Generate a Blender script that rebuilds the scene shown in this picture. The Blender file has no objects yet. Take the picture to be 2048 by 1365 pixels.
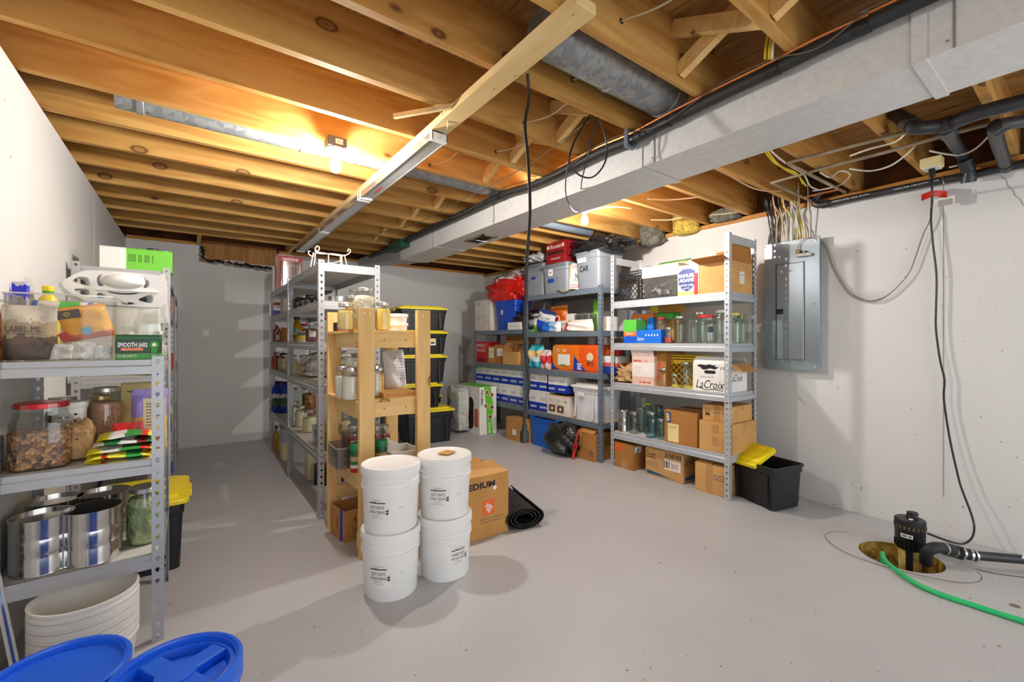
import bpy, bmesh, math, random
from math import sin, cos, pi, radians, sqrt, floor, atan2
from mathutils import Vector as Vec, Matrix as Mat
random.seed(7)
S = bpy.context.scene
COL = S.collection

# ------------------------------------------------------------------ camera, world, exposure
CAM_H, FPX, YAW = 1.28, 876.0, radians(36.4)
cam_data = bpy.data.cameras.new('camera')
cam_data.sensor_width = 36.0
cam_data.lens = FPX * 36.0 / 2048.0
cam_data.clip_start = 0.02
camera = bpy.data.objects.new('camera', cam_data)
camera.location = (0, 0, CAM_H)
camera.rotation_euler = (pi / 2, 0, -YAW)
COL.objects.link(camera)
S.camera = camera
world = bpy.data.worlds.new('world')
S.world = world
world.use_nodes = True
world.node_tree.nodes['Background'].inputs[0].default_value = (0.92, 0.965, 1.0, 1)
world.node_tree.nodes['Background'].inputs[1].default_value = 2.0
S.view_settings.view_transform = 'Standard'
S.view_settings.look = 'None'
S.view_settings.gamma = 1
S.view_settings.use_curve_mapping = False
S.view_settings.exposure = 0.5
BULB_POWER = 1350.0
FILL_TUBE_POWER = 5.0  # strength of the fill tubes added behind the camera
S.cycles.transparent_max_bounces = 24
S.cycles.max_bounces = 9
S.cycles.diffuse_bounces = 5
S.cycles.glossy_bounces = 4
S.cycles.transmission_bounces = 6
S.cycles.sample_clamp_indirect = 6.0
S.cycles.caustics_reflective = False
S.cycles.caustics_refractive = False

# ------------------------------------------------------------------ measuring: a photo point on a known plane
_F = (sin(YAW), cos(YAW)); _R = (cos(YAW), -sin(YAW))
def P(u, v, X=None, Y=None, Z=None):
    a = (u - 1024.0) / FPX; b = (682.5 - v) / FPX
    d = (_F[0] + a * _R[0], _F[1] + a * _R[1], b)
    if X is not None: t = X / d[0]
    elif Y is not None: t = Y / d[1]
    else: t = (Z - CAM_H) / d[2]
    return Vec((d[0] * t, d[1] * t, CAM_H + d[2] * t))

# ------------------------------------------------------------------ mesh builder
def ident(): return Mat.Identity(4)
class MB:
    def __init__(s): s.v = []; s.f = []
    def add(s, vs, fs, T=None):
        o = len(s.v)
        s.v += [tuple(T @ Vec(p)) for p in vs] if T is not None else [tuple(p) for p in vs]
        s.f += [tuple(i + o for i in f) for f in fs]
        return s
    def box(s, x0, y0, z0, x1, y1, z1, T=None):
        return s.add([(x0,y0,z0),(x1,y0,z0),(x1,y1,z0),(x0,y1,z0),(x0,y0,z1),(x1,y0,z1),(x1,y1,z1),(x0,y1,z1)],
                     [(0,3,2,1),(4,5,6,7),(0,1,5,4),(1,2,6,5),(2,3,7,6),(3,0,4,7)], T)
    def loft(s, rings, c0=True, c1=True, closed=False, T=None):
        n = len(rings[0]); vs = [p for r in rings for p in r]; fs = []
        m = len(rings)
        for k in range(m if closed else m - 1):
            a = k * n; b = ((k + 1) % m) * n
            for i in range(n):
                j = (i + 1) % n
                fs.append((a + i, a + j, b + j, b + i))
        if not closed:
            if c0: fs.append(tuple(range(n - 1, -1, -1)))
            if c1: fs.append(tuple(range((m - 1) * n, m * n)))
        return s.add(vs, fs, T)
    def lathe(s, prof, n=24, c=(0, 0, 0), T=None, c0=True, c1=True):
        rings = [[(c[0] + r * cos(2*pi*i/n), c[1] + r * sin(2*pi*i/n), c[2] + z) for i in range(n)] for r, z in prof]
        return s.loft(rings, c0 and prof[0][0] > 1e-6, c1 and prof[-1][0] > 1e-6, T=T)
    def tube(s, pts, r, n=8, closed=False, caps=True):
        pts = [Vec(p) for p in pts]; m = len(pts); rings = []
        rr = r if isinstance(r, (list, tuple)) else [r] * m
        up = None
        for k in range(m):
            if closed: t = pts[(k+1) % m] - pts[k-1]
            else: t = pts[min(k+1, m-1)] - pts[max(k-1, 0)]
            if t.length < 1e-9: t = Vec((0, 0, 1))
            t.normalize()
            if up is None:
                up = Vec((0, 0, 1)) if abs(t.z) < 0.9 else Vec((1, 0, 0))
            a = t.cross(up)
            if a.length < 1e-6: a = t.cross(Vec((0.3, 1, 0.2)))
            a.normalize(); b = a.cross(t); up = b
            rings.append([tuple(pts[k] + rr[k] * (a * cos(2*pi*i/n) + b * sin(2*pi*i/n))) for i in range(n)])
        return s.loft(rings, caps, caps, closed)
    def cyl(s, p0, p1, r0, r1=None, n=16): return s.tube([p0, p1], [r0, r0 if r1 is None else r1], n)
    def prism(s, poly, h0, h1, T=None):
        return s.loft([[(x, y, h0) for x, y in poly], [(x, y, h1) for x, y in poly]], T=T)
    def grid(s, fn, nu, nv, T=None, wrap=False):
        vs = [fn(i / (nu if wrap else nu - 1), j / (nv - 1)) for j in range(nv) for i in range(nu)]
        fs = []
        for j in range(nv - 1):
            for i in range(nu if wrap else nu - 1):
                k = (i + 1) % nu
                fs.append((j*nu + i, j*nu + k, (j+1)*nu + k, (j+1)*nu + i))
        return s.add(vs, fs, T)
    def mesh(s, name, smooth=35):
        me = bpy.data.meshes.new(name)
        me.from_pydata(s.v, [], s.f)
        bm = bmesh.new(); bm.from_mesh(me)
        bmesh.ops.recalc_face_normals(bm, faces=bm.faces)
        bm.to_mesh(me); bm.free()
        if smooth:
            me.shade_smooth(); me.set_sharp_from_angle(angle=radians(smooth))
        return me

def rring(hx, hy, r, z, n=4, cx=0, cy=0):
    r = min(r, hx, hy); out = []
    for sx, sy, a0 in ((1, 1, 0), (-1, 1, 90), (-1, -1, 180), (1, -1, 270)):
        for k in range(n + 1):
            a = radians(a0 + 90.0 * k / n)
            out.append((cx + sx * (hx - r) + r * cos(a), cy + sy * (hy - r) + r * sin(a), z))
    return out
def spline(pts, k=6, closed=False):
    pts = [Vec(p) for p in pts]; m = len(pts); out = []
    for i in range(m if closed else m - 1):
        if closed: p0, p1, p2, p3 = pts[i-1], pts[i], pts[(i+1) % m], pts[(i+2) % m]
        else: p0, p1, p2, p3 = pts[max(i-1, 0)], pts[i], pts[i+1], pts[min(i+2, m-1)]
        for j in range(k):
            t = j / k
            out.append(0.5 * ((2*p1) + (p2 - p0)*t + (2*p0 - 5*p1 + 4*p2 - p3)*t*t + (3*p1 - p0 - 3*p2 + p3)*t**3))
    if not closed: out.append(pts[-1])
    return out
def TR(loc=(0, 0, 0), rz=0, rx=0, ry=0, s=1):
    return Mat.Translation(loc) @ Mat.Rotation(rz, 4, 'Z') @ Mat.Rotation(ry, 4, 'Y') @ Mat.Rotation(rx, 4, 'X') @ Mat.Scale(s, 4)

# ------------------------------------------------------------------ objects
def obj(name, me, mat=None, parent=None, loc=(0, 0, 0), rot=(0, 0, 0), bev=0, smooth=35):
    if isinstance(me, MB): me = me.mesh(name, smooth)
    if mat is not None and not me.materials: me.materials.append(mat)
    o = bpy.data.objects.new(name, me); COL.objects.link(o)
    o.location = loc; o.rotation_euler = rot
    if parent is not None: o.parent = parent
    if bev:
        b = o.modifiers.new('bevel', 'BEVEL'); b.width = bev; b.segments = 2; b.limit_method = 'ANGLE'; b.angle_limit = radians(40)
    return o
def tag(o, label, cat, group=None, kind=None):
    o['label'] = label; o['category'] = cat
    if group: o['group'] = group
    if kind: o['kind'] = kind
    return o
def thing(name, label, cat, loc=(0, 0, 0), rz=0, group=None, rx=0, ry=0):
    o = bpy.data.objects.new(name, None); COL.objects.link(o)
    o.empty_display_size = 0.05
    o.location = loc; o.rotation_euler = (rx, ry, rz)
    return tag(o, label, cat, group)
def struct(name, me, mat, parent=None, label=None, **k):
    o = obj(name, me, mat, parent, **k)
    if parent is None:
        o['kind'] = 'structure'
        if label: o['label'] = label
    return o
def dup(root, loc, rz=None, label=None, group=None, rx=None, ry=None, scale=None):
    r = root.copy(); COL.objects.link(r); r.location = loc
    e = root.rotation_euler
    r.rotation_euler = (e[0] if rx is None else rx, e[1] if ry is None else ry, e[2] if rz is None else rz)
    if scale is not None: r.scale = scale if isinstance(scale, (tuple, list)) else (scale,) * 3
    if label: r['label'] = label
    if group: r['group'] = group
    for ch in list(root.children):
        c = ch.copy(); COL.objects.link(c); c.parent = r
        for g in list(ch.children):
            d = g.copy(); COL.objects.link(d); d.parent = c
    return r
FACE = {'-y': (pi/2, 0, 0), '+y': (pi/2, 0, pi), '+x': (pi/2, 0, pi/2), '-x': (pi/2, 0, -pi/2), '+z': (0, 0, 0)}
_txt = {}
def text(s, w, h, mat, parent, loc, face='-y', roll=0, name='lettering', bold=0.0, shear=0.0, depth=0.0004):
    """print on a face, fitted to w x h, centred on loc"""
    key = (s, bold, shear, depth)
    if key not in _txt:
        cu = bpy.data.curves.new('t', 'FONT'); cu.body = s; cu.align_x = 'CENTER'; cu.resolution_u = 2
        cu.offset = bold; cu.shear = shear
        t = bpy.data.objects.new('t', cu); COL.objects.link(t)
        me = bpy.data.meshes.new_from_object(t)
        bpy.data.objects.remove(t); bpy.data.curves.remove(cu)
        xs = [q.co.x for q in me.vertices]; ys = [q.co.y for q in me.vertices]
        _txt[key] = ([tuple(q.co) for q in me.vertices], [tuple(p.vertices) for p in me.polygons], min(xs), max(xs), min(ys), max(ys))
        bpy.data.meshes.remove(me)
    vs, fs, x0, x1, y0, y1 = _txt[key]
    sx = w / (x1 - x0); sy = h / (y1 - y0)
    cx = (x0 + x1) / 2; cy = (y0 + y1) / 2
    me = bpy.data.meshes.new(name)
    me.from_pydata([((x - cx) * sx, (y - cy) * sy, depth) for x, y, z in vs], [], fs)
    me.materials.append(mat)
    o = bpy.data.objects.new(name, me); COL.objects.link(o); o.parent = parent
    e = Mat.Rotation(FACE[face][2], 4, 'Z') @ Mat.Rotation(FACE[face][0], 4, 'X') @ Mat.Rotation(roll, 4, 'Z')
    o.location = loc; o.rotation_euler = e.to_euler()
    return o
def label_plate(w, h, mat, parent, loc, face='-y', roll=0, t=0.0006, name='printed_label'):
    mb = MB().box(-w/2, -h/2, -t, w/2, h/2, t)
    e = Mat.Rotation(FACE[face][2], 4, 'Z') @ Mat.Rotation(FACE[face][0], 4, 'X') @ Mat.Rotation(roll, 4, 'Z')
    o = obj(name, mb, mat, parent, smooth=0); o.location = loc; o.rotation_euler = e.to_euler()
    return o

# ------------------------------------------------------------------ materials
def lin(c):
    c = c / 255.0
    return c / 12.92 if c <= 0.04045 else ((c + 0.055) / 1.055) ** 2.4
def rgb(c): return (lin(c[0]), lin(c[1]), lin(c[2]), 1)
MATS = {}
class NT:
    def __init__(s, name):
        s.m = bpy.data.materials.new(name); s.m.use_nodes = True
        s.t = s.m.node_tree; s.b = s.t.nodes['Principled BSDF']; s.out = s.t.nodes['Material Output']
    def n(s, kind, **k):
        q = s.t.nodes.new('ShaderNode' + kind)
        for a, b in k.items():
            if a.startswith('i_'):
                q.inputs[a[2:].replace('_', ' ')].default_value = b
            else: setattr(q, a, b)
        return q
    def l(s, a, b): s.t.links.new(a, b)
    def coords(s, kind='Object', scale=(1, 1, 1), rand=True):
        tc = s.n('TexCoord'); src = tc.outputs[kind]
        if rand:
            oi = s.n('ObjectInfo'); mu = s.n('VectorMath', operation='MULTIPLY_ADD')
            cmb = s.n('CombineXYZ'); m1 = s.n('Math', operation='MULTIPLY'); m1.inputs[1].default_value = 37.0
            s.l(oi.outputs['Random'], m1.inputs[0])
            for i in range(3): s.l(m1.outputs[0], cmb.inputs[i])
            ad = s.n('VectorMath', operation='ADD'); s.l(src, ad.inputs[0]); s.l(cmb.outputs[0], ad.inputs[1]); src = ad.outputs[0]
        mp = s.n('Mapping'); mp.inputs['Scale'].default_value = scale
        s.l(src, mp.inputs['Vector'])
        return mp.outputs[0]
    def noise(s, vec, scale, detail=4, rough=0.55, dist=0.0):
        q = s.n('TexNoise'); q.inputs['Scale'].default_value = scale; q.inputs['Detail'].default_value = detail
        q.inputs['Roughness'].default_value = rough; q.inputs['Distortion'].default_value = dist
        s.l(vec, q.inputs['Vector']); return q.outputs['Fac']
    def ramp(s, fac, stops):
        q = s.n('ValToRGB'); e = q.color_ramp.elements
        while len(e) < len(stops): e.new(0.5)
        for el, (p, c) in zip(e, stops):
            el.position = p; el.color = rgb(c) if len(c) == 3 else c
        s.l(fac, q.inputs['Fac']); return q.outputs['Color']
    def mix(s, fac, a, b, mode='MIX'):
        q = s.n('MixRGB', blend_type=mode)
        for sock, val in ((q.inputs[0], fac), (q.inputs[1], a), (q.inputs[2], b)):
            if hasattr(val, 'is_linked') or hasattr(val, 'links'): s.l(val, sock)
            elif isinstance(val, (int, float)): sock.default_value = val
            else: sock.default_value = rgb(val) if len(val) == 3 else val
        return q.outputs[0]
    def color(s, c): s.l(c, s.b.inputs['Base Color'])
    def bump(s, h, strength=0.2, dist=0.01):
        q = s.n('Bump'); q.inputs['Strength'].default_value = strength; q.inputs['Distance'].default_value = dist
        s.l(h, q.inputs['Height']); s.l(q.outputs[0], s.b.inputs['Normal'])

def plain(name, c, rough=0.5, metal=0.0, var=0.06, scale=6.0, spec=0.5, bump=0.0, coat=0.0, rand=True):
    """one painted or moulded surface, with a little mottling"""
    if name in MATS: return MATS[name]
    t = NT(name); t.b.inputs['Roughness'].default_value = rough; t.b.inputs['Metallic'].default_value = metal
    t.b.inputs['Specular IOR Level'].default_value = spec; t.b.inputs['Coat Weight'].default_value = coat
    v = t.coords(rand=rand)
    f = t.noise(v, scale)
    lo = tuple(max(0, x * (1 - var)) for x in c); hi = tuple(min(255, x * (1 + var)) for x in c)
    t.color(t.ramp(f, [(0.3, lo), (0.7, hi)]))
    if bump: t.bump(t.noise(v, scale * 8), bump, 0.004)
    MATS[name] = t.m; return t.m
def wood(name, a, b, dark, grain=14.0, axis=0, knots=True, rough=0.6, big=1.0):
    if name in MATS: return MATS[name]
    t = NT(name); t.b.inputs['Roughness'].default_value = rough; t.b.inputs['Specular IOR Level'].default_value = 0.25
    sc = [5.0 * big] * 3; sc[axis] = 0.55 * big
    v = t.coords(scale=tuple(sc))
    wn = t.noise(v, 1.3, 3, 0.5, 0.6)
    m = t.n('Math', operation='MULTIPLY'); m.inputs[1].default_value = grain; t.l(wn, m.inputs[0])
    fr = t.n('Math', operation='PINGPONG'); fr.inputs[1].default_value = 1.0; t.l(m.outputs[0], fr.inputs[0])
    fine = t.noise(v, 9.0, 5, 0.7)
    col = t.mix(t.ramp(fr.outputs[0], [(0.1, (0, 0, 0)), (0.95, (255, 255, 255))]), a, b)
    col = t.mix(t.ramp(t.noise(v, 0.7, 2), [(0.38, (0, 0, 0)), (0.62, (255, 255, 255))]), col, t.mix(0.5, col, b))
    col = t.mix(t.ramp(fine, [(0.35, (70, 70, 70)), (0.6, (0, 0, 0))]), col, dark)
    if knots:
        ks = [1.0] * 3; ks[axis] = 0.55
        kv = t.coords(scale=tuple(4.2 * k * big for k in ks))
        vo = t.n('TexVoronoi'); vo.inputs['Scale'].default_value = 1.1; vo.inputs['Randomness'].default_value = 1.0
        t.l(kv, vo.inputs['Vector'])
        kc = t.ramp(vo.outputs['Distance'], [(0.0, (215, 215, 215)), (0.07, (170, 170, 170)), (0.10, (245, 245, 245)), (0.135, (90, 90, 90)), (0.24, (0, 0, 0))])
        col = t.mix(kc, col, (74, 34, 12))
    t.color(col); t.bump(fr.outputs[0], 0.05, 0.002)
    MATS[name] = t.m; return t.m
def glass(name, tint=(235, 245, 240), amount=0.1, rough=0.02, body=0.0):
    """thin clear wall: mostly see-through, reflecting towards grazing angles"""
    if name in MATS: return MATS[name]
    t = NT(name); t.t.nodes.remove(t.b)
    tr = t.n('BsdfTransparent'); tr.inputs[0].default_value = rgb(tint)
    gl = t.n('BsdfGlossy'); gl.inputs['Roughness'].default_value = rough; gl.inputs['Color'].default_value = (1, 1, 1, 1)
    fr = t.n('LayerWeight'); fr.inputs['Blend'].default_value = 0.35
    r = t.ramp(fr.outputs['Facing'], [(0.0, (amount,) * 3 + (1,)), (0.6, (amount * 1.8,) * 3 + (1,)), (0.95, (0.75, 0.75, 0.75, 1))])
    mx = t.n('MixShader'); t.l(r, mx.inputs[0]); t.l(tr.outputs[0], mx.inputs[1]); t.l(gl.outputs[0], mx.inputs[2])
    last = mx.outputs[0]
    if body:
        df = t.n('BsdfDiffuse'); df.inputs[0].default_value = rgb(tint)
        m2 = t.n('MixShader'); m2.inputs[0].default_value = body; t.l(last, m2.inputs[1]); t.l(df.outputs[0], m2.inputs[2]); last = m2.outputs[0]
    t.l(last, t.out.inputs['Surface'])
    MATS[name] = t.m; return t.m
def speckle(name, cols, scale=60.0, rough=0.7, bump=0.4):
    """grains, nuts, beans: cells in a few colours"""
    if name in MATS: return MATS[name]
    t = NT(name); t.b.inputs['Roughness'].default_value = rough
    v = t.coords()
    vo = t.n('TexVoronoi'); vo.inputs['Scale'].default_value = scale; t.l(v, vo.inputs['Vector'])
    sp = t.n('SeparateColor'); t.l(vo.outputs['Color'], sp.inputs[0])
    n = len(cols)
    t.color(t.ramp(sp.outputs[0], [((i + 0.5) / n, c) for i, c in enumerate(cols)]))
    t.bump(vo.outputs['Distance'], bump, 0.01)
    MATS[name] = t.m; return t.m
def emit(name, c, power):
    if name in MATS: return MATS[name]
    t = NT(name); t.b.inputs['Base Color'].default_value = (0.9, 0.9, 0.9, 1)
    t.b.inputs['Emission Color'].default_value = c; t.b.inputs['Emission Strength'].default_value = power
    MATS[name] = t.m; return t.m
def wrinkled(name, c, rough=0.3, strength=0.7, scale=9.0, spec=0.6, var=0.12):
    if name in MATS: return MATS[name]
    t = NT(name); t.b.inputs['Roughness'].default_value = rough; t.b.inputs['Specular IOR Level'].default_value = spec
    v = t.coords()
    n1 = t.noise(v, scale, 5, 0.6, 1.2)
    lo = tuple(x * (1 - var) for x in c); hi = tuple(min(255, x * (1 + var)) for x in c)
    t.color(t.ramp(n1, [(0.3, lo), (0.7, hi)])); t.bump(n1, strength, 0.03)
    MATS[name] = t.m; return t.m
def concrete_wall():
    t = NT('painted_concrete_wall'); t.b.inputs['Roughness'].default_value = 0.62; t.b.inputs['Specular IOR Level'].default_value = 0.3
    v = t.coords(rand=False)
    big = t.ramp(t.noise(v, 0.8, 3), [(0.3, (212, 211, 209)), (0.7, (220, 219, 217))])
    pits = t.ramp(t.noise(v, 34.0, 2, 0.4), [(0.245, (255, 255, 255)), (0.265, (0, 0, 0))])
    t.color(t.mix(pits, big, (168, 163, 156)))
    t.bump(t.noise(v, 26.0, 4), 0.08, 0.01); return t.m
def floor_paint():
    t = NT('grey_painted_floor'); t.b.inputs['Roughness'].default_value = 0.42; t.b.inputs['Specular IOR Level'].default_value = 0.35
    v = t.coords(rand=False)
    base = t.ramp(t.noise(v, 1.1, 5), [(0.3, (182, 182, 184)), (0.7, (194, 194, 195))])
    cl = t.ramp(t.noise(v, 6.0, 5, 0.7), [(0.62, (0, 0, 0)), (0.78, (110, 110, 110))])
    base = t.mix(cl, base, (170, 169, 169))
    sp = t.ramp(t.noise(v, 45.0, 2, 0.4), [(0.235, (255, 255, 255)), (0.25, (0, 0, 0))])
    t.color(t.mix(sp, base, (96, 88, 78)))
    t.bump(t.noise(v, 14.0, 4), 0.06, 0.01); return t.m
def galvanised(name='galvanised_steel', c=(196, 199, 201), metal=0.55, rough=0.42, sp_=0.97, dk=80):
    if name in MATS: return MATS[name]
    t = NT(name); t.b.inputs['Metallic'].default_value = metal; t.b.inputs['Roughness'].default_value = rough
    v = t.coords(scale=(1, 1, 1))
    vo = t.n('TexVoronoi'); vo.inputs['Scale'].default_value = 38; t.l(v, vo.inputs['Vector'])
    sp = t.n('SeparateColor'); t.l(vo.outputs['Color'], sp.inputs[0])
    lo = tuple(x * sp_ for x in c)
    col = t.ramp(sp.outputs[0], [(0.2, lo), (0.8, c)])
    dirt = t.ramp(t.noise(v, 3.0, 5, 0.65), [(0.55, (0, 0, 0)), (0.85, (dk, dk, dk))])
    t.color(t.mix(dirt, col, (164, 162, 157)))
    MATS[name] = t.m; return t.m
def cardboard(name, c):
    if name in MATS: return MATS[name]
    t = NT(name); t.b.inputs['Roughness'].default_value = 0.8; t.b.inputs['Specular IOR Level'].default_value = 0.15
    v = t.coords()
    f = t.noise(v, 5.0, 4)
    lo = tuple(x * 0.92 for x in c); hi = tuple(min(255, x * 1.05) for x in c)
    col = t.ramp(f, [(0.3, lo), (0.7, hi)])
    st = t.coords(scale=(160, 160, 1))
    fl = t.ramp(t.noise(st, 1.0, 1), [(0.4, (0, 0, 0)), (0.6, (40, 40, 40))])
    t.color(t.mix(fl, col, lo))
    MATS[name] = t.m; return t.m

WALL = concrete_wall(); FLOOR = floor_paint()
JOIST = wood('joist_wood', (212, 168, 98), (184, 132, 66), (142, 92, 42), grain=9)
PLANK = wood('subfloor_wood', (190, 146, 88), (154, 108, 58), (118, 78, 38), grain=12, axis=1)
PINE = wood('pale_pine', (238, 202, 140), (224, 182, 114), (198, 148, 82), grain=8, axis=2, big=1.3)
PINEX = wood('pale_pine_rail', (238, 202, 140), (224, 182, 114), (198, 148, 82), grain=8, axis=0, big=1.3)
BOARDY = wood('light_batten_pine', (234, 208, 158), (222, 190, 132), (206, 168, 110), grain=6, axis=1, knots=False)
PLY = wood('plywood', (196, 146, 84), (166, 112, 58), (126, 78, 36), grain=10, axis=2, knots=False)
OSB = wood('particle_board', (206, 178, 138), (190, 160, 118), (160, 130, 92), grain=20, knots=False, big=6)
DUCT = galvanised('duct_steel', (222, 222, 220), 0.2, 0.5)
GALV = galvanised('round_duct_steel', (158, 161, 162), 0.45, 0.45, 0.86, 190)
STEEL = plain('shelf_grey_steel', (178, 180, 183), 0.38, 0.35, 0.03)
STEELB = plain('shelf_bluegrey_steel', (112, 124, 138), 0.42, 0.2, 0.04)
STEELL = plain('shelf_light_steel', (186, 192, 198), 0.4, 0.25, 0.03)
SHELFW = plain('shelf_board_white', (214, 211, 205), 0.55, 0, 0.02)
SHELFG = plain('shelf_board_underside', (150, 148, 144), 0.6, 0, 0.03)
BLACK = plain('black_plastic', (26, 26, 28), 0.42, 0, 0.08)
BLACKR = plain('black_rubber', (34, 36, 38), 0.6, 0, 0.12)
ABS = plain('black_drain_pipe', (46, 48, 52), 0.4, 0, 0.1)
WHITE = plain('white_plastic', (236, 236, 234), 0.38, 0, 0.015)
WHITEP = plain('white_paper', (236, 233, 228), 0.7, 0, 0.02)
OFFW = plain('translucent_white_plastic', (226, 223, 216), 0.4, 0, 0.02)
BLUE = plain('blue_plastic', (22, 96, 222), 0.35, 0, 0.03)
NAVY = plain('blue_bin_plastic', (16, 74, 190), 0.4, 0, 0.04)
YELLOW = plain('yellow_plastic', (238, 216, 22), 0.4, 0, 0.03)
RED = plain('red_plastic', (206, 34, 30), 0.4, 0, 0.04)
INK = plain('black_ink', (22, 22, 24), 0.6, 0, 0.0)
INKG = plain('grey_ink', (96, 96, 98), 0.7, 0, 0.0)
INKW = plain('white_ink', (244, 244, 242), 0.6, 0, 0.0)
INKB = plain('blue_ink', (22, 60, 170), 0.6, 0, 0.0)
INKR = plain('red_ink', (200, 40, 34), 0.6, 0, 0.0)
INKO = plain('orange_ink', (232, 104, 36), 0.6, 0, 0.0)
INKGR = plain('green_ink', (60, 160, 50), 0.6, 0, 0.0)
INKY = plain('yellow_ink', (244, 214, 40), 0.6, 0, 0.0)
KRAFT = cardboard('kraft_cardboard', (196, 144, 84))
KRAFTD = cardboard('brown_cardboard', (176, 122, 66))
KRAFTL = cardboard('light_cardboard', (208, 160, 100))
TAPE = plain('brown_packing_tape', (188, 140, 84), 0.25, 0, 0.03)
PALET = plain('masking_paper_yellow', (240, 220, 160), 0.6, 0, 0.02)
COPPER = plain('copper_pipe', (206, 128, 78), 0.3, 0.8, 0.1)
GLASS = glass('clear_glass', (246, 249, 247), 0.07)
GLASSG = glass('greenish_glass', (232, 241, 235), 0.09)
GLASSB = glass('aqua_glass', (196, 228, 232), 0.09)
CLEARP = glass('clear_plastic', (246, 246, 245), 0.025, 0.04, 0.0)
FILM = glass('clear_film', (238, 236, 232), 0.16, 0.15, 0.10)
LIDM = plain('jar_lid_metal', (196, 192, 184), 0.28, 0.85, 0.05)
TIN = plain('tin_can_metal', (206, 204, 200), 0.14, 0.95, 0.03)

# ------------------------------------------------------------------ the room
XL, XR, YB, YF = -0.572, 4.21, 6.53, -2.4
WTOP, JB, JT = 2.44, 2.455, 2.715
def smooth01(t): t = max(0.0, min(1.0, t)); return t * t * (3 - 2 * t)
def floorz(x, y): return -0.065 * smooth01((x - 2.95) / 1.2) * smooth01((1.95 - y) / 0.6)
SUMP = (3.485, 0.745, 0.2)
def build_floor():
    mb = MB(); sx, sy, sr = SUMP; q = 0.32
    xs = sorted(set([XL - 0.15 + i * 0.28 for i in range(11)] + [sx - q, sx + q] + [2.7, 2.95, 3.9, 4.05, XR + 0.15]))
    ys = sorted(set([YF - 0.15, -1.6, -0.8, 0.0, 0.2, sy - q, sy + q, 1.2, 1.35, 1.5, 1.65, 1.8, 1.95, 2.6, 3.4, 4.2, 5, 5.8, YB + 0.15]))
    for i in range(len(xs) - 1):
        for j in range(len(ys) - 1):
            if abs(xs[i] - (sx - q)) < 1e-6 and abs(ys[j] - (sy - q)) < 1e-6: continue
            c = [(xs[i], ys[j]), (xs[i+1], ys[j]), (xs[i+1], ys[j+1]), (xs[i], ys[j+1])]
            mb.add([(x, y, floorz(x, y)) for x, y in c], [(0, 1, 2, 3)])
    n = 48; zc = floorz(sx, sy); inner = []; mid = []; outer = []
    for k in range(n):
        a = 2 * pi * k / n; ca, sa = cos(a), sin(a); m = q / max(abs(ca), abs(sa))
        inner.append((sx + sr * ca, sy + sr * sa, zc - 0.004)); mid.append((sx + (sr + 0.05) * ca, sy + (sr + 0.05) * sa, zc - 0.001))
        x, y = sx + m * ca, sy + m * sa
        fx, fy = (x - sx + q) / (2*q), (y - sy + q) / (2*q)
        c00, c10, c11, c01 = floorz(sx-q, sy-q), floorz(sx+q, sy-q), floorz(sx+q, sy+q), floorz(sx-q, sy+q)
        outer.append((x, y, (c00*(1-fx) + c10*fx)*(1-fy) + (c01*(1-fx) + c11*fx)*fy))
    mb.loft([outer, mid, inner], False, False)
    return mb
floor_ = struct('floor', build_floor(), FLOOR, label='grey painted concrete floor')
pit_mat = wrinkled('rusty_pit_liner', (150, 122, 58), 0.6, 0.4, 14.0, 0.3, 0.5)
mb = MB(); zc = floorz(SUMP[0], SUMP[1])
mb.lathe([(0.0, zc - 0.62), (0.185, zc - 0.62), (0.19, zc - 0.3), (0.2, zc - 0.004), (0.208, zc - 0.004)], 48, (SUMP[0], SUMP[1], 0), c1=False)
obj('pit_liner', mb, pit_mat, floor_)
mb = MB().lathe([(0.0, zc - 0.42), (0.186, zc - 0.42)], 48, (SUMP[0], SUMP[1], 0), c1=False)
obj('pit_water', mb, plain('dark_pit_water', (60, 46, 20), 0.1, 0, 0.1), floor_)
seam = plain('floor_crack_filler', (120, 116, 112), 0.7, 0, 0.1)
mb = MB(); ring = []
for k in range(40):
    a = radians(20 + 300 * k / 39); ring.append((SUMP[0] + 0.01 + (0.30 + 0.015 * sin(3 * a)) * cos(a), SUMP[1] + 0.02 + 0.36 * sin(a)))
mb.tube([(x, y, floorz(x, y) - 0.0007) for x, y in ring], 0.0022, 5)
obj('patch_edge', mb, seam, floor_)

wl = struct('wall_left', MB().prism([(XL - 0.25, YF - 0.2), (XL - 0.056, YF - 0.2), (XL, YB + 0.2), (XL - 0.25, YB + 0.2)], -0.1, WTOP), WALL, label='smooth painted concrete wall beside the low shelf')
for y in (2.05, 4.6):
    xs_ = XL - 0.056 * (YB + .2 - y) / (YB - YF + .4); obj('form_seam', MB().box(xs_ - .001, y, 0, xs_ + 0.0012, y + 0.003, WTOP), WALL, wl)
WX0, WX1, WZ = 0.105, 0.945, 2.27
mb = MB()
mb.box(XL - 0.2, YB, -0.1, WX0, YB + 0.2, WTOP); mb.box(WX0, YB, -0.1, WX1, YB + 0.2, WZ); mb.box(WX1, YB, -0.1, XR + 0.2, YB + 0.2, WTOP)
wb = struct('wall_back', mb, WALL, label='painted concrete end wall behind the storage totes')
wr = struct('wall_right', MB().box(XR, YF - 0.2, -0.2, XR + 0.2, YB + 0.2, 2.41), WALL, label='painted concrete wall carrying the breaker panel')
for u, v0, v1 in ((1888, 372, 842),):
    yy = P(u, 600, X=XR).y
    obj('form_seam', MB().box(XR - 0.0015, yy, 0.2, XR, yy + 0.004, 2.40), plain('wall_joint_grey', (150, 146, 141), 0.7), wr)  # thin joint strip, greyer than the wall

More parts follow.
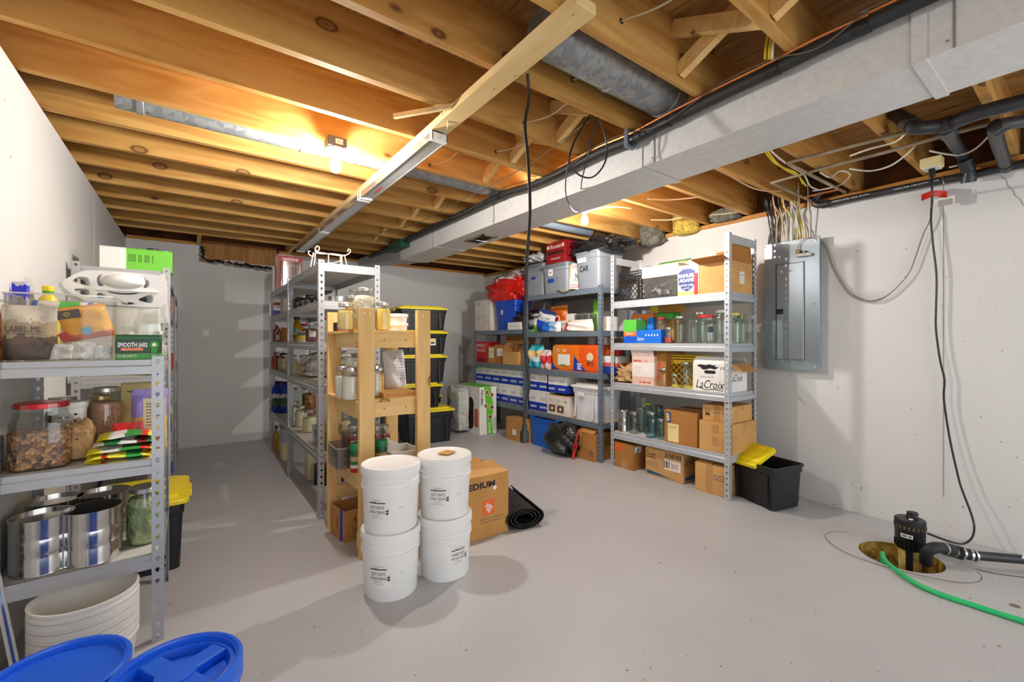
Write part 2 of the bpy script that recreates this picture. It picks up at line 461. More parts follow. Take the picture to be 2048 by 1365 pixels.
crk = []
for (u, v) in ((2003, 352), (2012, 360), (2016, 372), (2026, 380), (2030, 392), (2040, 398), (2047, 412)): crk.append(P(u, v, X=XR - 0.0005))
obj('wall_crack', MB().tube(crk, 0.002, 4), plain('wall_joint_grey', (150, 146, 141)), wr)

# boarded-up window opening in the end wall
win = struct('window_1', MB().box(WX0 + 0.02, YB + 0.06, WZ + 0.01, WX1 - 0.005, YB + 0.08, 2.52), PLY, label='plywood sheet boarding up a small window opening')
foam = wrinkled('torn_black_foam', (40, 38, 36), 0.8, 0.9, 30.0, 0.2, 0.5)
cem = wrinkled('rough_cement', (150, 143, 132), 0.85, 0.8, 22.0, 0.2, 0.2)
random.seed(3)
def lumpy(pts, r, jit, n=7):
    return MB().tube([Vec(p) + Vec((random.uniform(-jit, jit), random.uniform(-jit, jit) * .5, random.uniform(-jit, jit))) for p in pts], [r * random.uniform(.5, 1.3) for _ in pts], n)
pts = [(WX0 + 0.01, YB + 0.01, 2.46 - 0.02 * k) for k in range(9)] + [(WX0 + 0.01 + 0.03 * k, YB + 0.005, WZ - 0.01 - 0.002 * k) for k in range(28)]
obj('cement_edge', lumpy(pts, 0.028, 0.006), cem, win)
pts = [(WX0 + 0.03, YB - 0.005, 2.42 - 0.02 * k) for k in range(6)] + [(WX0 + 0.05 + 0.02 * k, YB - 0.008, WZ - 0.004 - 0.0008 * k) for k in range(40)]
obj('black_sealant', lumpy(pts, 0.019, 0.012), foam, win)
pts = [(WX0 + 0.25 + 0.02 * k, YB - 0.01, WZ + 0.012) for k in range(12)]
obj('white_sealant', lumpy(pts, 0.010, 0.005), WHITEP, win)

# ceiling: deck boards, joists, bridging
ceil = struct('ceiling', MB().box(XL - 0.2, YF - 0.2, JT + 0.02, XR + 0.2, YB + 0.2, JT + 0.05), PLANK, label='open wooden floor deck overhead')
pl = MB().box(0, YF - 0.2, JT, 0.186, YB + 0.2, JT + 0.02).mesh('plank'); pl.materials.append(PLANK)
x = XL - 0.2
while x < XR + 0.2:
    obj('plank', pl, None, ceil, (x, 0, 0)); x += 0.19
jm = MB().box(XL - 0.15, 0, JB, XR + 0.15, 0.038, JT).mesh('joist'); jm.materials.append(JOIST)
JK = {k: 2.36 + 0.4064 * k for k in range(-11, 9)}; JK[9] = 5.93; JK.pop(8); JK[8] = 5.61; JK[7] = 5.205
for k, y in sorted(JK.items()):
    obj('joist', jm, None, ceil, (0, y, 0))
brm = {}
def brace(x, y0, y1, up):
    key = (round(y1 - y0, 3), up)
    if key not in brm:
        L = y1 - y0; dz = 0.17 * (1 if up else -1); a = atan2(dz, L); ln = sqrt(L * L + dz * dz) + 0.01
        T = Mat.Translation((0, L / 2, 2.585)) @ Mat.Rotation(a, 4, 'X')
        me = MB().box(-0.019, -ln/2, -0.032, 0.019, ln/2, 0.032, T).mesh('brace'); me.materials.append(BOARDY if False else PINEX); brm[key] = me
    obj('brace', brm[key], None, ceil, (x, y0, 0))
for k in (-6, -5, -4, -2, -1, 0, 2, 3, 4, 5, 6):
    brace(1.74, JK[k] + 0.038, JK[k+1], k % 2 == 0); brace(1.785, JK[k] + 0.038, JK[k+1], k % 2 == 1)
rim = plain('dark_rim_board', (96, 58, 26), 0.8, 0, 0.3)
sillm = wood('sill_plate_wood', (206, 150, 78), (186, 126, 58), (140, 90, 40), grain=6, knots=False)
silly = wood('sill_plate_wood_long', (206, 150, 78), (186, 126, 58), (140, 90, 40), grain=6, axis=1, knots=False)
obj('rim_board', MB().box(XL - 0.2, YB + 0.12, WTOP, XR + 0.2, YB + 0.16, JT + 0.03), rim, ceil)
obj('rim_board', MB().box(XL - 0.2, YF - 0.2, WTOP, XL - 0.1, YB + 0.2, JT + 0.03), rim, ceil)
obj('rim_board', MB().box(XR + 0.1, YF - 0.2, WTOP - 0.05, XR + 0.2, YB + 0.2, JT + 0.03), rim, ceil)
obj('sill_plate', MB().box(XL, YB - 0.005, WTOP, WX0 - 0.02, YB + 0.13, WTOP + 0.038), sillm, ceil)
obj('sill_plate', MB().box(WX1 + 0.02, YB - 0.005, WTOP, XR, YB + 0.13, WTOP + 0.038), sillm, ceil)
obj('sill_plate', MB().box(XR - 0.02, YF, 2.41, XR + 0.12, YB, 2.448), silly, ceil)
for x in (0.075, 1.05, 2.7):
    obj('blocking', MB().box(x, 5.968, JB + 0.005, x + 0.038, YB + 0.12, JT), PINEX, ceil)

# insulation stuffed over the wall top
insm = wrinkled('grey_insulation_paper', (112, 108, 98), 0.8, 0.8, 14.0, 0.2, 0.3)
insy = wrinkled('yellow_glass_wool', (206, 176, 84), 0.9, 0.9, 30.0, 0.1, 0.25)
def lump(w, d, h, seed, nu=20, nv=12, amp=0.18, sq=0.55, flat=0.0):
    """soft lump, base centre at origin"""
    rnd = random.Random(seed); ph = [(rnd.uniform(0, 6.28), rnd.uniform(1.5, 6), rnd.uniform(1.5, 6), rnd.uniform(-1, 1)) for _ in range(9)]
    def sg(v, p): return math.copysign(abs(v) ** p, v)
    def fn(i, j):
        a = 2 * pi * i; b = -pi / 2 + pi * j
        x = sg(cos(b), sq) * sg(cos(a), sq); y = sg(cos(b), sq) * sg(sin(a), sq); z = sg(sin(b), sq + 0.15)
        k = 1 + amp * sum(c * sin(p + f1 * x * 2 + f2 * z * 2 + f1 * y * 1.7) for p, f1, f2, c in ph) / 3.0
        z2 = max(z, -1 + flat)
        return (w / 2 * x * k, d / 2 * y * k, h / 2 * (1 + (z2 * k if z2 > -0.6 else z2)))
    return MB().grid(fn, nu, nv, wrap=True)
for (y0, y1, m, sd, lb, zz, hh) in ((2.85, 3.15, insm, 5, 'grey paper-faced insulation batt sagging between joists over wall top', 2.33, 0.26), (2.44, 2.72, insy, 9, 'yellow glass wool tuft bulging between joists over wall top', 2.38, 0.24),
                                (2.03, 2.3, insm, 12, 'torn grey insulation scrap lying on the wall top', 2.43, 0.12), (3.2, 3.5, insm, 14, 'dark insulation wad behind the black trash bag', 2.4, 0.2)):
    tag(obj('insulation_batt', lump(0.16, y1 - y0, hh, sd, amp=.25), m, None, (XR - 0.06, (y0 + y1) / 2, zz)), lb, 'insulation', 'insulation over the wall')

# ------------------------------------------------------------------ lamps
bulb_m = emit('lit_bulb_glass', (1.0, 0.96, 0.91, 1), BULB_POWER)
bulb_w = emit('lit_bulb_glass_lower_wattage', (1.0, 0.96, 0.91, 1), BULB_POWER * .85)
fill_tube_m = emit('fill_tube_glow', (1.0, 0.96, 0.9, 1), FILL_TUBE_POWER)
def bulb_lamp(loc, label, box=True, glow=None):
    t = thing('ceiling_lamp', label, 'lamp', loc)
    mb = MB().lathe([(0.0, -0.058), (0.012, -0.056), (0.024, -0.046), (0.030, -0.030), (0.0305, -0.016), (0.026, 0.002), (0.018, 0.016), (0.014, 0.024)], 20)
    obj('bulb', mb, glow or bulb_m, t)
    obj('bulb_cap', MB().lathe([(0.0135, 0.022), (0.0135, 0.045), (0.016, 0.046), (0.016, 0.05)], 16), LIDM, t)
    obj('socket', MB().lathe([(0.024, 0.046), (0.03, 0.05), (0.05, 0.066), (0.058, 0.07), (0.058, 0.078), (0.0, 0.078)], 28), WHITE, t)
    if box:
        bx = obj('junction_box', MB().box(-0.052, -0.052, 0.078, 0.052, 0.052, 0.135), plain('blue_grey_junction_box', (84, 88, 96), 0.5), t, bev=0.004)
        label_plate(0.042, 0.03, WHITEP, bx, (0.008, -0.0525, 0.108)); text('||| || |||', 0.03, 0.014, INK, bx, (0.012, -0.053, 0.108))
    return t
L1 = P(671, 326, Z=2.325)
bulb_lamp(L1, 'bare lit bulb in a grey junction box under the joists', glow=bulb_w)
L2 = P(1169, 437, Z=2.31)
bulb_lamp(L2, 'bare lit bulb in a white porcelain socket beside the duct', box=False)
obj('lamp_block', MB().box(-0.05, -0.05, 0, 0.05, 0.05, JT - L2.z - 0.078), JOIST, ceil, (L2.x, L2.y, L2.z + 0.078))
def fill_strip(loc, label):  # unseen lamp added behind the camera for soft fill
    t = thing('fill_strip_lamp', label, 'lamp', loc)
    obj('housing', MB().box(-0.6, -0.06, 0.03, 0.6, 0.06, 0.09), WHITE, t, bev=0.005)
    for s in (-1, 1): obj('tube', MB().cyl((-0.58, 0.03 * s, 0.012), (0.58, 0.03 * s, 0.012), 0.014, n=12), fill_tube_m, t)
fill_strip((0.3, -0.9, JB - 0.09), 'added unseen twin-tube fill lamp behind the blue pails, under the joists')
fill_strip((3.2, -0.9, JB - 0.09), 'added unseen twin-tube fill lamp over the open floor by the sump wall')

# batten with linked unlit strip lights
bt = thing('light_batten', 'pale pine batten screwed across the joists', 'batten', (0, 0, 0))
obj('board', MB().box(1.045, 1.055, 2.417, 1.143, 5.9, JB), BOARDY, bt, bev=0.002)
for (u, v) in ((1146, 30), (1030, 152), (988, 178)):
    p = P(u, v, Z=2.417); obj('screw', MB().lathe([(0.0, -0.0015), (0.004, -0.001), (0.004, 0.001)], 10), LIDM, bt, p)
stub = tag(obj('splintered_lath', MB().box(-0.17, -0.009, -0.011, 0.17, 0.009, 0.011), BOARDY, None, (0, 0, 0)), 'short splintered lath sticking out beside the pine batten', 'lath')
pa = P(788, 233, Z=2.435); pb = P(902, 213, Z=2.435); d = pb - pa
stub.location = (pa + pb) / 2; stub.rotation_euler = (0, 0, atan2(d.y, d.x)); stub.scale = (d.length / 0.34, 1, 1)
diff = glass('ribbed_diffuser', (232, 234, 236), 0.3, 0.2, 0.25)
ys = [2.13, 3.40, 4.68, 5.86]
for i in range(3):
    y0, y1 = ys[i] + 0.012, ys[i+1] - 0.012
    t = thing('strip_light', ['unlit strip light with a pull chain end, next to the lit junction-box bulb', 'unlit strip light in the middle of the linked row', 'unlit strip light at the far end, over the scroll stand'][i], 'strip light', (1.094, 0, 2.417), group='linked strip lights on the batten')
    obj('housing', MB().box(-0.045, y0, -0.012, 0.045, y1, 0.0), STEELL, t, bev=0.002)
    for s in (-1, 1):
        obj('side_rail', MB().box(0.043 * s - 0.003, y0, -0.05, 0.043 * s + 0.003, y1, -0.008), LIDM, t)
    obj('diffuser', MB().box(-0.040, y0 + 0.03, -0.046, 0.040, y1 - 0.03, -0.043), diff, t)
    obj('tube', MB().cyl((0, y0 + 0.03, -0.028), (0, y1 - 0.03, -0.028), 0.012, n=10), WHITE, t)
    for yy in (y0, y1 - 0.03):
        obj('end_cap', MB().box(-0.047, yy, -0.053, 0.047, yy + 0.03, -0.001), WHITE, t, bev=0.003)
    if i < 2:
        obj('link_plug', MB().box(-0.02, y1 - 0.002, -0.045, 0.02, y1 + 0.026, -0.015), plain('cream_plastic', (220, 206, 150), 0.5), t)
    if i == 0: obj('warning_print', MB().box(0.0, y0 + 0.9, -0.0465, 0.012, y0 + 1.05, -0.046), INKR, t)
wire = plain('white_wire', (214, 210, 200), 0.5)
def cable(name, label, cat, pts, r, mat, group=None, k=5, n=6):
    return tag(obj(name, MB().tube(spline(pts, k), r, n), mat), label, cat, group)
cable('lamp_wire', 'thin white wire dangling at the strip light end', 'wire', [P(880, 225, Z=2.44), P(895, 240, Z=2.42), P(893, 262, Z=2.40), P(880, 278, Z=2.37)], 0.0022, wire)

# ------------------------------------------------------------------ ducts
DX0, DX1, DZ0, DZ1 = 2.04, 2.396, 2.252, 2.44
dy = lambda u: P(u, 0, X=DX0).y
du = thing('trunk_duct', 'long rectangular galvanised duct hung under the joists', 'duct', (0, 0, 0))
cuts = [YF, dy(1838), dy(1279), dy(999), dy(870), dy(822), 5.03]
cuts[1:6] = sorted(cuts[1:6])
for i in range(len(cuts) - 1):
    e = 0.003 * (i % 2)
    obj('duct_section', MB().box(DX0 + e, cuts[i], DZ0 + e, DX1 - e, cuts[i+1] - 0.001, DZ1), DUCT, du)
for y in cuts[1:3]:
    mb = MB().box(DX0 - 0.004, y - 0.02, DZ0 - 0.004, DX1 + 0.012, y + 0.02, DZ0).box(DX0 - 0.004, y - 0.02, DZ0, DX0, y + 0.02, DZ1)
    obj('drive_cleat', mb, DUCT, du)
for y in (cuts[2] - 0.1, cuts[3] + 0.08, cuts[4] + 0.05, cuts[1] - 0.09):
    obj('seam_strip', MB().box(DX0 - 0.002, y, DZ0, DX0, y + 0.006, DZ1), plain('duct_seam_grey', (140, 140, 138), 0.5, 0.3), du)  # seam strip in a greyer tone than the duct
    obj('rivet', MB().lathe([(0.005, 0), (0.004, 0.002), (0, 0.003)], 8), LIDM, du, (DX0 - 0.002, y + 0.02, DZ0 + 0.03), (0, -pi/2, 0))
ra = P(958, 478, Z=DZ0); ry = ra.y
gr = obj('register_frame', MB().box(DX0 + 0.11, ry - 0.17, DZ0 - 0.006, DX0 + 0.13, ry + 0.17, DZ0).box(DX0 + 0.25, ry - 0.17, DZ0 - 0.006, DX0 + 0.27, ry + 0.17, DZ0)
   .box(DX0 + 0.11, ry - 0.17, DZ0 - 0.006, DX0 + 0.27, ry - 0.15, DZ0).box(DX0 + 0.11, ry + 0.15, DZ0 - 0.006, DX0 + 0.27, ry + 0.17, DZ0), plain('rusty_register', (150, 132, 100), 0.6, 0.2), du)
obj('register_opening', MB().box(DX0 + 0.13, ry - 0.15, DZ0 - 0.001, DX0 + 0.25, ry + 0.15, DZ0 + 0.001), plain('dark_duct_inside', (52, 38, 22), 0.8), du)
obj('damper_flap', MB().box(DX0 + 0.13, -0.06, -0.002, DX0 + 0.25, 0.06, 0.002), GALV, du, (0, ry + 0.02, DZ0 - 0.012), (radians(14), 0, 0))
boot = MB().loft([[(2.05, 5.02, 2.26), (2.39, 5.02, 2.26), (2.39, 5.02, 2.44), (2.05, 5.02, 2.44)], [(2.02, 5.5, 2.30), (2.3, 5.5, 2.30), (2.3, 5.5, 2.45), (2.02, 5.5, 2.45)], [(1.95, 6.35, 2.36), (2.15, 6.35, 2.36), (2.15, 6.35, 2.452), (1.95, 6.35, 2.452)]])
tag(obj('duct_boot', boot, galvanised('dull_duct_steel', (168, 170, 168), 0.35, 0.5)), 'tapered galvanised boot at the end of the trunk duct', 'duct')
tag(obj('duct_patch', MB().box(1.93, 4.75, 2.36, 2.035, 5.15, 2.445), plain('dark_green_foil', (16, 74, 54), 0.5)), 'dark green patch wrapped beside the trunk duct end', 'patch')
def round_duct(x0, x1, y, z, r, label, joints, mat=GALV):
    t = thing('round_duct', label, 'duct', (0, y, z))
    obj('pipe', MB().tube([(x0, 0, 0), (x1, 0, 0)], r, 28), mat, t)
    for j in joints:
        obj('joint_band', MB().tube([(j, 0, 0), (j + 0.004, 0, 0), (j + 0.03, 0, 0), (j + 0.034, 0, 0)], [r, r + 0.005, r + 0.005, r], 28), mat, t)
        obj('screw', MB().lathe([(0.005, 0), (0, 0.004)], 8), plain('rusty_screw', (110, 60, 30), .6), t, (j + 0.05, -0.3 * r, -r * 0.95), (pi, 0, 0))
    return t
round_duct(1.16, 2.06, 1.37, 2.565, 0.105, 'fat round galvanised duct crossing a joist bay into the trunk duct', (1.58, 1.98))
round_duct(-0.3, 2.06, 2.965, 2.525, 0.065, 'long slim round galvanised duct in the joist bay beside the bulb', (-0.22, 0.55, 0.85))
round_duct(2.38, 3.6, 3.42, 2.51, 0.06, 'slim round duct leaving the trunk duct above the grey totes', (2.8,), galvanised('bluish_duct_steel', (140, 150, 162), 0.4, 0.5))

# insulated line and copper pipe beside the trunk duct
pp = [P(u, v, X=1.98) for u, v in ((1860, -20), (1740, 48), (1640, 92), (1545, 140), (1440, 190), (1330, 245), (1262, 280), (1200, 305), (1120, 345), (1060, 372), (1005, 388), (930, 412), (860, 447), (800, 475), (740, 498))]
pp = [Vec((1.985, p.y, min(p.z, 2.43))) for p in pp]; pp = [Vec((1.985, -1.5, 2.40))] + pp
ip = thing('insulated_pipe', 'black foam insulated refrigerant line strapped along the duct', 'pipe', (0, 0, 0))
obj('foam_sleeve', MB().tube(spline(pp, 4), 0.026, 12), BLACKR, ip)
for (u, v) in ((1545, 135), (1720, 55), (1330, 243), (1262, 278), (1000, 388), (905, 425)):
    y = P(u, v, X=1.98).y; z = min(((p - Vec((1.985, y, p.z))).length, p.z) for p in spline(pp, 4))[1]
    obj('tape_band', MB().tube([(1.985, y - 0.025, z), (1.985, y + 0.025, z)], 0.029, 12), BLACK, ip)
obj('hanger_strap', MB().box(1.95, P(1258, 0, X=1.98).y - 0.012, 2.36, 2.02, P(1258, 0, X=1.98).y + 0.012, 2.455), STEELB, ip)
cp = [Vec((1.962, p.y, p.z + 0.026)) for p in pp[:10]]
tag(obj('copper_pipe', MB().tube(spline(cp, 4), 0.007, 8), COPPER), 'thin copper line running on top of the black insulated line', 'pipe')
cable('signal_wire', 'thin grey wire twisted around the insulated line', 'wire', [Vec((1.95, p.y, p.z + (0.03 if i % 3 else -0.02))) for i, p in enumerate(pp[:14])], 0.003, plain('grey_wire', (96, 84, 74), 0.5))
cable('signal_wire', 'slack grey wire running under the joists past the black hanging cord', 'wire', [P(u, v, Z=2.44) for u, v in ((1180, 240), (1110, 292), (1060, 328), (980, 372), (900, 412), (820, 452), (700, 478))], 0.003, plain('grey_wire', (96, 84, 74), 0.5))

# ------------------------------------------------------------------ cords hanging from the joists
CORD = plain('black_cord', (24, 26, 26), 0.45)
base = P(1055, 148, Z=2.45)
px_ = [(1055, 148), (1057, 200), (1050, 250), (1056, 320), (1060, 420), (1054, 520), (1052, 600), (1048, 660), (1053, 720), (1058, 770), (1050, 810), (1049, 850)]
hp = [P(u, v, Y=base.y + 0.02 * sin(i)) for i, (u, v) in enumerate(px_)]
hc = thing('hanging_cord', 'long black extension cord hanging straight down from the joists', 'cord', (0, 0, 0))
obj('cord', MB().tube(spline(hp, 5), 0.007, 8), CORD, hc)
obj('connector', MB().loft([rring(0.011, 0.009, 0.006, z) for z in (0.0, -0.02)] + [rring(0.018, 0.012, 0.006, -0.03), rring(0.018, 0.012, 0.006, -0.075)]), CORD, hc, hp[-1])
cable('cord_loop', 'coiled black cord looping below the joist by the duct strap', 'cord', [P(u, v, Y=1.62) for u, v in ((1186, 222), (1160, 262), (1142, 300), (1140, 325), (1155, 348), (1180, 356), (1200, 342), (1213, 315), (1212, 280), (1200, 248), (1180, 226), (1172, 205))], 0.0045, CORD)
cable('cord_loop', 'thin black cord dropping from the joist towards the bare bulb', 'cord', [P(1198, 226, Y=1.62), P(1186, 262, Y=1.65), P(1174, 320, Y=1.7), P(1163, 366, Y=1.9), P(1164, 400, Y=2.3), L2 + Vec((0.0, -0.03, 0.07))], 0.0035, CORD)
cable('cord_loop', 'thin black cord drooping low beside the duct to the bare bulb', 'cord', [P(1192, 226, Y=1.62), P(1160, 260, Y=1.62), P(1138, 320, Y=1.62), P(1131, 380, Y=1.7), P(1140, 412, Y=1.9), P(1152, 424, Y=2.3), L2 + Vec((-0.02, -0.03, 0.06))], 0.003, CORD)
# cables bored through the joists
hole = plain('bored_hole_dark', (40, 22, 8), 0.9)
for i, (u0, v0, u1, v1) in enumerate(((1243, 42, 1290, -10), (1145, 160, 1218, 72), (1048, 246, 1110, 182), (992, 304, 1025, 264), (860, 330, 960, 318))):
    z = 2.55; a = P(u0, v0, Z=2.545); 
    kk = min(JK, key=lambda q: abs(JK[q] - a.y)); yj = JK[kk]
    a = P(u0, v0, Y=yj - 0.001); nx = JK.get(kk - 1, yj - 0.4) + 0.04
    b = Vec((a.x + 0.06, nx, a.z + 0.02)); m = (a + b) / 2 + Vec((0.01, 0, -0.03))
    obj('bored_hole', MB().lathe([(0.012, 0.0), (0.0, 0.0005)], 12), hole, ceil, (a.x, yj - 0.0006, a.z), (pi/2, 0, 0))
    cable('joist_cable', 'thin cream cable threaded through bored holes in the joists', 'cable', [a + Vec((0, 0.02, 0)), a, m, b], 0.004, plain('cream_cable', (206, 190, 152), 0.5), 'cables through the joists')

# ------------------------------------------------------------------ shelving units
def post_mesh(H, pitch=0.0465, fw=0.04):
    ang = [0, 25, 50.7, 90, 129.3, 155, 180, 205, 230.7, 270, 309.3, 335]
    rad = [.008, .009, .0105, .0115, .0105, .009, .008, .0055, .006, .0125, .006, .0055]
    mb = MB(); n = int(H / pitch); pz = H / n
    for fl in (0, 1):
        for c in range(n):
            zc = (c + 0.5) * pz; vs = []
            for a, r in zip(ang, rad):
                ca, sa = cos(radians(a)), sin(radians(a))
                m = min(fw / 2 / abs(ca) if abs(ca) > 1e-6 else 9, pz / 2 / abs(sa) if abs(sa) > 1e-6 else 9)
                for rr_ in (m, r):
                    q = (fw / 2 + rr_ * ca, zc + rr_ * sa)
                    vs.append((q[0], 0, q[1]) if fl == 0 else (0, q[0], q[1]))
            k = len(ang)
            mb.add(vs, [(2*i, 2*((i+1) % k), 2*((i+1) % k)+1, 2*i+1) for i in range(k)])
    return mb.mesh('post', 0)
BEAM = [(0.002, -.06), (0.002, -.028), (0.007, -.022), (0.007, 0), (.02, 0), (.02, -.004), (.011, -.004), (.011, -.024), (.006, -.03), (.006, -.06)]
def beam_mesh(L, sc=1.0):
    return MB().loft([[(x, d, z * sc) for d, z in BEAM] for x in (0, L)]).mesh('beam', 0)
_pm = {}
def shelf_unit(label, x0, x1, y0, y1, H, levels, steel, board, group=None, top_tie=False, sc=1.0, z0=0.0):
    t = thing('shelving_unit', label, 'shelf', (x0, y0, z0), group=group)
    L, D = x1 - x0, y1 - y0
    key = ('p', round(H, 3), steel.name)
    if key not in _pm: _pm[key] = post_mesh(H); _pm[key].materials.append(steel)
    for (x, y, r) in ((0, 0, 0), (L, 0, pi/2), (L, D, pi), (0, D, -pi/2)):
        o = obj('post', _pm[key], None, t, (x, y, 0), (0, 0, r))
        m = o.modifiers.new('sheet', 'SOLIDIFY'); m.thickness = 0.0022; m.offset = 0
    def beams(z, scale):
        for (x, y, r, ln) in ((0, 0, 0, L), (L, 0, pi/2, D), (L, D, pi, L), (0, D, -pi/2, D)):
            key = ('b', round(ln, 3), scale, steel.name)
            if key not in _pm: _pm[key] = beam_mesh(ln, scale); _pm[key].materials.append(steel)
            obj('beam', _pm[key], None, t, (x, y, z - z0), (0, 0, r))
    for z in levels:
        beams(z + 0.001, sc)
        obj('shelf_board', MB().box(0.008, 0.008, z - 0.013 - z0, L - 0.008, D - 0.008, z - z0), board, t)
    if top_tie:
        for y, r in ((0, 0), (D, pi)):
            obj('top_tie', MB().box(0.003, -0.001, H - 0.085, L - 0.003, 0.002, H - 0.015), steel, t, (0 if y == 0 else L, y, 0), (0, 0, r))
    return t

# ------------------------------------------------------------------ cartons, totes, jars, bags
def carton(label, loc, rz, w, d, h, mat=None, name='cardboard_box', cat='box', group=None, open_=False, tape=True, inside=None, rx=0, ry=0, flapmat=None):
    """base centre at loc, front towards local -y"""
    mat = mat or KRAFT
    t = thing(name, label, cat, loc, rz, group, rx, ry)
    th = 0.004; fm = flapmat or mat
    if open_:
        mb = MB(); e = 0.004
        o_, i_ = [(-w/2, -d/2), (w/2, -d/2), (w/2, d/2), (-w/2, d/2)], [(-w/2+e, -d/2+e), (w/2-e, -d/2+e), (w/2-e, d/2-e), (-w/2+e, d/2-e)]
        mb.loft([[(x, y, 0) for x, y in o_], [(x, y, h) for x, y in o_], [(x, y, h) for x, y in i_], [(x, y, 0.004) for x, y in i_]])
        obj('body', mb, mat, t, bev=0.0015)
    else:
        obj('body', MB().box(-w/2, -d/2, 0, w/2, d/2, h - th), mat, t, bev=min(0.003, h * .03))
        g = 0.0012
        obj('flap', MB().box(-w/2, -d/2, h - th, w/2, -g, h), fm, t, bev=0.001)
        obj('flap', MB().box(-w/2, g, h - th, w/2, d/2, h), fm, t, bev=0.001)
        if tape:
            tw = min(0.025, d * .12)
            mb = MB().box(-w/2, -tw, h, w/2, tw, h + 0.0006)
            for s in (-1, 1): mb.box(min(s*w/2, s*(w/2+0.0006)), -tw, h * .72, max(s*w/2, s*(w/2+0.0006)), tw, h + 0.0006)
            obj('tape', mb, TAPE, t)
    return t
def flap(t, mat, w, l, loc, rot, th=0.004, name='flap'):
    """a raised flap hinged along its local x axis at loc, reaching l along local +y"""
    return obj(name, MB().box(-w/2, 0, -th/2, w/2, l, th/2), mat, t, loc, rot)
def tote(label, loc, rz, w, d, h, body, lidm=None, name='storage_tote', cat='tote', group=None, taper=0.86, lid_over=0.012, ribs=True, open_=False):
    t = thing(name, label, cat, loc, rz, group)
    a, b = w / 2, d / 2; r = 0.035 * min(1, w / 0.4)
    tp = taper
    hh = h - (0.035 if lidm else 0)
    rings = [rring(a*tp, b*tp, r, 0), rring(a*(tp + (1-tp)*.8) - .012, b*(tp + (1-tp)*.8) - .012, r, hh*.8), rring(a-.012, b-.012, r, hh*.82), rring(a-.010, b-.010, r, hh-.02), rring(a, b, r+.01, hh-.018), rring(a, b, r+.01, hh)]
    if not lidm:
        rings += [rring(a-.012, b-.012, r, hh), rring(a-.016, b-.016, r, hh-.02), rring(a*tp-.006, b*tp-.006, r, 0.006)]
    obj('body', MB().loft(rings), body, t)
    if ribs:
        for s in (-1, 1):
            for k in (-.32, .32):
                T = Mat.Translation((k * w, s * (b - .012), hh * .8)) @ Mat.Rotation(s * math.atan((b - .012 - b*tp - 0*0.01) / (hh*.8)), 4, 'X')
                obj('rib', MB().box(-0.008, -0.004, -hh*.72, 0.008, 0.004, 0, T), body, t)
    if lidm:
        q = lid_over
        lr = [rring(a+q, b+q, r+.015, hh-.012), rring(a+q, b+q, r+.015, hh+.006), rring(a+q-.006, b+q-.006, r+.012, hh+.012), rring(a*.86, b*.82, r, hh+.013), rring(a*.85, b*.8, r, hh+.03), rring(a*.8, b*.75, r*.8, hh+.035)]
        ld = obj('lid', MB().loft(lr), lidm, t)
        for s in (-1, 1):
            obj('lid_grip', MB().box(s*(a+q) - .012, -d*.16, hh-.03, s*(a+q) + .012, d*.16, hh+.004), lidm, t, bev=.004)
    return t
_jm = {}
def jar(label, loc, r, h, cont=None, fill=0.85, lid=LIDM, gl=None, name='glass_jar', group=None, square=False, sticker=None, neck=0.74):
    gl = gl or GLASS
    key = (round(r, 4), round(h, 4), square, neck)
    lh = min(0.022, h * .14)
    if key not in _jm:
        z = h - lh
        prof = [(r*.0, 0.004), (r*.86, 0.0), (r*.97, 0.004), (r, 0.014), (r, z*.74), (r*.97, z*.80), (r*.86, z*.88), (r*neck, z*.93), (r*neck, h - .002)]
        n = 20
        if square:
            def sq(rr_, zz): return rring(rr_, rr_, rr_*.45, zz, 4)
            m1 = MB().loft([sq(max(a, .001), b) for a, b in prof], False, False).mesh('glass_body', 40)
        else: m1 = MB().lathe(prof, n).mesh('glass_body', 40)
        lr = r * neck + .0035
        m2 = MB().lathe([(lr - .002, h - lh), (lr, h - lh + .002), (lr, h - .003), (lr - .003, h), (0, h - .0005)], 20).mesh('lid', 30)
        _jm[key] = (m1, m2, {})
    m1, m2, cs = _jm[key]
    t = thing(name, label, 'jar', loc, 0, group)
    o = obj('glass_body', m1.copy() if m1.materials and m1.materials[0] != gl else m1, None, t)
    if not o.data.materials: o.data.materials.append(gl)
    elif o.data.materials[0] != gl: o.data.materials[0] = gl
    if cont is not None:
        f = round(fill, 2)
        if f not in cs:
            z = (h - lh); q = r - .0022
            pr = [(q*.85, .004), (q*.98, .012), (q, .02)]
            top = z * f
            if top > z * .74:
                pr += [(q, z*.74)]
                if top > z*.8: pr += [(q*.96, z*.8)]
                if top > z*.88: pr += [(q*.85, z*.88)]
                rt = q * (1 if top <= z*.74 else .97 if top <= z*.8 else .86 if top <= z*.88 else neck)
                pr += [(rt*.99, top)]
            else: pr += [(q, top)]; rt = q
            pr += [(rt*.5, top + .004), (0, top + .006)]
            if square: cs[f] = MB().loft([rring(max(a, .001), max(a, .001), a*.45 + .0004, b, 4) for a, b in pr]).mesh('contents', 40)
            else: cs[f] = MB().lathe(pr, 20).mesh('contents', 40)
        me = cs[f] if not cs[f].materials else cs[f].copy()
        if me.materials: me.materials[0] = cont
        else: me.materials.append(cont)
        obj('contents', me, None, t)
    if lid is not None:
        me = m2 if not m2.materials else m2.copy()
        if me.materials: me.materials[0] = lid
        else: me.materials.append(lid)
        obj('lid', me, None, t)
    if sticker:
        wrap(t, r + .0008, h * .42, r * 1.2, h * .3, sticker, name='printed_label')
    return t
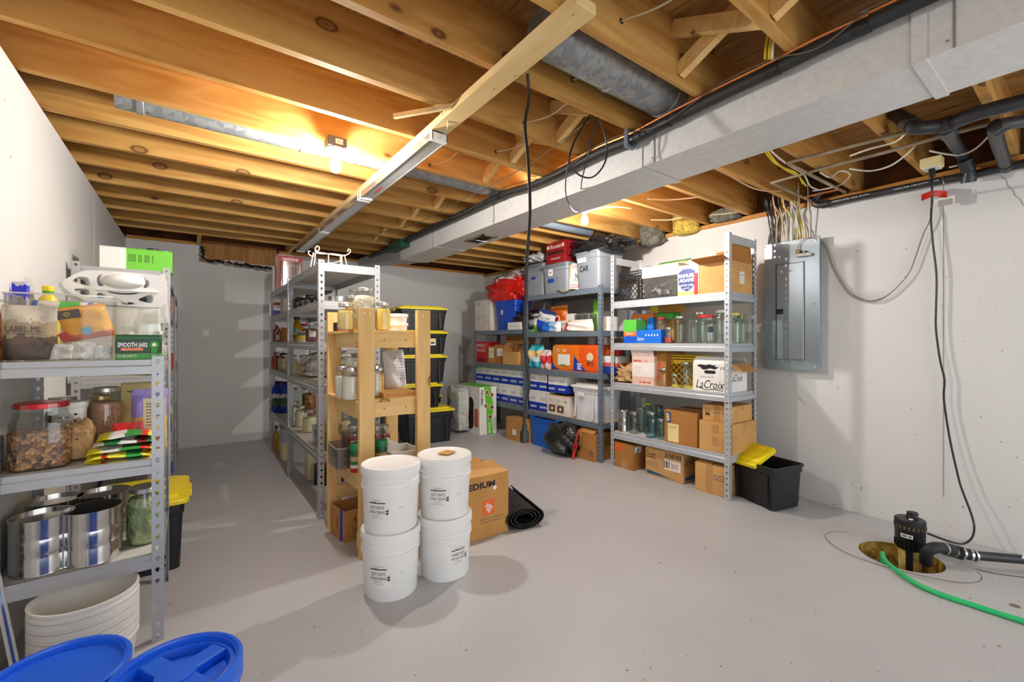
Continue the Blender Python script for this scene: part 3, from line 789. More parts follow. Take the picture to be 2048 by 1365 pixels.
def wrap(t, R, z, w, h, mat, a0=0.0, name='printed_label', R2=None, th=0.0005):
    """label bent round a cylinder; a0 = angle from -y towards +x"""
    R2 = R if R2 is None else R2
    def fn(i, j):
        a = a0 + (i - .5) * w / R; r = R2 + (R - R2) * j
        return (r * sin(a), -r * cos(a), z + (j - .5) * h)
    o = obj(name, MB().grid(fn, 9, 2), mat, t)
    return o
def ctext(s, w, h, mat, t, R, z, a0=0.0, R2=None, name='lettering', bold=0.0, shear=0.0):
    """lettering bent round a cylinder"""
    o = text(s, w, h, mat, t, (0, 0, 0), name=name, bold=bold, shear=shear)
    R2 = R if R2 is None else R2
    for q in o.data.vertices:
        x, y, _ = q.co; f = (y / h + .5); r = R2 + (R - R2) * f + .0006
        a = a0 + x / R
        q.co = (r * sin(a), -r * cos(a), z + y)
    o.rotation_euler = (0, 0, 0); o.location = (0, 0, 0)
    return o
def bag(label, loc, rz, w, d, h, mat, seed=1, name='plastic_bag', cat='bag', group=None, amp=.2, knot=False, sq=.6):
    t = thing(name, label, cat, loc, rz, group)
    obj('sack', lump(w, d, h, seed, 32, 20, amp, sq, .15), mat, t)
    if knot:
        mb = MB().grid(lambda i, j: ((.02 + .05*j*j) * w * 2 * cos(2*pi*i) * (1 + .3*sin(10*pi*i)), (.02 + .05*j*j) * w * 2 * sin(2*pi*i) * (1 + .3*sin(8*pi*i)), h * .93 + j * h * .18), 16, 5, wrap=True)
        obj('gathered_neck', mb, mat, t)
    return t
def pouch(label, loc, rz, w, h, th, mat, seed=1, name='food_pouch', cat='pouch', group=None, rx=0, ry=0, seal=None, wob=.06):
    """flat filled pouch standing on its bottom edge, front to local -y"""
    t = thing(name, label, cat, loc, rz, group, rx, ry)
    rnd = random.Random(seed); p1, p2, p3 = [rnd.uniform(0, 6.28) for _ in range(3)]
    def side(s):
        def fn(i, j):
            x = (i - .5) * w; z = j * h
            e = max(0.0, min(1, i * 7, (1 - i) * 7)) ** .5 * max(0, min(1, j * 9 + .25, (1 - j) * 5 - .35)) ** .5
            b = th / 2 * e * (1 + .35 * sin(7 * i + p1 + 5 * j) * sin(6 * j + p2))
            return (x * (1 - .05 * e) + wob * w * .2 * sin(4 * j + p3), s * b + wob * th * sin(6 * i + 3 * j + p1), z)
        return fn
    mb = MB().grid(side(-1), 15, 14); mb.grid(side(1), 15, 14)
    obj('film', mb, mat, t, smooth=70)
    if seal:
        obj('top_seal', MB().grid(lambda i, j: ((i - .5) * w * 1.005, -.0012 + .002 * sin(9 * i), h * .93 + j * h * .08), 9, 3), seal, t)
    return t
def can(label, loc, r, h, mat, name='tin_can', group=None, ribs=2, lid=False, cat='can'):
    t = thing(name, label, cat, loc, 0, group)
    pr = [(0, .003), (r*.96, .003), (r*.985, 0), (r, .003), (r*.99, .008)]
    for k in range(ribs):
        z = h * (.34 + .32 * k); pr += [(r*.99, z - .006), (r*.975, z), (r*.99, z + .006)]
    pr += [(r*.99, h - .008), (r, h - .004), (r, h), (r*.955, h)]
    pr += [(r*.955, h*.95), (0, h*.95)] if lid else [(r*.955, h - .01), (r*.965, .006), (0, .006)]
    obj('can_body', MB().lathe(pr, 40), mat, t)
    return t
def bucket(label, loc, r, h, mat, lidm=None, rz=0, name='lidded_bucket', group=None, taper=.88, cat='bucket', rings=(.80, .72)):
    t = thing(name, label, cat, loc, rz, group)
    rb = r * taper; R = lambda z: rb + (r * .965 - rb) * z / h
    pr = [(0, .004), (rb*.93, .004), (rb*.98, 0), (rb, .006)]
    for k, z in enumerate(sorted(rings)):
        zz = h * z; q = R(zz); o = r * .045 if k == 0 else r * .03
        pr += [(q, zz - .012), (q + o, zz - .010), (q + o, zz - .002), (q + o*.4, zz), (q + o * .3, zz + .006)]
    pr += [(R(h*.9), h*.9), (R(h*.93) + .004, h*.93), (R(h) + .004, h)]
    if not lidm: pr += [(R(h) - .004, h), (R(h) - .006, h - .01), (rb - .005, .01), (0, .01)]
    obj('pail', MB().lathe(pr, 48), mat, t)
    if lidm:
        lr = [(r*.985, h - .034), (r*1.0, h - .034), (r*1.005, h - .004), (r*.985, h + .006), (r*.93, h + .008), (r*.9, h + .003), (r*.86, h + .001), (r*.3, h + .002), (0, h + .002)]
        obj('lid', MB().lathe(lr, 48), lidm, t)
    return t
# measuring on the shelves: width, height and centre of what shows between two upright edges
def onX(u0, u1, vt, z, X):
    y0, y1 = P(u0, 0, X=X).y, P(u1, 0, X=X).y
    zt = P((u0 + u1) / 2, vt, X=X).z
    return abs(y0 - y1), zt - z, (y0 + y1) / 2
def onY(u0, u1, vt, z, Y):
    x0, x1 = P(u0, 0, Y=Y).x, P(u1, 0, Y=Y).x
    zt = P((u0 + u1) / 2, vt, Y=Y).z
    return abs(x1 - x0), zt - z, (x0 + x1) / 2

# ------------------------------------------------------------------ the six units
AL = (0.372, 0.776, 1.20)
shelf_unit('low grey steel shelving unit with three shelves against the wall, silver cans on it', -0.596, -0.088, 2.40, 3.00, 1.215, AL, STEEL, SHELFW)
A2 = (0.15, 0.6, 1.05, 1.49, 1.735)
shelf_unit('tall grey steel shelving unit behind the low shelf along the wall', XL + 0.006, -0.10, 3.66, 4.88, 1.76, A2, STEEL, SHELFW)
shelf_unit('tall grey steel shelving unit at the end wall, in line behind two others', XL + 0.006, -0.10, 4.90, 6.12, 1.76, A2, STEEL, SHELFW)
BL = (0.464, 0.957, 1.27, 1.57, 1.845)
shelf_unit('grey steel shelving unit with jars, standing behind the wooden rack', 0.745, 1.19, 3.34, 4.58, 1.865, BL, STEEL, SHELFW)
shelf_unit('grey steel shelving unit with bottles and a boxed red package, close to the end wall', 0.765, 1.21, 4.62, 5.88, 1.865, BL, STEEL, SHELFW)
RL = (0.352, 0.852, 1.258, 1.68)
shelf_unit('tall pale grey shelving unit of glass jars beside the breaker panel', 3.50, 3.96, 1.80, 3.03, 2.16, RL, STEELL, SHELFW, top_tie=True, sc=1.15)
MLV = (0.405, 0.933, 1.388, 1.85)
shelf_unit('blue-grey shelving unit carrying the grey totes', 3.47, 3.93, 3.14, 4.41, 1.872, MLV, STEELB, OSB)
NLV = (0.43, 0.96, 1.43)
shelf_unit('lower blue-grey shelving unit with blue bin and red bag on its top', 3.47, 3.93, 4.43, 5.68, 1.45, NLV, STEELB, OSB)

# ------------------------------------------------------------------ wooden rack
RX0, RX1, RY0, RY1, RH = 0.80, 1.25, 2.58, 3.16, 1.475
RXB = .755
rk = thing('wooden_rack', 'homemade pine rack of upright studs with three plank shelves', 'rack', (0, 0, 0))
def stud(x, y): return obj('post', MB().box(x, y, 0, x + .089, y + .038, RH), PINE, rk, bev=.002)
stud(RX0, RY0); stud(RX1 - .089, RY0); stud(RXB, RY1 - .038); stud(RX1 - .089, RY1 - .038)
WL = (0.50, 0.925, 1.345)
for z in WL:
    obj('shelf_plank', MB().prism([(RX0 - .005, RY0 + .038), (RX1 + .005, RY0 + .038), (RX1 + .005, RY1 - .038), (RXB - .005, RY1 - .038)], z - .018, z), PINEX, rk, bev=.001)
    for y in (RY0 + .038, RY1 - .076):
        r = obj('rail', MB().box(RX0 + .005, y, z - .107, RX1 - .005, y + .038, z - .018), PINEX, rk, bev=.002)
    for x in (RX0, RX1 - .038):
        r = obj('side_rail', MB().box(x, RY0 + .076, z - .107, x + .038, RY1 - .076, z - .018), BOARDY, rk, bev=.002)
    for x in (RX0 + .16, RX0 + .3):
        obj('screw', MB().lathe([(.004, 0), (.0035, .001), (0, .0012)], 8), INK, rk, (x, RY0 + .038, z - .06), (pi/2, 0, 0))
for y, z in ((RY0 + .038, .05), (RY1 - .076, .215)):
    obj('rail', MB().box(RX0 + .005, y, z, RX1 - .005, y + .038, z + .089), PINEX, rk, bev=.002)
for x in (RX1 - .038,):
    obj('side_rail', MB().box(x, RY0 + .076, .05, x + .038, RY1 - .076, .139), BOARDY, rk, bev=.002)
for x in (RX0 + .03, RX0 + .06, RX1 - .05):
    obj('screw', MB().lathe([(.004, 0), (.0035, .001), (0, .0012)], 8), LIDM, rk, (x, RY0, RH - .03), (pi/2, 0, 0))

# ------------------------------------------------------------------ white buckets
def dirof(u): a = (u - 1024) / FPX; d = Vec((_F[0] + a*_R[0], _F[1] + a*_R[1], 0)); return d.normalized()
BR, BH = .15, .322
SCR = plain('smudged_ink', (40, 40, 44), 0.7)
def pail(u, v, z, label, l1, l2, a0, k):
    d = dirof(u); q = P(u, v, Z=0) + d * (BR * .88)
    rz = atan2(d.x, d.y) * -1
    t = bucket(label, (q.x, q.y, z), BR, BH, WHITE, WHITE, rz=rz, group='stacked white food buckets')
    R = lambda zz: BR * .88 + (BR * .965 - BR * .88) * zz / BH + .0008
    zc = BH * .40
    wrap(t, R(zc + .06), zc, .13, .115, WHITEP, a0, R2=R(zc - .06))
    for s, w, h, dz, b in (('-----------', .05, .002, .048, .0), ('mmMmmmm', .085, .009, .036, .06), (l1, .075, .017, .012, .0), (l2, .085, .013, -.010, .0), ('-- ---- -', .04, .003, -.026, 0), ('NET WT 25 LB', .05, .005, -.038, .0)):
        ctext(s, w, h, SCR if h > .005 else INKG, t, R(zc + dz), zc + dz, a0, bold=b)
    ctext('217', .018, .007, INKG, t, R(BH*.42), BH*.42, a0 + .85)
    for k_ in range(3): wrap(t, R(zc), zc - .005 + .012 * k_ - .012, .012, .009, SCR, a0 + .37, name='stamp_block')
    return t
b1 = pail(782, 1205, 0, 'lower white bucket of the stack in front of the pine rack post', 'SOFT WHITE', 'WHEAT BERRIES', -.45, 0)
b2 = pail(890, 1166, 0, 'lower white bucket beside the moving box, its label turned aside', 'HARD RED', 'WINTER WHEAT', .55, 0)
b3 = pail(782, 1205, BH + .002, 'upper white bucket with a bare dished lid in front of the pine rack post', 'SOFT WHITE', 'WHEAT BERRIES', -.5, 0)
b4 = pail(889, 1165, BH + .002, 'upper white bucket with a cardboard square on its lid', 'SOFT WHITE', 'WHEAT BERRIES', -.25, 0)
tag(obj('cardboard_square', MB().box(-.042, -.034, 0, .042, .034, .003), KRAFT, None, (b4.location.x + .01, b4.location.y - .01, BH * 2 + .0105), (0, 0, .5)), 'small tan cardboard square lying on a white bucket lid', 'cardboard')

# ------------------------------------------------------------------ moving box with orange square logo
c1 = P(1017, 1062, Z=0)
ex = P(940, 1086, Z=0) - c1; rz = atan2(-ex.y, -ex.x)
mw, md, mh = .42, .40, .40
hx = Vec((cos(rz), sin(rz), 0)); hy = Vec((-sin(rz), cos(rz), 0))
zt = P(1018, 942, Y=c1.y).z; mh = zt
ctr = c1 - hx * mw / 2 + hy * md / 2
mvb = carton('tan moving box with an orange square logo and loose top flaps', ctr, rz, mw, md, mh, KRAFT, name='moving_box', open_=True)
flap(mvb, KRAFTL, mw - .004, md * .52, (0, -md/2, mh), (radians(8), 0, 0))
flap(mvb, KRAFTL, mw - .004, md * .52, (0, md/2, mh + .006), (radians(-12), 0, pi))
flap(mvb, KRAFTL, md - .02, mw * .4, (mw/2 - .003, 0, mh - .006), (radians(-4), 0, pi/2))
fy = -md/2 - .0003
text('MEDIUM', .26, .042, INK, mvb, (-.03, fy, mh - .06), bold=.04)
label_plate(.095, .095, INKO, mvb, (.05, fy, mh * .48), name='orange_logo')
text('THE\nHOME\nDEPOT', .05, .055, INKW, mvb, (.05, fy - .001, mh * .48), roll=.75, bold=.05)
text('MORE SAVING.  MORE DOING.', .19, .011, INKG, mvb, (.08, fy, mh * .30)); text('GET IT ALL AT HOMEDEPOT.COM', .19, .011, INKG, mvb, (.08, fy, mh * .25))
obj('tear', lump(.03, .012, .03, 4), WHITEP, mvb, (.10, fy + .004, mh * .74))
text('* FRAGILE *', .11, .05, KRAFTD, mvb, (.02, .04, mh + .06), '+z')

# rolled black mat
m0 = P(1020, 1066, Z=0); m1 = P(1088, 1052, Z=0)
rm = thing('rolled_mat', 'rolled black rubber floor mat beside the moving box', 'mat', (1.80, 2.60, 0), 0)
sp = []
for k in range(64):
    a = 2 * pi * 3.1 * k / 63; r = .035 + .055 * k / 63
    sp.append((r * 1.35 * cos(a), .078 + r * .84 * sin(a)))
mb = MB(); L = .36; tt = .0085
inner = []
for k, (x, z) in enumerate(sp):
    x0, z0 = sp[max(k-1, 0)]; x1, z1 = sp[min(k+1, 63)]; nx, nz = z1 - z0, -(x1 - x0); q = sqrt(nx*nx + nz*nz) or 1
    inner.append((x + nx/q*tt, z + nz/q*tt))
mb.loft([[(x, -L/2, z), (x, L/2, z), (i_[0], L/2, i_[1]), (i_[0], -L/2, i_[1])] for (x, z), i_ in zip(sp, inner)])
t = NT('knobbly_black_rubber'); t.b.inputs['Roughness'].default_value = .55
v = t.coords(scale=(1, 1, 1)); vo = t.n('TexVoronoi'); vo.inputs['Scale'].default_value = 90; t.l(v, vo.inputs['Vector'])
t.color(t.ramp(vo.outputs['Distance'], [(.1, (44, 44, 46)), (.6, (14, 14, 15))])); t.bump(vo.outputs['Distance'], 1.0, .01)
obj('roll', mb, t.m, rm, smooth=60)
rm.location = ((m0.x + m1.x)/2 + .0, (m0.y + m1.y)/2 + L*.75, 0); rm.rotation_euler = (0, 0, radians(-14)); rm.scale = (1.15, 1.5, .95); rm.location.x += .05

# small open box with printed arrows under the rack's edge
c = P(684, 1087, Z=0)
sb = carton('open cardboard box with arrow symbols and blue tape beside the rack foot', (0, 0, 0), 0, .31, .22, .20, KRAFT, open_=True)
sb.rotation_euler = (0, 0, radians(8)); sb.location = (c.x + .15, c.y + .115, 0)
for k, x in enumerate((-.085, -.055)): text('\u2191', .02, .045, INK, sb, (x, -.1103, .135), bold=.05)
text('I could\nkeep\nyour\nproduce', .13, .13, INK, sb, (.06, -.1103, .09), bold=.03)
mb = MB()
for r in range(3): mb.box(-.095, -.1104, .015 + r*.027, -.045, -.1101, .018 + r*.027)
mb.box(-.096, -.1104, .012, -.094, -.1101, .095).box(-.046, -.1104, .012, -.044, -.1101, .095)
obj('care_symbol', mb, INK, sb)
obj('blue_tape', MB().box(-.1556, -.08, .0, -.1551, -.04, .2), INKB, sb)
text('(', .02, .08, INK, sb, (-.1556, .0, .1), '-x', bold=.06)

# ------------------------------------------------------------------ blue pails with gamma lids by the camera side
def blue_pail(u, v, r, label, cross, zt):
    q = P(u, v, Z=zt)
    t = bucket(label, (q.x, q.y, 0), r, zt, BLUE, None, group=None, name='blue_pail')
    R = r
    lr = [(R*.99, zt - .05), (R*1.03, zt - .05), (R*1.03, zt - .035), (R*1.015, zt - .033), (R*1.015, zt - .02), (R*1.03, zt - .018), (R*1.03, zt + .004), (R*1.0, zt + .01), (R*.95, zt + .01), (R*.935, zt + .004), (R*.91, zt + .004), (R*.905, zt - .008)]
    lr += [(R*.82, zt - .006), (R*.78, zt - .03), (0, zt - .03)] if cross else [(R*.8, zt - .012), (0, zt - .012)]
    ld = obj('lid', MB().lathe(lr, 64), BLUE, t)
    if cross:
        for k in range(2):
            T = Mat.Translation((0, 0, 0)) @ Mat.Rotation(.55 + k * pi/2, 4, 'Z')
            g = MB().box(-R*.80, -.028, zt - .031, R*.80, .028, zt - .004, T)
            obj('grip_bar', g, BLUE, ld, bev=.005)
        obj('hub', MB().lathe([(.05, zt - .03), (.048, zt + .0), (.03, zt + .001), (0, zt + .001)], 24), BLUE, ld)
    else:
        text('LID LOK', .09, .014, BLUE, ld, (0, -R*.5, zt - .011), '+z', bold=.02)
    return t
blue_pail(352, 1345, .152, 'blue pail with a cross-gripped screw lid', True, .375)
blue_pail(112, 1352, .152, 'blue pail with a plain recessed flat lid', False, .375)
# nested stack of open white buckets under the low shelf
for k in range(5):
    t = bucket('open white bucket nested in a stack under the low shelf' if k < 4 else 'topmost open white bucket of the nested stack, its inside showing', (-.324, 2.365, .036 * k), .162, .158, OFFW, None, name='nested_bucket', group='nested white buckets', rings=(.86, .72))
    if k == 0:
        wrap(t, .152, .08, .085, .12, WHITEP, .75, R2=.146)
        ctext('WARNING', .055, .012, INK, t, .153, .125, .78, bold=.05); ctext('AVISO', .04, .012, INK, t, .151, .10, .78, bold=.05); ctext('\u2298', .05, .05, INK, t, .149, .055, .75)
tag(obj('metal_tube', MB().tube([P(30, 1335, Y=2.05), P(-6, 1165, Y=2.05), P(-20, 1100, Y=2.05)], .011, 10), TIN), 'bright metal tube leaning beside the nested buckets', 'tube')
# black tote with yellow lid behind the low shelf, seen past its post
tote('black tote with a yellow lid on the floor behind the low shelf', (-.235, 3.33, 0.0), 0, .45, .54, .42, BLACK, YELLOW)
# black bin with yellow lid leaning inside
bq = P(1546, 1021, Z=-.02)
wbin = tote('open black bin beside the pale shelving unit', (0, 0, 0), 0, .40, .37, .335, BLACK, None, name='black_bin', cat='bin', taper=.84)
wbin.rotation_euler = (0, 0, radians(-103)); br = Mat.Rotation(radians(-103), 4, 'Z')
wbin.location = bq - br @ Vec((.40*.42 - .01, -.37*.42 + .01, 0)); wbin.location.z = floorz(wbin.location.x, wbin.location.y) - .001
yl = thing('yellow_lid', 'yellow ribbed tote lid leaning out of the open black bin', 'lid', wbin.location + br @ Vec((-.07, -.065, .385)), radians(-103), rx=radians(24))
obj('lid_plate', MB().loft([rring(.125, .115, .03, 0), rring(.125, .115, .03, .012), rring(.118, .108, .025, .016), rring(.09, .08, .02, .016), rring(.085, .075, .02, .008)]), YELLOW, yl)
for k in (-.05, 0, .05): obj('lid_rib', MB().box(-.08, k - .003, .007, .08, k + .003, .012), YELLOW, yl)
obj('lid_rim', MB().loft([rring(.13, .12, .03, -.014), rring(.13, .12, .03, .004), rring(.125, .115, .03, .004), rring(.125, .115, .03, -.014)], False, False, True), YELLOW, yl)
obj('lid_grip', MB().box(-.12, -.155, -.03, .12, -.11, .006), YELLOW, yl, bev=.008)

# ------------------------------------------------------------------ packaging prints
def banded(name, stops, axis=2, wob=.05, rough=.35, nscale=4.0, spec=.5, bump=.25):
    """printed film or paper in bands along one axis of the thing"""
    if name in MATS: return MATS[name]
    t = NT(name); t.b.inputs['Roughness'].default_value = rough; t.b.inputs['Specular IOR Level'].default_value = spec
    tc = t.n('TexCoord'); sp = t.n('SeparateXYZ'); t.l(tc.outputs['Generated'], sp.inputs[0])
    v = t.coords('Generated'); n = t.noise(v, nscale, 3)
    m = t.n('Math', operation='MULTIPLY_ADD'); m.inputs[1].default_value = wob * 2; t.l(n, m.inputs[0]); t.l(sp.outputs[axis], m.inputs[2])
    s2 = t.n('Math', operation='SUBTRACT'); s2.inputs[1].default_value = wob; t.l(m.outputs[0], s2.inputs[0])
    q = t.n('ValToRGB'); q.color_ramp.interpolation = 'CONSTANT'; e = q.color_ramp.elements
    while len(e) < len(stops): e.new(0.5)
    for el, (p_, c) in zip(e, stops): el.position = p_; el.color = rgb(c)
    t.l(s2.outputs[0], q.inputs['Fac']); t.color(q.outputs['Color'])
    if bump: t.bump(t.noise(v, nscale * 2.2, 4), bump, .02)
    MATS[name] = t.m; return t.m
def qy(u0, v0, u1, v1, Y):
    a, b = P(u0, v0, Y=Y), P(u1, v1, Y=Y)
    um = P((u0 + u1) / 2, v1, Y=Y); ut = P((u0 + u1) / 2, v0, Y=Y)
    return (a.x + b.x) / 2, um.z, abs(b.x - a.x), ut.z - um.z
Z1, Z2, Z3 = 1.20, .776, .372
E1 = .0005

# clear bin with snack bags, on top of the low shelf
bx0, bx1, by0, by1 = -.562, P(234, 0, Y=2.43).x, 2.43, 2.80
cb = thing('clear_bin', 'clear plastic bin full of snack bags on the low shelf', 'bin', ((bx0+bx1)/2, (by0+by1)/2, Z1))
a, b, hh = (bx1-bx0)/2, (by1-by0)/2, .265
mb = MB().loft([rring(a*.96, b*.96, .02, .001), rring(a, b, .025, hh), rring(a-.003, b-.003, .022, hh), rring(a*.96-.003, b*.96-.003, .018, .004)])
obj('bin_wall', mb, CLEARP, cb)
obj('rim', MB().loft([rring(a+.004, b+.004, .028, hh-.006), rring(a+.004, b+.004, .028, hh), rring(a, b, .025, hh), rring(a, b, .025, hh-.006)], False, False, True), glass('bin_rim_plastic', (240, 236, 228), .2, .1, .3), cb)
x, z, w, h = qy(4, 603, 116, 712, 2.50)
pz = Z1 + .006
brown = banded('snack_bag_print', [(0, (70, 44, 30)), (.3, (104, 70, 46)), (.44, (186, 160, 124)), (.7, (214, 204, 186))], wob=.16, nscale=6)
t = pouch('frosted zip bag of brown trail mix with black lettering, in the clear bin', (x, 2.50, pz), 0, w, h, .07, brown, 3, name='zip_bag')
text('LABEL ME', w*.62, .022, INK, t, (-.01, -.049, h*.56)); text('with contents & best before date', w*.6, .007, INK, t, (-.01, -.049, h*.48)); obj('underline', MB().box(-w*.33, -.0495, h*.515, w*.3, -.049, h*.52), INK, t)
x, z, w, h = qy(-16, 600, 16, 704, 2.57)
pouch('clear bag of orange cracker mix by the bin corner', (x + .012, 2.585, pz), 0, .06, h, .05, speckle('orange_mix', [(206, 120, 50), (150, 84, 40), (226, 170, 96), (120, 70, 40)], 40), 5, name='zip_bag')
x, z, w, h = qy(106, 612, 234, 692, 2.535)
yb = banded('yellow_pouch_print', [(0, (214, 96, 24)), (.16, (246, 176, 18)), (.95, (240, 150, 30))], wob=.1)
t = pouch('yellow and orange snack pouch slumped in the clear bin', (x + .01, 2.565, z + .03), 0, w*.8, h*.85, .045, yb, 8, ry=radians(-12))
label_plate(.07, .035, plain('dark_brown_print', (70, 58, 48), .5), t, (-.04, -.031, h*.66)); label_plate(.03, .03, plain('light_blue_print', (90, 170, 200), .5), t, (.0, -.031, h*.2)); label_plate(.03, .04, INKR, t, (-.07, -.03, h*.12), roll=.3)
text('\u00a9', .02, .02, INKY, t, (-.045, -.0325, h*.66)); text('25%', .022, .01, plain('pale_pink_print', (236, 190, 196), .5), t, (.0, -.0315, h*.38))
foilm = wrinkled('silver_foil', (206, 204, 200), .28, .8, 16, .8, .25)
for i, (u0, u1, v0, Yq) in enumerate(((100, 150, 686, 2.47), (140, 190, 683, 2.475), (184, 224, 690, 2.47))):
    x, z, w, h = qy(u0, v0, u1, 716, Yq)
    pouch('small crinkled foil sachet at the bottom of the clear bin', (x, Yq - .002 * i, pz), 0, w, h*1.1, .02, foilm, 20 + i, group='foil sachets', rx=radians(-20))
x, z, w, h = qy(54, 592, 188, 634, 2.62)
pk = banded('striped_packet_print', [(0, (44, 96, 200)), (.09, (206, 200, 190)), (.42, (76, 176, 60)), (.72, (214, 208, 200)), (.84, (44, 96, 200)), (.93, (232, 180, 40))], axis=0, wob=.02, bump=.1)
t = pouch('long packet striped blue, grey and green across the clear bin', (x, 2.665, z - .01), 0, w, h, .03, pk, 31, rx=radians(-25))
label_plate(.05, .016, INKY, t, (.06, -.018, h*.3)); text('NET 3.60', .04, .009, INK, t, (.06, -.0187, h*.3))
x, z, w, h = qy(18, 562, 55, 600, 2.66)
pouch('crumpled blue and clear bag end sticking up from the bin', (x, 2.69, Z1 + .10), 0, w, z + h - Z1 - .10, .03, banded('blue_crumple', [(0, (170, 166, 170)), (.72, (30, 40, 200)), (.93, (200, 200, 210))], wob=.15), 33)
q = P(96, 0, Y=2.74)
bo = thing('squeeze_bottle', 'yellow squeeze bottle with a yellow cap rising from the clear bin', 'bottle', (q.x, 2.742, pz))
zt = P(96, 573, Y=2.74).z - pz
obj('bottle_body', MB().lathe([(0, 0), (.034, .001), (.037, .01), (.037, zt*.7), (.03, zt*.82), (.014, zt*.89), (.014, zt*.91)], 20), plain('yellow_bottle', (232, 208, 40), .35), bo)
obj('cap', MB().lathe([(.019, zt*.93), (.02, zt*.94), (.02, zt - .002), (.018, zt), (0, zt)], 20), YELLOW, bo)
obj('neck_ring', MB().lathe([(.014, zt*.9), (.018, zt*.905), (.018, zt*.93), (.014, zt*.935)], 20), INKGR, bo)

# green jar box
x, z, w, h = qy(234, 666, 324, 716, 2.43)
gb = banded('green_box_print', [(0, (64, 150, 50)), (.26, (14, 60, 28)), (.85, (20, 96, 44))], wob=.0, bump=0)
t = carton('dark green printed box of canning jars at the shelf corner', (x - .006, 2.43 + .085, Z1 + E1), 0, w, .16, h, gb, tape=False, name='jar_box')
fy = -.0805
text('SMOOTH JARS', w*.66, .026, INKW, t, (-w*.12, fy, h*.57), bold=.03); text('SEALS UP TO 18 MONTHS', w*.45, .008, INKW, t, (-.02, fy - .0006, h*.42)); label_plate(w*.5, .012, INKO, t, (-.02, fy, h*.42))
text('12 QUARTS', w*.4, .012, INKW, t, (-.035, fy, h*.15)); text('946 ml', w*.2, .012, INKW, t, (.06, fy, h*.15))
obj('ribbon_seal', MB().lathe([(.017, 0), (.014, .001), (0, .001)], 14), INKGR, t, (w*.36, fy, h*.6), (pi/2, 0, 0)); obj('seal_centre', MB().lathe([(.008, 0), (0, .0005)], 12), INKW, t, (w*.36, fy - .0012, h*.6), (pi/2, 0, 0))
obj('ribbon_tail', MB().box(w*.36 - .009, fy - .0006, h*.28, w*.36 + .009, fy, h*.55), INKGR, t)
FLOUR = plain('white_flour', (232, 226, 212), .8, 0, .03); MILK = plain('cream_powder', (238, 226, 186), .8, 0, .03); CORN = plain('yellow_cornmeal', (244, 206, 96), .8, 0, .05)
jar('wide empty glass jar behind the green jar box', (-.145, 2.70, Z1 + E1), .062, .235, None, lid=None, square=True)
jar('glass jar of white powder behind the green jar box', (-.235, 2.90, Z1 + E1), .05, .19, FLOUR, .7)
jar('small clear jar with steel lid between box and shelf post', (-.118, 2.86, Z1 + E1), .03, .13, FLOUR, .5)

# white plastic panels with oval cutouts, stacked upright
def plate_with_holes(outer, holes, th):
    cu = bpy.data.curves.new('c', 'CURVE'); cu.dimensions = '2D'; cu.fill_mode = 'BOTH'; cu.extrude = th / 2; cu.resolution_u = 1
    for pl_ in [outer] + holes:
        s = cu.splines.new('POLY'); s.points.add(len(pl_) - 1); s.use_cyclic_u = True
        for q, (x, y) in zip(s.points, pl_): q.co = (x, y, 0, 1)
    o = bpy.data.objects.new('c', cu); COL.objects.link(o)
    me = bpy.data.meshes.new_from_object(o); bpy.data.objects.remove(o); bpy.data.curves.remove(cu)
    return me
def sm2(pts, k=4): return [(p.x, p.y) for p in spline([(x, y, 0) for x, y in pts], k, True)]
Yp = 2.86; sc = (P(336, 0, Y=Yp).x - P(127, 0, Y=Yp).x) / 1035
zx = lambda x, y: ((x - 1100) * sc, (600 - y) * sc)
out = sm2([zx(*p) for p in ((615, 350), (660, 270), (760, 185), (880, 145), (1200, 140), (1560, 150), (1640, 220), (1650, 400), (1620, 560), (1500, 600), (1150, 590), (900, 565), (720, 480))])
hol = [sm2([zx(*p) for p in pl_], 3) for pl_ in (((700, 300), (770, 240), (850, 250), (865, 345), (780, 330)), ((720, 400), (850, 395), (860, 480), (780, 460)),
   ((930, 260), (950, 200), (985, 195), (960, 260), (1000, 330), (950, 340)), ((1400, 190), (1450, 230), (1460, 290), (1420, 340), (1395, 320), (1415, 260)),
   ((1030, 405), (1190, 420), (1350, 405), (1300, 432), (1190, 442), (1080, 432)), ((930, 490), (950, 430), (1020, 470), (990, 498)), ((1340, 495), (1480, 430), (1490, 535), (1410, 530)), ((1150, 555), (1170, 540), (1280, 540), (1300, 565), (1200, 572)))]
pme = plate_with_holes(out, hol, .006); pme.name = 'panel'; pme.materials.append(WHITE)
a0 = P(229, 612, Y=Yp)
lbw = ['foremost white plastic tray of the upright stack, with oval cutouts', 'white plastic tray nested inside the upright stack of trays', 'rearmost white plastic tray of the upright stack']
for k in range(9):
    t = thing('plastic_tray', lbw[0] if k == 0 else lbw[2] if k == 8 else lbw[1], 'tray', (a0.x - .004 * k, Yp + .014 * k, a0.z - .002), group='white plastic trays')
    obj('tray_plate', pme, None, t, (0, 0, 0), (pi/2, 0, 0))
    if k == 0:
        obj('oval_boss', MB().lathe([(1.0, 0), (.98, .012), (0, .014)], 28), WHITE, t, (90*sc, -.003, 330*sc), (pi/2, 0, 0)).scale = (225*sc, 100*sc, 1)
        obj('ledge', MB().box(-190*sc, -.02, 200*sc, 450*sc, 0, 212*sc), WHITE, t, bev=.002)
    obj('edge_slat', MB().box(530*sc, -.002, -.09, 530*sc + .01, .004, 440*sc), WHITE, t, rot=(0, radians(-4), 0))
carton('plain white carton beneath the stacked white trays', (a0.x - .03, 2.93, Z1 + E1), 0, .40, .14, a0.z - Z1 - .004, WHITEP, tape=False, name='white_carton')

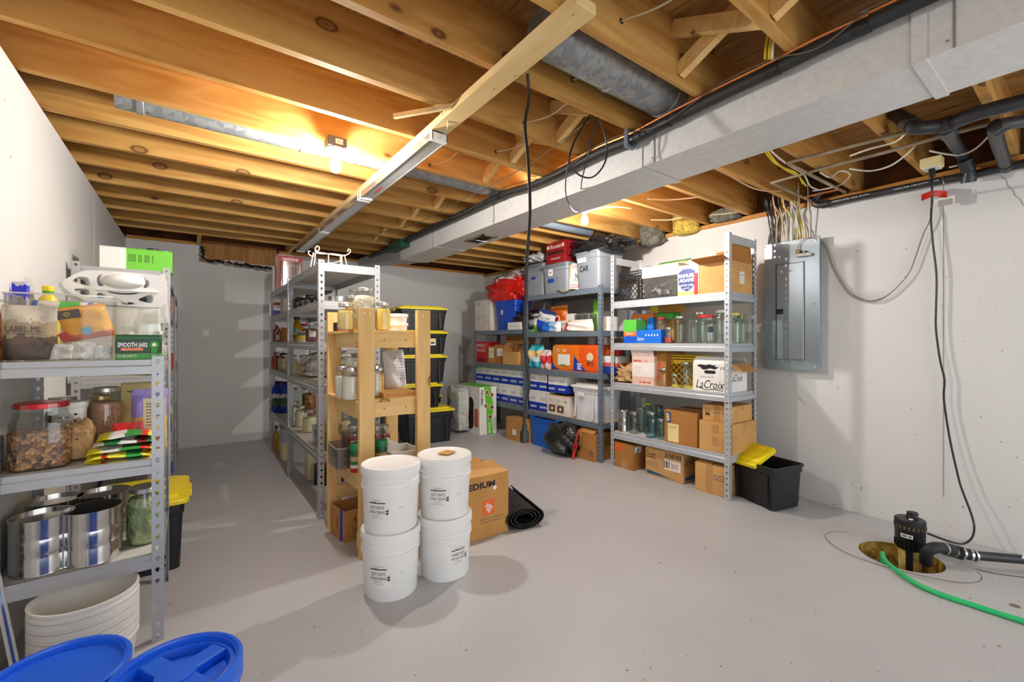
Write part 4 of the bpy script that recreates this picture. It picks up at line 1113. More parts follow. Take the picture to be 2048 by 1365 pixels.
# ---- second shelf
NUT = speckle('mixed_nuts', [(96, 60, 40), (176, 110, 60), (214, 160, 104), (70, 46, 38), (140, 92, 56)], 75, .6, .8)
GRAIN = speckle('pink_grain', [(206, 160, 120), (226, 186, 146), (180, 130, 96), (216, 140, 110)], 150)
q = jar('big ribbed jar of mixed nuts with a red lid', (-.475, 2.535, Z2 + E1), .088, P(60, 806, Y=2.53).z - Z2, NUT, .62, lid=plain('red_lid_metal', (204, 26, 30), .3, .3), square=True, neck=.86)
jar('tall jar of pinkish grain with a steel lid', (P(212, 0, Y=2.83).x, 2.83, Z2 + E1), .064, P(212, 776, Y=2.80).z - Z2, GRAIN, .82)
tb = thing('food_tub', 'white food tub with a grey lid and nutrition print', 'tub', (P(139, 0, Y=2.72).x, 2.72, Z2 + E1))
hh = P(139, 806, Y=2.68).z - Z2
obj('tub_body', MB().lathe([(0, 0), (.05, 0), (.053, .004), (.056, hh - .02)], 28), WHITEP, tb); obj('tub_lid', MB().lathe([(.056, hh - .024), (.062, hh - .022), (.062, hh - .006), (.058, hh), (.05, hh - .003), (0, hh - .003)], 28), OFFW, tb)
ctext('Nutrition Facts', .035, .008, INK, tb, .0565, hh*.74, -.15, bold=.03)
for k in range(7): ctext('------- -----', .034, .003, INKG, tb, .0565, hh*(.66 - .07*k), -.15)
ctext('---- --\n-- ----\n--- ---', .03, .03, INKG, tb, .0565, hh*.6, .55); wrap(tb, .0568, hh*.78, .012, .008, INK, .5, name='ink_block')
x, z, w, h = qy(112, 845, 192, 912, 2.55)
bag('crumpled tan paper bag between the nut jar and the seed packets', (x, 2.575, Z2 + E1), 0, w*.85, .09, h*1.15, wrinkled('tan_paper_bag', (196, 158, 112), .7, .8, 7, .2, .1), 4, name='paper_bag', amp=.3)
x, z, w, h = qy(262, 778, 335, 868, 2.66)
pp_ = banded('purple_pouch_print', [(0, (226, 200, 130)), (.3, (214, 176, 104)), (.55, (150, 130, 200)), (.9, (168, 150, 214))], wob=.05, bump=.15)
t = pouch('purple and yellow printed pouch standing beside the shelf post', (x, 2.66, Z2 + E1), 0, w, P(300, 778, Y=2.66).z - Z2, .05, pp_, 12)
h = P(300, 778, Y=2.66).z - Z2
label_plate(w*.62, h*.7, plain('cream_print', (232, 216, 176), .5), t, (.02, -.034, h*.5)); 
for k in range(8): text('----- ----', w*.45, .005, INKG, t, (.02, -.0352, h*(.76 - .05*k)))
label_plate(w*.5, .018, INKR, t, (.02, -.0345, h*.17)); text('HEALTHY', w*.4, .01, INKW, t, (.02, -.0355, h*.17))
GRN = [banded('seed_packet_print_a', [(0, (240, 232, 40)), (.22, (234, 232, 224)), (.5, (60, 150, 70)), (.78, (226, 40, 30)), (.9, (244, 232, 60))], axis=0, wob=.08),
       banded('seed_packet_print_b', [(0, (236, 232, 222)), (.18, (30, 120, 60)), (.44, (236, 234, 228)), (.66, (150, 44, 34)), (.82, (40, 140, 70))], axis=0, wob=.1),
       banded('seed_packet_print_c', [(0, (238, 230, 50)), (.25, (200, 40, 40)), (.34, (242, 232, 80)), (.6, (60, 160, 80)), (.85, (240, 232, 60))], axis=0, wob=.08)]
for i, (u0, u1, vb, Yq, zz, m) in enumerate(((166, 302, 918, 2.435, .0, 2), (168, 310, 902, 2.45, .024, 0), (182, 312, 886, 2.465, .05, 1), (190, 306, 872, 2.48, .075, 0))):
    x, z, w, h = qy(u0, vb - 20, u1, vb, Yq)
    pouch(['seed packet with white end at the bottom of the pile', 'green and white seed packet second from the pile bottom', 'seed packet with brown picture near the pile top', 'yellow-edged seed packet topmost of the pile'][i], (x, Yq + .0, Z2 + .012 + zz), 0, w, .13, .03, GRN[m], 40 + i, rx=radians(-86), ry=0, group='seed packets', name='seed_packet')
x, z, w, h = qy(224, 846, 286, 868, 2.56)
pouch('bright red packet behind the seed packets', (x, 2.59, Z2 + E1), 0, w, P(255, 846, Y=2.59).z - Z2, .03, wrinkled('red_packet', (206, 40, 34), .3, .5, 6), 51)
jar('dark jar with a steel lid behind the nut jar', (-.47, 2.86, Z2 + E1), .06, .245, speckle('dark_beans', [(60, 50, 36), (90, 76, 50), (40, 34, 26)], 70), .8)
jar('jar of dried peach pieces with a gold lid', (-.345, 2.90, Z2 + E1), .055, .24, speckle('peach_pieces', [(226, 190, 120), (196, 140, 80), (236, 206, 140)], 38), .85, lid=plain('gold_lid', (206, 180, 120), .3, .7))
jar('jar of green lentils beside the purple pouch', (-.155, 2.84, Z2 + E1), .045, .17, speckle('green_lentils', [(130, 130, 70), (160, 156, 96), (106, 104, 56)], 120), .8)
t = carton('pale yellow carton with nutrition print at the back of the shelf', (-.20, 2.945, Z2 + E1), 0, .15, .07, .29, plain('pale_yellow_carton', (226, 208, 140), .6), tape=False, name='food_carton')
text('Nutrition Facts', .06, .012, INK, t, (-.02, -.0354, .25), bold=.02)

# ---- third shelf: big tin cans, jar of green beans
lbl = ['big silver tin can with a flat lid next to the wall', 'big open silver tin can beside the green bean jar', 'big silver tin can at the back by the wall', 'big silver tin can at the back behind the open one']
for i, (u, Yq) in enumerate(((60, 2.525), (186, 2.515), (95, 2.74), (208, 2.74))):
    x = P(u, 0, Y=Yq).x
    can(lbl[i], (max(x, XL + .1), Yq, Z3 + E1), .094, .215, TIN, lid=(i != 1), group='big tin cans')
PEAS = speckle('green_beans', [(150, 166, 110), (176, 186, 132), (126, 146, 92), (190, 200, 150)], 46, .6, .9)
jar('jar packed with cut green beans', (P(290, 0, Y=2.59).x, 2.59, Z3 + E1), .066, .25, PEAS, .9, neck=.82)
random.seed(11)
mb = MB(); gx, gy = P(290, 0, Y=2.59).x, 2.59
for k in range(150):
    a = random.uniform(pi, 2*pi) - .3; z = random.uniform(.02, .19); R = .0605
    d = Vec((random.uniform(-1, 1), 0, random.uniform(-1, 1))).normalized() * .011
    c = Vec((gx + R * cos(a), gy + R * sin(a), Z3 + z)); tn = Vec((-sin(a), cos(a), 0))
    dv = tn * d.x + Vec((0, 0, d.z)); mb.cyl(c - dv, c + dv, .0032, n=5)
bj = [o for o in COL.objects if o.name.startswith('glass_jar') and 'green beans' in o.get('label', '')][0]
o = obj('bean_pieces', mb, PEAS, None); o.parent = bj; o.matrix_parent_inverse = Mat.Translation(bj.location).inverted(); o['kind'] = 'stuff'
# ---- tall unit behind, items peeking past its post
t = carton('white and bright green carton on top of the tall wall shelf', (P(276, 0, Y=3.78).x, 3.80, A2[-1] + E1), 0, .36, .16, P(276, 498, Y=3.72).z - A2[-1], banded('white_green_print', [(0, (232, 230, 224)), (.35, (112, 196, 60))], axis=0, wob=0, bump=0), tape=False, name='food_carton')
text('|||| || ||| |', .12, .05, INK, t, (.02, -.0806, .08))
jar('glass jar with a blue label on top of the tall wall shelf', (-.135, 3.78, A2[-1] + E1), .05, .15, None, sticker=plain('pale_blue_label', (110, 160, 214), .5))
jar('clear jar with a dark lid on top of the tall wall shelf', (-.20, 3.86, A2[-1] + E1), .045, .17, None, lid=BLACK)
pk_l = ['red tin on the tall wall shelf', 'white box on the tall wall shelf', 'clear jar of oats on the tall wall shelf']
random.seed(5)
for lev, z in enumerate(A2[:4]):
    for k in range(3):
        y = 3.76 + k * .4
        c = ((190, 40, 40), (228, 224, 216), (60, 90, 170), (200, 170, 90))[(lev + k) % 4]
        if (lev + k) % 2: jar(f'jar of dry goods number {lev*3+k+1} of those lined along the tall wall shelf edge'.replace(f'number {lev*3+k+1} of those lined', 'lined'), (-.155, y, z + E1), .05, .2, [MILK, CORN, GRAIN, FLOUR][(lev*2+k) % 4], .8, group='jars on the tall wall shelf')
        else: can('labelled food tin standing along the tall wall shelf edge', (-.15, y, z + E1), .045, .13, plain(f'tin_label_{(lev+k)%4}', c, .4), lid=True, ribs=0, group='tins on the tall wall shelf')

# ------------------------------------------------------------------ centre shelving: things on it
def cy(u, X): return P(u, 0, X=X).y
B5, B4, B3, B2, B1 = [z + .0005 for z in BL]
SPICE = speckle('brown_spice', [(110, 66, 36), (150, 90, 46), (86, 52, 30)], 90); PASTA = speckle('pale_pasta', [(232, 206, 150), (222, 190, 126), (240, 220, 172)], 45)
# red blister pack standing on the top
t = thing('blister_pack', 'red and clear blister pack of white wire goods on the top shelf', 'package', (.90, 5.30, B1), 0)
obj('backing_card', MB().box(-.12, .045, 0, .12, .05, .37), plain('red_card', (186, 34, 40), .45), t)
obj('blister', MB().loft([rring(.105, .045, .02, .015, 3), rring(.105, .045, .02, .30, 3)]), FILM, t)
mb = MB()
for k in range(7): mb.tube([(-.08 + .027*k, -.02, .03), (-.08 + .027*k, -.02, .28)], .003, 5)
for k in range(3): mb.tube([(-.09, -.02, .05 + .1*k), (.09, -.02, .05 + .1*k)], .003, 5)
obj('wire_goods', mb, WHITE, t)
text('GRIDDLE', .16, .03, INKW, t, (0, .0445, .335), bold=.04)
tag(obj('paper_tube', MB().tube([(.80, 5.72, B1), (.80, 5.72, B1 + .3)], .03, 14), OFFW), 'off-white paper tube standing at the shelf end near the wall', 'tube')
# scrolled iron stand
st = thing('scroll_stand', 'cream wrought-iron scroll stand on top of the shelving unit', 'stand', (0, 0, 0))
def sq_(pts, Yq, r=.0045): return MB().tube(spline([P(u, v, Y=Yq) for u, v in pts], 4), r, 7)
IRON = plain('cream_iron', (224, 208, 190), .5)
Ys = 3.62
obj('scroll_rail', sq_(((631, 497), (633, 493), (638, 494), (638, 500), (634, 503), (630, 498), (633, 506), (645, 508), (665, 508), (688, 511), (697, 508), (701, 503), (699, 499), (696, 500), (696, 504)), Ys), IRON, st)
obj('scroll_rail', sq_(((621, 503), (617, 503), (617, 507), (620, 511), (627, 513), (634, 505), (660, 509), (686, 513)), Ys + .12), IRON, st)
for (u0, v0, u1) in ((627, 505, 621), (631, 506, 628), (657, 508, 657), (681, 511, 681), (689, 511, 696), (683, 512, 685)):
    a = P(u0, v0, Y=Ys); b = P(u1, 520, Y=Ys); b.z = B1 + .004; obj('leg', MB().tube([a, b], .0045, 7), IRON, st)
obj('stretcher', MB().tube(spline([(P(657, 0, Y=Ys).x, Ys, B1 + .05), (P(669, 0, Y=Ys).x, Ys + .02, B1 + .055), (P(681, 0, Y=Ys).x, Ys, B1 + .075)], 4), .004, 6), IRON, st)
wr_ = thing('wire_rack', 'dark wire rack lying on top of the shelving unit', 'rack', (.97, 4.3, B1))
mb = MB()
for k in range(8): mb.tube([(-.13, -.2 + .057*k, .03), (.13, -.2 + .057*k, .03)], .0025, 5)
mb.tube([(-.13, -.2, .03), (.13, -.2, .03), (.13, .2, .03), (-.13, .2, .03)], .0035, 5, closed=True)
obj('grid', mb, plain('dark_wire', (70, 66, 60), .4, .6), wr_)
for sx in (-1, 1):
    for sy in (-1, 1): obj('foot', MB().tube([(.12*sx, .19*sy, .03), (.12*sx, .19*sy, 0)], .003, 5), MATS['dark_wire'], wr_)

def row(z, items, X=.83):
    for it in items: it(z, X)
# second shelf from the top
t = carton('white and blue food box on the shelf below the red blister pack', (.86, cy(551, .80), B2), -pi/2, .14, .16, .15, banded('white_blue_box', [(0, (40, 70, 160)), (.4, (232, 230, 226)), (.8, (200, 50, 50))], wob=.02, bump=0), tape=False, name='food_carton')
carton('plain cream carton beside the white and blue box', (.87, cy(566, .80) , B2), -pi/2, .2, .16, .155, plain('cream_carton', (226, 218, 204), .6), tape=False, name='food_carton')
DKG = glass('brown_glass', (90, 66, 46), .1)
for i, (u, Xc, r, h) in enumerate(((592, .84, .055, .13), (601, .85, .055, .12), (611, .87, .06, .13), (622, .88, .06, .12))):
    jar(['squat brown glass jar with a dark lid', 'squat smoky jar with reflections', 'squat dark jar in the middle of the upper shelf', 'squat dark jar by the front post'][i] + ', under the wire rack', (Xc, cy(u, Xc), B2), r, h, SPICE, .6, lid=BLACK if i % 2 else LIDM, gl=DKG, group='squat dark jars')
jar('clear jar with steel lid at the front of the upper shelf', (1.06, 3.55, B2), .05, .12, None)
can('steel cooking pot lid tin at the front of the upper shelf', (.93, 3.52, B2), .075, .05, TIN, lid=True, ribs=0)
# third shelf: bottles and tins
def bottle(label, x, y, z, r, h, body, cap, lab=None, name='bottle', group=None):
    t = thing(name, label, 'bottle', (x, y, z), -pi/4, group)
    obj('bottle_body', MB().lathe([(0, 0), (r*.95, .001), (r, .006), (r, h*.6), (r*.9, h*.68), (r*.42, h*.8), (r*.36, h*.9), (r*.36, h*.93)], 20), body, t)
    obj('cap', MB().lathe([(r*.44, h*.9), (r*.46, h*.91), (r*.46, h - .002), (r*.4, h), (0, h)], 16), cap, t)
    if lab: wrap(t, r + .0008, h*.34, r*1.7, h*.36, lab)
    return t
OIL = plain('amber_oil', (190, 140, 40), .15); 
sun = banded('sunflower_label', [(0, (70, 120, 50)), (.35, (230, 190, 60)), (.6, (120, 180, 210))], wob=.1, bump=0)
bottle('oil bottle with a landscape label and black cap', .85, cy(594, .85), B3, .055, .245, OIL, BLACK, sun)
redl = plain('red_label', (190, 40, 36), .45); 
for i, (u, Xc, r, h, c, l) in enumerate(((548, .83, .035, .2, (120, 60, 40), 'brown spice bottle with a red cap by the end wall'), (553, .83, .032, .17, (200, 190, 180), 'pale bottle next to the brown spice bottle'), (558, .83, .032, .15, (170, 40, 36), 'small red sauce bottle beside the kraft box'), (565, .84, .035, .16, (150, 120, 60), 'amber vinegar bottle in front of the kraft box'))):
    bottle(l, Xc, min(cy(u, Xc), 5.80 - .09*i), B3, r, h, plain(f'bottle_tint_{i}', c, .25), RED if i % 2 == 0 else BLACK, [None, redl, WHITEP, None][i])
carton('tan kraft box beside the oil bottle', (.88, cy(572, .84), B3), -pi/2, .16, .14, .15, KRAFT, name='kraft_box')
can('tin with a yellow label beside the oil bottle', (.86, cy(606, .86), B3), .05, .1, banded('yellow_tin_label', [(0, (200, 200, 196)), (.25, (228, 200, 70)), (.6, (120, 120, 110)), (.9, (200, 200, 196))], wob=.02, bump=0), lid=True, ribs=0)
jar('jar of dark preserve with a red lid above the yellow tin', (.93, cy(611, .93), B3), .05, .18, speckle('dark_preserve', [(70, 30, 20), (100, 44, 24), (50, 26, 20)], 60), .8, lid=RED)
jar('jar of red sauce by the front post', (.88, cy(623, .88), B3), .05, .17, plain('red_sauce', (130, 40, 26), .4), .8, sticker=WHITEP)
jar('dark jar behind the front post on the bottle shelf', (1.0, 3.5, B3), .05, .16, SPICE, .7)
jar('tall dark jar with a black lid on the bottle shelf', (1.09, 3.6, B3), .045, .2, SPICE, .8, lid=BLACK)
# fourth shelf: yellow jars, foil bag
jar('jar of dark tea with a steel lid beside the orange bottle', (.84, 5.62, B4), .055, .2, SPICE, .85)
bottle('orange-red bottle at the shelf end near the wall', .82, 5.79, B4, .045, .19, plain('orange_bottle', (200, 80, 46), .4), RED)
jar('large jar of pasta with a dark lid', (.84, cy(569, .84), B4), .065, .19, PASTA, .8, lid=BLACK, sticker=None)
jar('jar of pale oats with a steel lid', (.85, cy(583, .85), B4), .06, .18, MILK, .8)
bag('crinkled silver-grey foil bag lying behind the jars', (1.0, 4.15, B4), .4, .4, .25, .22, foilm, 9, amp=.35, name='foil_bag')
jar('wide jar of bright yellow cornmeal', (.88, cy(611, .88), B4), .065, .19, CORN, .75)
jar('small jar of yellow cornmeal beside the wide one', (.89, cy(625, .89), B4), .045, .13, CORN, .75)
jar('tall jar of orange lentils behind the front post', (.99, 3.52, B4), .05, .2, speckle('orange_lentils', [(226, 150, 70), (236, 170, 90), (206, 126, 56)], 120), .8)
# fifth shelf
t = pouch('tall blue food bag with a leafy picture', (.84, cy(562, .84), B5), -pi/3, .2, .36, .1, banded('blue_food_bag', [(0, (26, 50, 150)), (.2, (60, 90, 60)), (.48, (200, 200, 196)), (.62, (24, 54, 170)), (.9, (20, 30, 80))], wob=.12), 61, name='food_bag')
jar('cream flour jar beside the blue food bag', (.86, cy(588, .86), B5), .055, .2, MILK, .86)
jar('narrow jar of cream powder with a steel lid', (.86, cy(602, .86), B5), .055, .2, MILK, .86, neck=.8)
jar('wide jar of cream powder beside the clear bin', (.87, cy(619, .87), B5), .058, .2, MILK, .72)
jar('jar of cream flakes behind the front post', (.99, 3.60, B5), .055, .23, PASTA, .85)
jar('greyish glass jar with a pewter lid in the second row', (.98, cy(597, .98), B5), .065, .3, None, gl=GLASSG)
jar('jar of mixed orange fruit behind the cream jars', (1.02, cy(618, 1.02), B5), .07, .33, speckle('orange_fruit', [(170, 90, 30), (110, 60, 26), (200, 130, 50)], 36), .85, lid=BLACK)
# a clear bin at the shelf edge
def clear_bin(label, loc, rz, w, d, h, mark=None):
    t = thing('clear_bin', label, 'bin', loc, rz)
    a, b = w/2, d/2
    obj('bin_wall', MB().loft([rring(a*.95, b*.95, .015, .0005), rring(a, b, .02, h), rring(a-.003, b-.003, .018, h), rring(a*.95-.003, b*.95-.003, .013, .004)]), glass('smoky_clear_plastic', (214, 212, 208), .12, .06, .06), t)
    obj('rim', MB().loft([rring(a+.003, b+.003, .022, h-.005), rring(a+.003, b+.003, .022, h), rring(a, b, .02, h), rring(a, b, .02, h-.005)], False, False, True), glass('bin_rim_plastic', (240, 236, 228), .2, .1, .3), t)
    if mark: label_plate(.012, .022, mark, t, (.04, -b - .001, h*.45))
    obj('handle_slot', MB().tube([(p[0], -b - .001, p[2]) for p in [(q[0], 0, q[1]) for q in [(c[0], c[1] + h*.8) for c in [(x, y) for x, y, _ in rring(.03, .008, .008, 0)]]]], .0012, 5, closed=True), INKG, t)
    return t
clear_bin('empty clear plastic bin at the shelf front beside the cream jars', (.97, 3.62, B5), -pi/2, .4, .3, .13, INKR) if False else clear_bin('empty clear plastic bin at the shelf edge beside the cream jars', (.92, 3.40 + .17, B5 + .0), -pi/2, .34, .28, .15, INKR)
# floor containers under the shelf
def keeper(label, x, y, w, d, h, fill, lidm):
    t = thing('food_keeper', label, 'container', (x, y, 0), -pi/2)
    obj('keeper_body', MB().loft([rring(w*.46, d*.46, .02, 0), rring(w*.5, d*.5, .025, h*.93)]), plain('milky_plastic', (196, 200, 206), .35), t)
    obj('contents', MB().loft([rring(w*.47, d*.47, .02, .004), rring(w*.505, d*.505, .022, h*fill)]), MILK, t)
    obj('lid', MB().loft([rring(w*.52, d*.52, .03, h*.9), rring(w*.53, d*.53, .03, h*.96), rring(w*.46, d*.46, .03, h)]), lidm, t)
    obj('pour_spout', MB().box(-w*.2, -d*.5, h*.96, w*.2, -d*.1, h*1.02), lidm, t, bev=.004)
TEAL = plain('teal_plastic', (24, 150, 176), .4)
keeper('tall milky container with a teal pour lid under the shelf', .845, cy(566, .82), .2, .1, .38, .5, TEAL)
keeper('tall container of cream grain with a deep teal lid under the shelf', .93, 4.42, .17, .11, .36, .86, plain('deep_teal_plastic', (14, 116, 150), .4))
bottle('slim bottle of golden oil standing on the floor under the shelf', .83, cy(553, .83), 0, .035, .28, OIL, BLACK)
bottle('slim bottle with pale spout standing on the floor under the shelf', .83, cy(558.5, .83), 0, .032, .25, OIL, WHITE)
can('dark round tin pan on the floor under the shelf', (1.03, 4.2, 0), .13, .16, plain('dark_tin', (40, 40, 42), .4, .5), lid=True)
can('small white tin on the floor behind the rack post', (1.05, 3.5, 0), .06, .1, WHITEP, lid=True, ribs=0)
tag(obj('wall_outlet', MB().box(.92, YB - .008, P(558, 712, Y=YB).z, 1.0, YB, P(558, 688, Y=YB).z), WHITE, bev=.003), 'white outlet cover on the end wall behind the shelf', 'outlet')

# ------------------------------------------------------------------ things on the wooden rack
W3, W2, W1 = [z + .0005 for z in WL]
def rj(label, u, Yq, z, r, vt, cont, fill, **k): return jar(label, (P(u, 0, Y=Yq).x, Yq, z), r, P(u, vt, Y=Yq).z - z, cont, fill, **k)
SLICE = wrinkled('sliced_dried_apple', (236, 226, 196), .6, .9, 18, .3, .08)
YEL2 = plain('pale_yellow_meal', (248, 214, 130), .8, 0, .04)
rj('tall jar of white dried slices behind the rack post', 729, 2.74, W1, .066, 577, SLICE, .9)
rj('jar of pale yellow meal beside the black and red box', 691, 2.70, W1, .046, 607, YEL2, .86, neck=.8)
rj('narrow jar of orange chips tucked behind the tall jar', 705, 2.86, W1, .042, 592, speckle('orange_chips', [(236, 170, 70), (246, 196, 100), (216, 140, 50)], 60), .88)
rj('jar of bright yellow meal beside the white tubs', 766, 2.70, W1, .046, 605, CORN, .88, neck=.8)
t = carton('small black and red box at the rack corner', (.802, 2.98, W1), 0, .075, .09, .055, plain('black_red_box', (36, 34, 40), .4), tape=False, name='small_box')
label_plate(.07, .006, INKR, t, (0, -.0455, .004)); text('/// //', .04, .03, INKW, t, (.005, -.0455, .028))
for k in range(2):
    tt_ = thing('white_tub', ['lower of two shallow white tubs on the rack top', 'upper of two shallow white tubs on the rack top'][k], 'tub', (P(796, 0, Y=2.96).x, 2.96, W1 + .062 * k), group='shallow white tubs')
    obj('tub_body', MB().lathe([(0, 0), (.058, 0), (.06, .004), (.064, .045)], 28), WHITE, tt_); obj('lid', MB().lathe([(.064, .04), (.07, .042), (.07, .058), (.066, .062), (0, .061)], 28), WHITE, tt_)
rj('wide jar of white flour behind the rack post', 703, 2.70, W2, .056, 735, FLOUR, .82, neck=.8)
rj('jar of white powder at the rack edge', 687, 2.84, W2, .05, 733, FLOUR, .78, neck=.8)
rj('jar of white beans with a white lid at the back of the rack', 706, 3.02, W2, .055, 700, speckle('white_beans', [(236, 230, 208), (222, 212, 184)], 60), .88, lid=WHITE)
rj('slim jar of white beans beside the rack post', 752, 2.76, W2, .034, 731, speckle('white_beans', [(236, 230, 208), (222, 212, 184)]), .9)
rj('slim jar of golden corn kernels beside the bean jar', 758, 2.80, W2, .034, 735, speckle('corn_kernels', [(236, 170, 50), (246, 196, 80), (216, 140, 40)], 80), .9)
t = carton('flat kraft box with red print on the middle rack shelf', (P(792, 0, Y=2.72).x + .01, 2.79, W2), 0, .23, .26, .03, KRAFTL, tape=False, name='flat_box')
text('HANDLE WITH CARE ------- THIS SIDE UP', .18, .009, INKR, t, (-.01, -.1303, .015)); text('\u00ae', .018, .018, INKR, t, (.10, -.1304, .016))
hb = P(795, 700, Y=2.95).z - W2 - .032
t = pouch('white paper sack with blue printed writing', (P(793, 0, Y=2.92).x, 2.92, W2 + .031), 0, .15, hb, .09, wrinkled('white_paper_sack', (230, 228, 226), .6, .5, 6, .3, .04), 71, name='paper_sack', cat='sack', ry=radians(-6))
for k, s in enumerate(('Nutritious', 'bread flour', 'Unbleached', 'never bromated', 'store in a cool', 'dry place', 'Best by date', 'see package')):
    text(s, .075, .011, INKB, t, (.02, -.048, hb*(.78 - .075*k)), roll=radians(-12))
clear_bin('clear plastic bin with a printed card on the lower rack shelf', (P(690, 0, Y=2.86).x, 2.86, W3), 0, .16, .24, .13, None)
def cheese(label, u, Yq):
    t = thing('shaker_can', label, 'can', (P(u, 0, Y=Yq).x, Yq, W3), 0)
    lab = banded('grated_cheese_label', [(0, (180, 40, 34)), (.2, (226, 226, 220)), (.36, (40, 120, 50)), (.52, (190, 160, 110)), (.75, (30, 90, 44))], wob=.04, bump=0)
    obj('can_body', MB().lathe([(0, 0), (.035, 0), (.036, .002), (.036, .125), (.035, .127)], 24), lab, t)
    obj('cap', MB().lathe([(.035, .126), (.038, .128), (.038, .165), (.035, .17), (0, .17)], 24), plain('green_cap', (22, 130, 70), .4), t)
    ctext('PARMESAN', .045, .012, INKW, t, .0362, .035, 0, bold=.03)
    return t
cheese('green-capped shaker can standing in front of the clear bin', 713, 2.66)
cheese('green-capped shaker can beside the white foam blocks', 762, 2.66)
for i, (u, Yq, vt) in enumerate(((706, 2.95, 850), (752, 2.93, 850), (768, 2.98, 850))):
    rj(['jar of red jam at the back of the lower rack shelf', 'jar with a red-printed label behind the shaker can', 'jar with a tan lid behind the foam blocks'][i], u, Yq, W3, .042, vt, plain('red_sauce', (130, 40, 26)), .75, sticker=WHITEP)
FOAMW = plain('white_foam', (232, 226, 218), .8, 0, .02)
fb = thing('foam_tray', 'white foam packing tray with a deep slot on the lower rack shelf', 'tray', (P(803, 0, Y=2.75).x, 2.78, W3), 0)
obj('tray_body', MB().loft([[(-.1, -.12, 0), (.1, -.12, 0), (.1, .12, 0), (-.1, .12, 0)], [(-.1, -.12, .07), (.1, -.12, .07), (.1, .12, .07), (-.1, .12, .07)], [(-.05, -.1, .07), (.09, -.1, .07), (.09, .1, .07), (-.05, .1, .07)], [(-.05, -.1, .02), (.09, -.1, .02), (.09, .1, .02), (-.05, .1, .02)]]), FOAMW, fb)
obj('tray_block', MB().box(-.1, -.04, .07, -.02, .12, .11), FOAMW, fb, bev=.003)

# ------------------------------------------------------------------ black totes with yellow lids
tops = (.44, .755, 1.115, 1.42, 1.722); z = 0
for i, zt in enumerate(tops):
    lb = ['bottom black tote of the tall yellow-lidded stack', 'second black tote from the floor in the yellow-lidded stack', 'middle black tote of the yellow-lidded stack', 'black tote with a white product sticker in the yellow-lidded stack', 'topmost black tote of the yellow-lidded stack'][i]
    off = (.05, -.06) if i == 0 else (-.10, -.02) if i == 1 else (-.01 if i != 2 else -.02, 0)
    t = tote(lb, (2.40 + off[0], 5.28 + off[1], z), radians(-6 + 3 * (i % 2)), .64, .46, zt - z, BLACK, YELLOW, group='yellow-lidded black totes')
    if i == 3:
        label_plate(.085, .085, WHITEP, t, (.10, -.223, (zt-z)*.5)); label_plate(.05, .03, YELLOW, t, (.10, -.2238, (zt-z)*.56), name='sticker_picture'); label_plate(.05, .022, BLACK, t, (.10, -.2239, (zt-z)*.46), name='sticker_picture')
    z = zt + .001
for i, (z0, z1) in enumerate(((0, .52), (.521, .83))):
    tote(['black tote on the floor behind the tall stack, by the end wall', 'black tote on top of the one by the end wall'][i], (2.66, 5.95, z0), 0, .62, .44, z1 - z0, BLACK, YELLOW, group='yellow-lidded black totes')

# ------------------------------------------------------------------ right side: pale shelving unit
RZ = -pi / 2
R4, R3, R2, R1 = [z + .0005 for z in RL]
def rbox(label, u0, u1, vt, z, mat=None, X=3.535, d=.3, **k):
    w, h, yc = onX(u0, u1, vt, z, X)
    return carton(label, (X + d/2, yc, z), RZ, w, d, h, mat, **k), w, d, h
def rjar(label, u, vt, z, r, cont=None, fill=.8, X=3.6, **k):
    q = P(u, 0, X=X); return jar(label, (X, q.y, z), r, P(u, vt, X=X).z - z, cont, fill, **k)
def lattice(t, w, h, mat, yy, z0=.0, n=5, r=.0028, face='y'):
    mb = MB()
    for k in range(-n, n + 1):
        for s in (-1, 1):
            pts = []
            x0 = k * w / n
            for j in range(2):
                x = x0 + s * (j - .5) * h; z = z0 + j * h
                pts.append([x, z])
            (xa, za), (xb, zb) = pts
            def clip(xa, za, xb, zb):
                lo, hi = -w/2, w/2
                if max(xa, xb) < lo or min(xa, xb) > hi: return None
                f = lambda x: za + (zb - za) * (x - xa) / (xb - xa)
                if xa < lo: za, xa = f(lo), lo
                if xb < lo: zb, xb = f(lo), lo
                if xa > hi: za, xa = f(hi), hi
                if xb > hi: zb, xb = f(hi), hi
                return xa, za, xb, zb
            c = clip(xa, za, xb, zb)
            if c and abs(c[0] - c[2]) > .01:
                a, b = ((c[0], yy, c[1]), (c[2], yy, c[3])) if face == 'y' else ((yy, c[0], c[1]), (yy, c[2], c[3]))
                mb.tube([a, b], r, 4)
    return mb
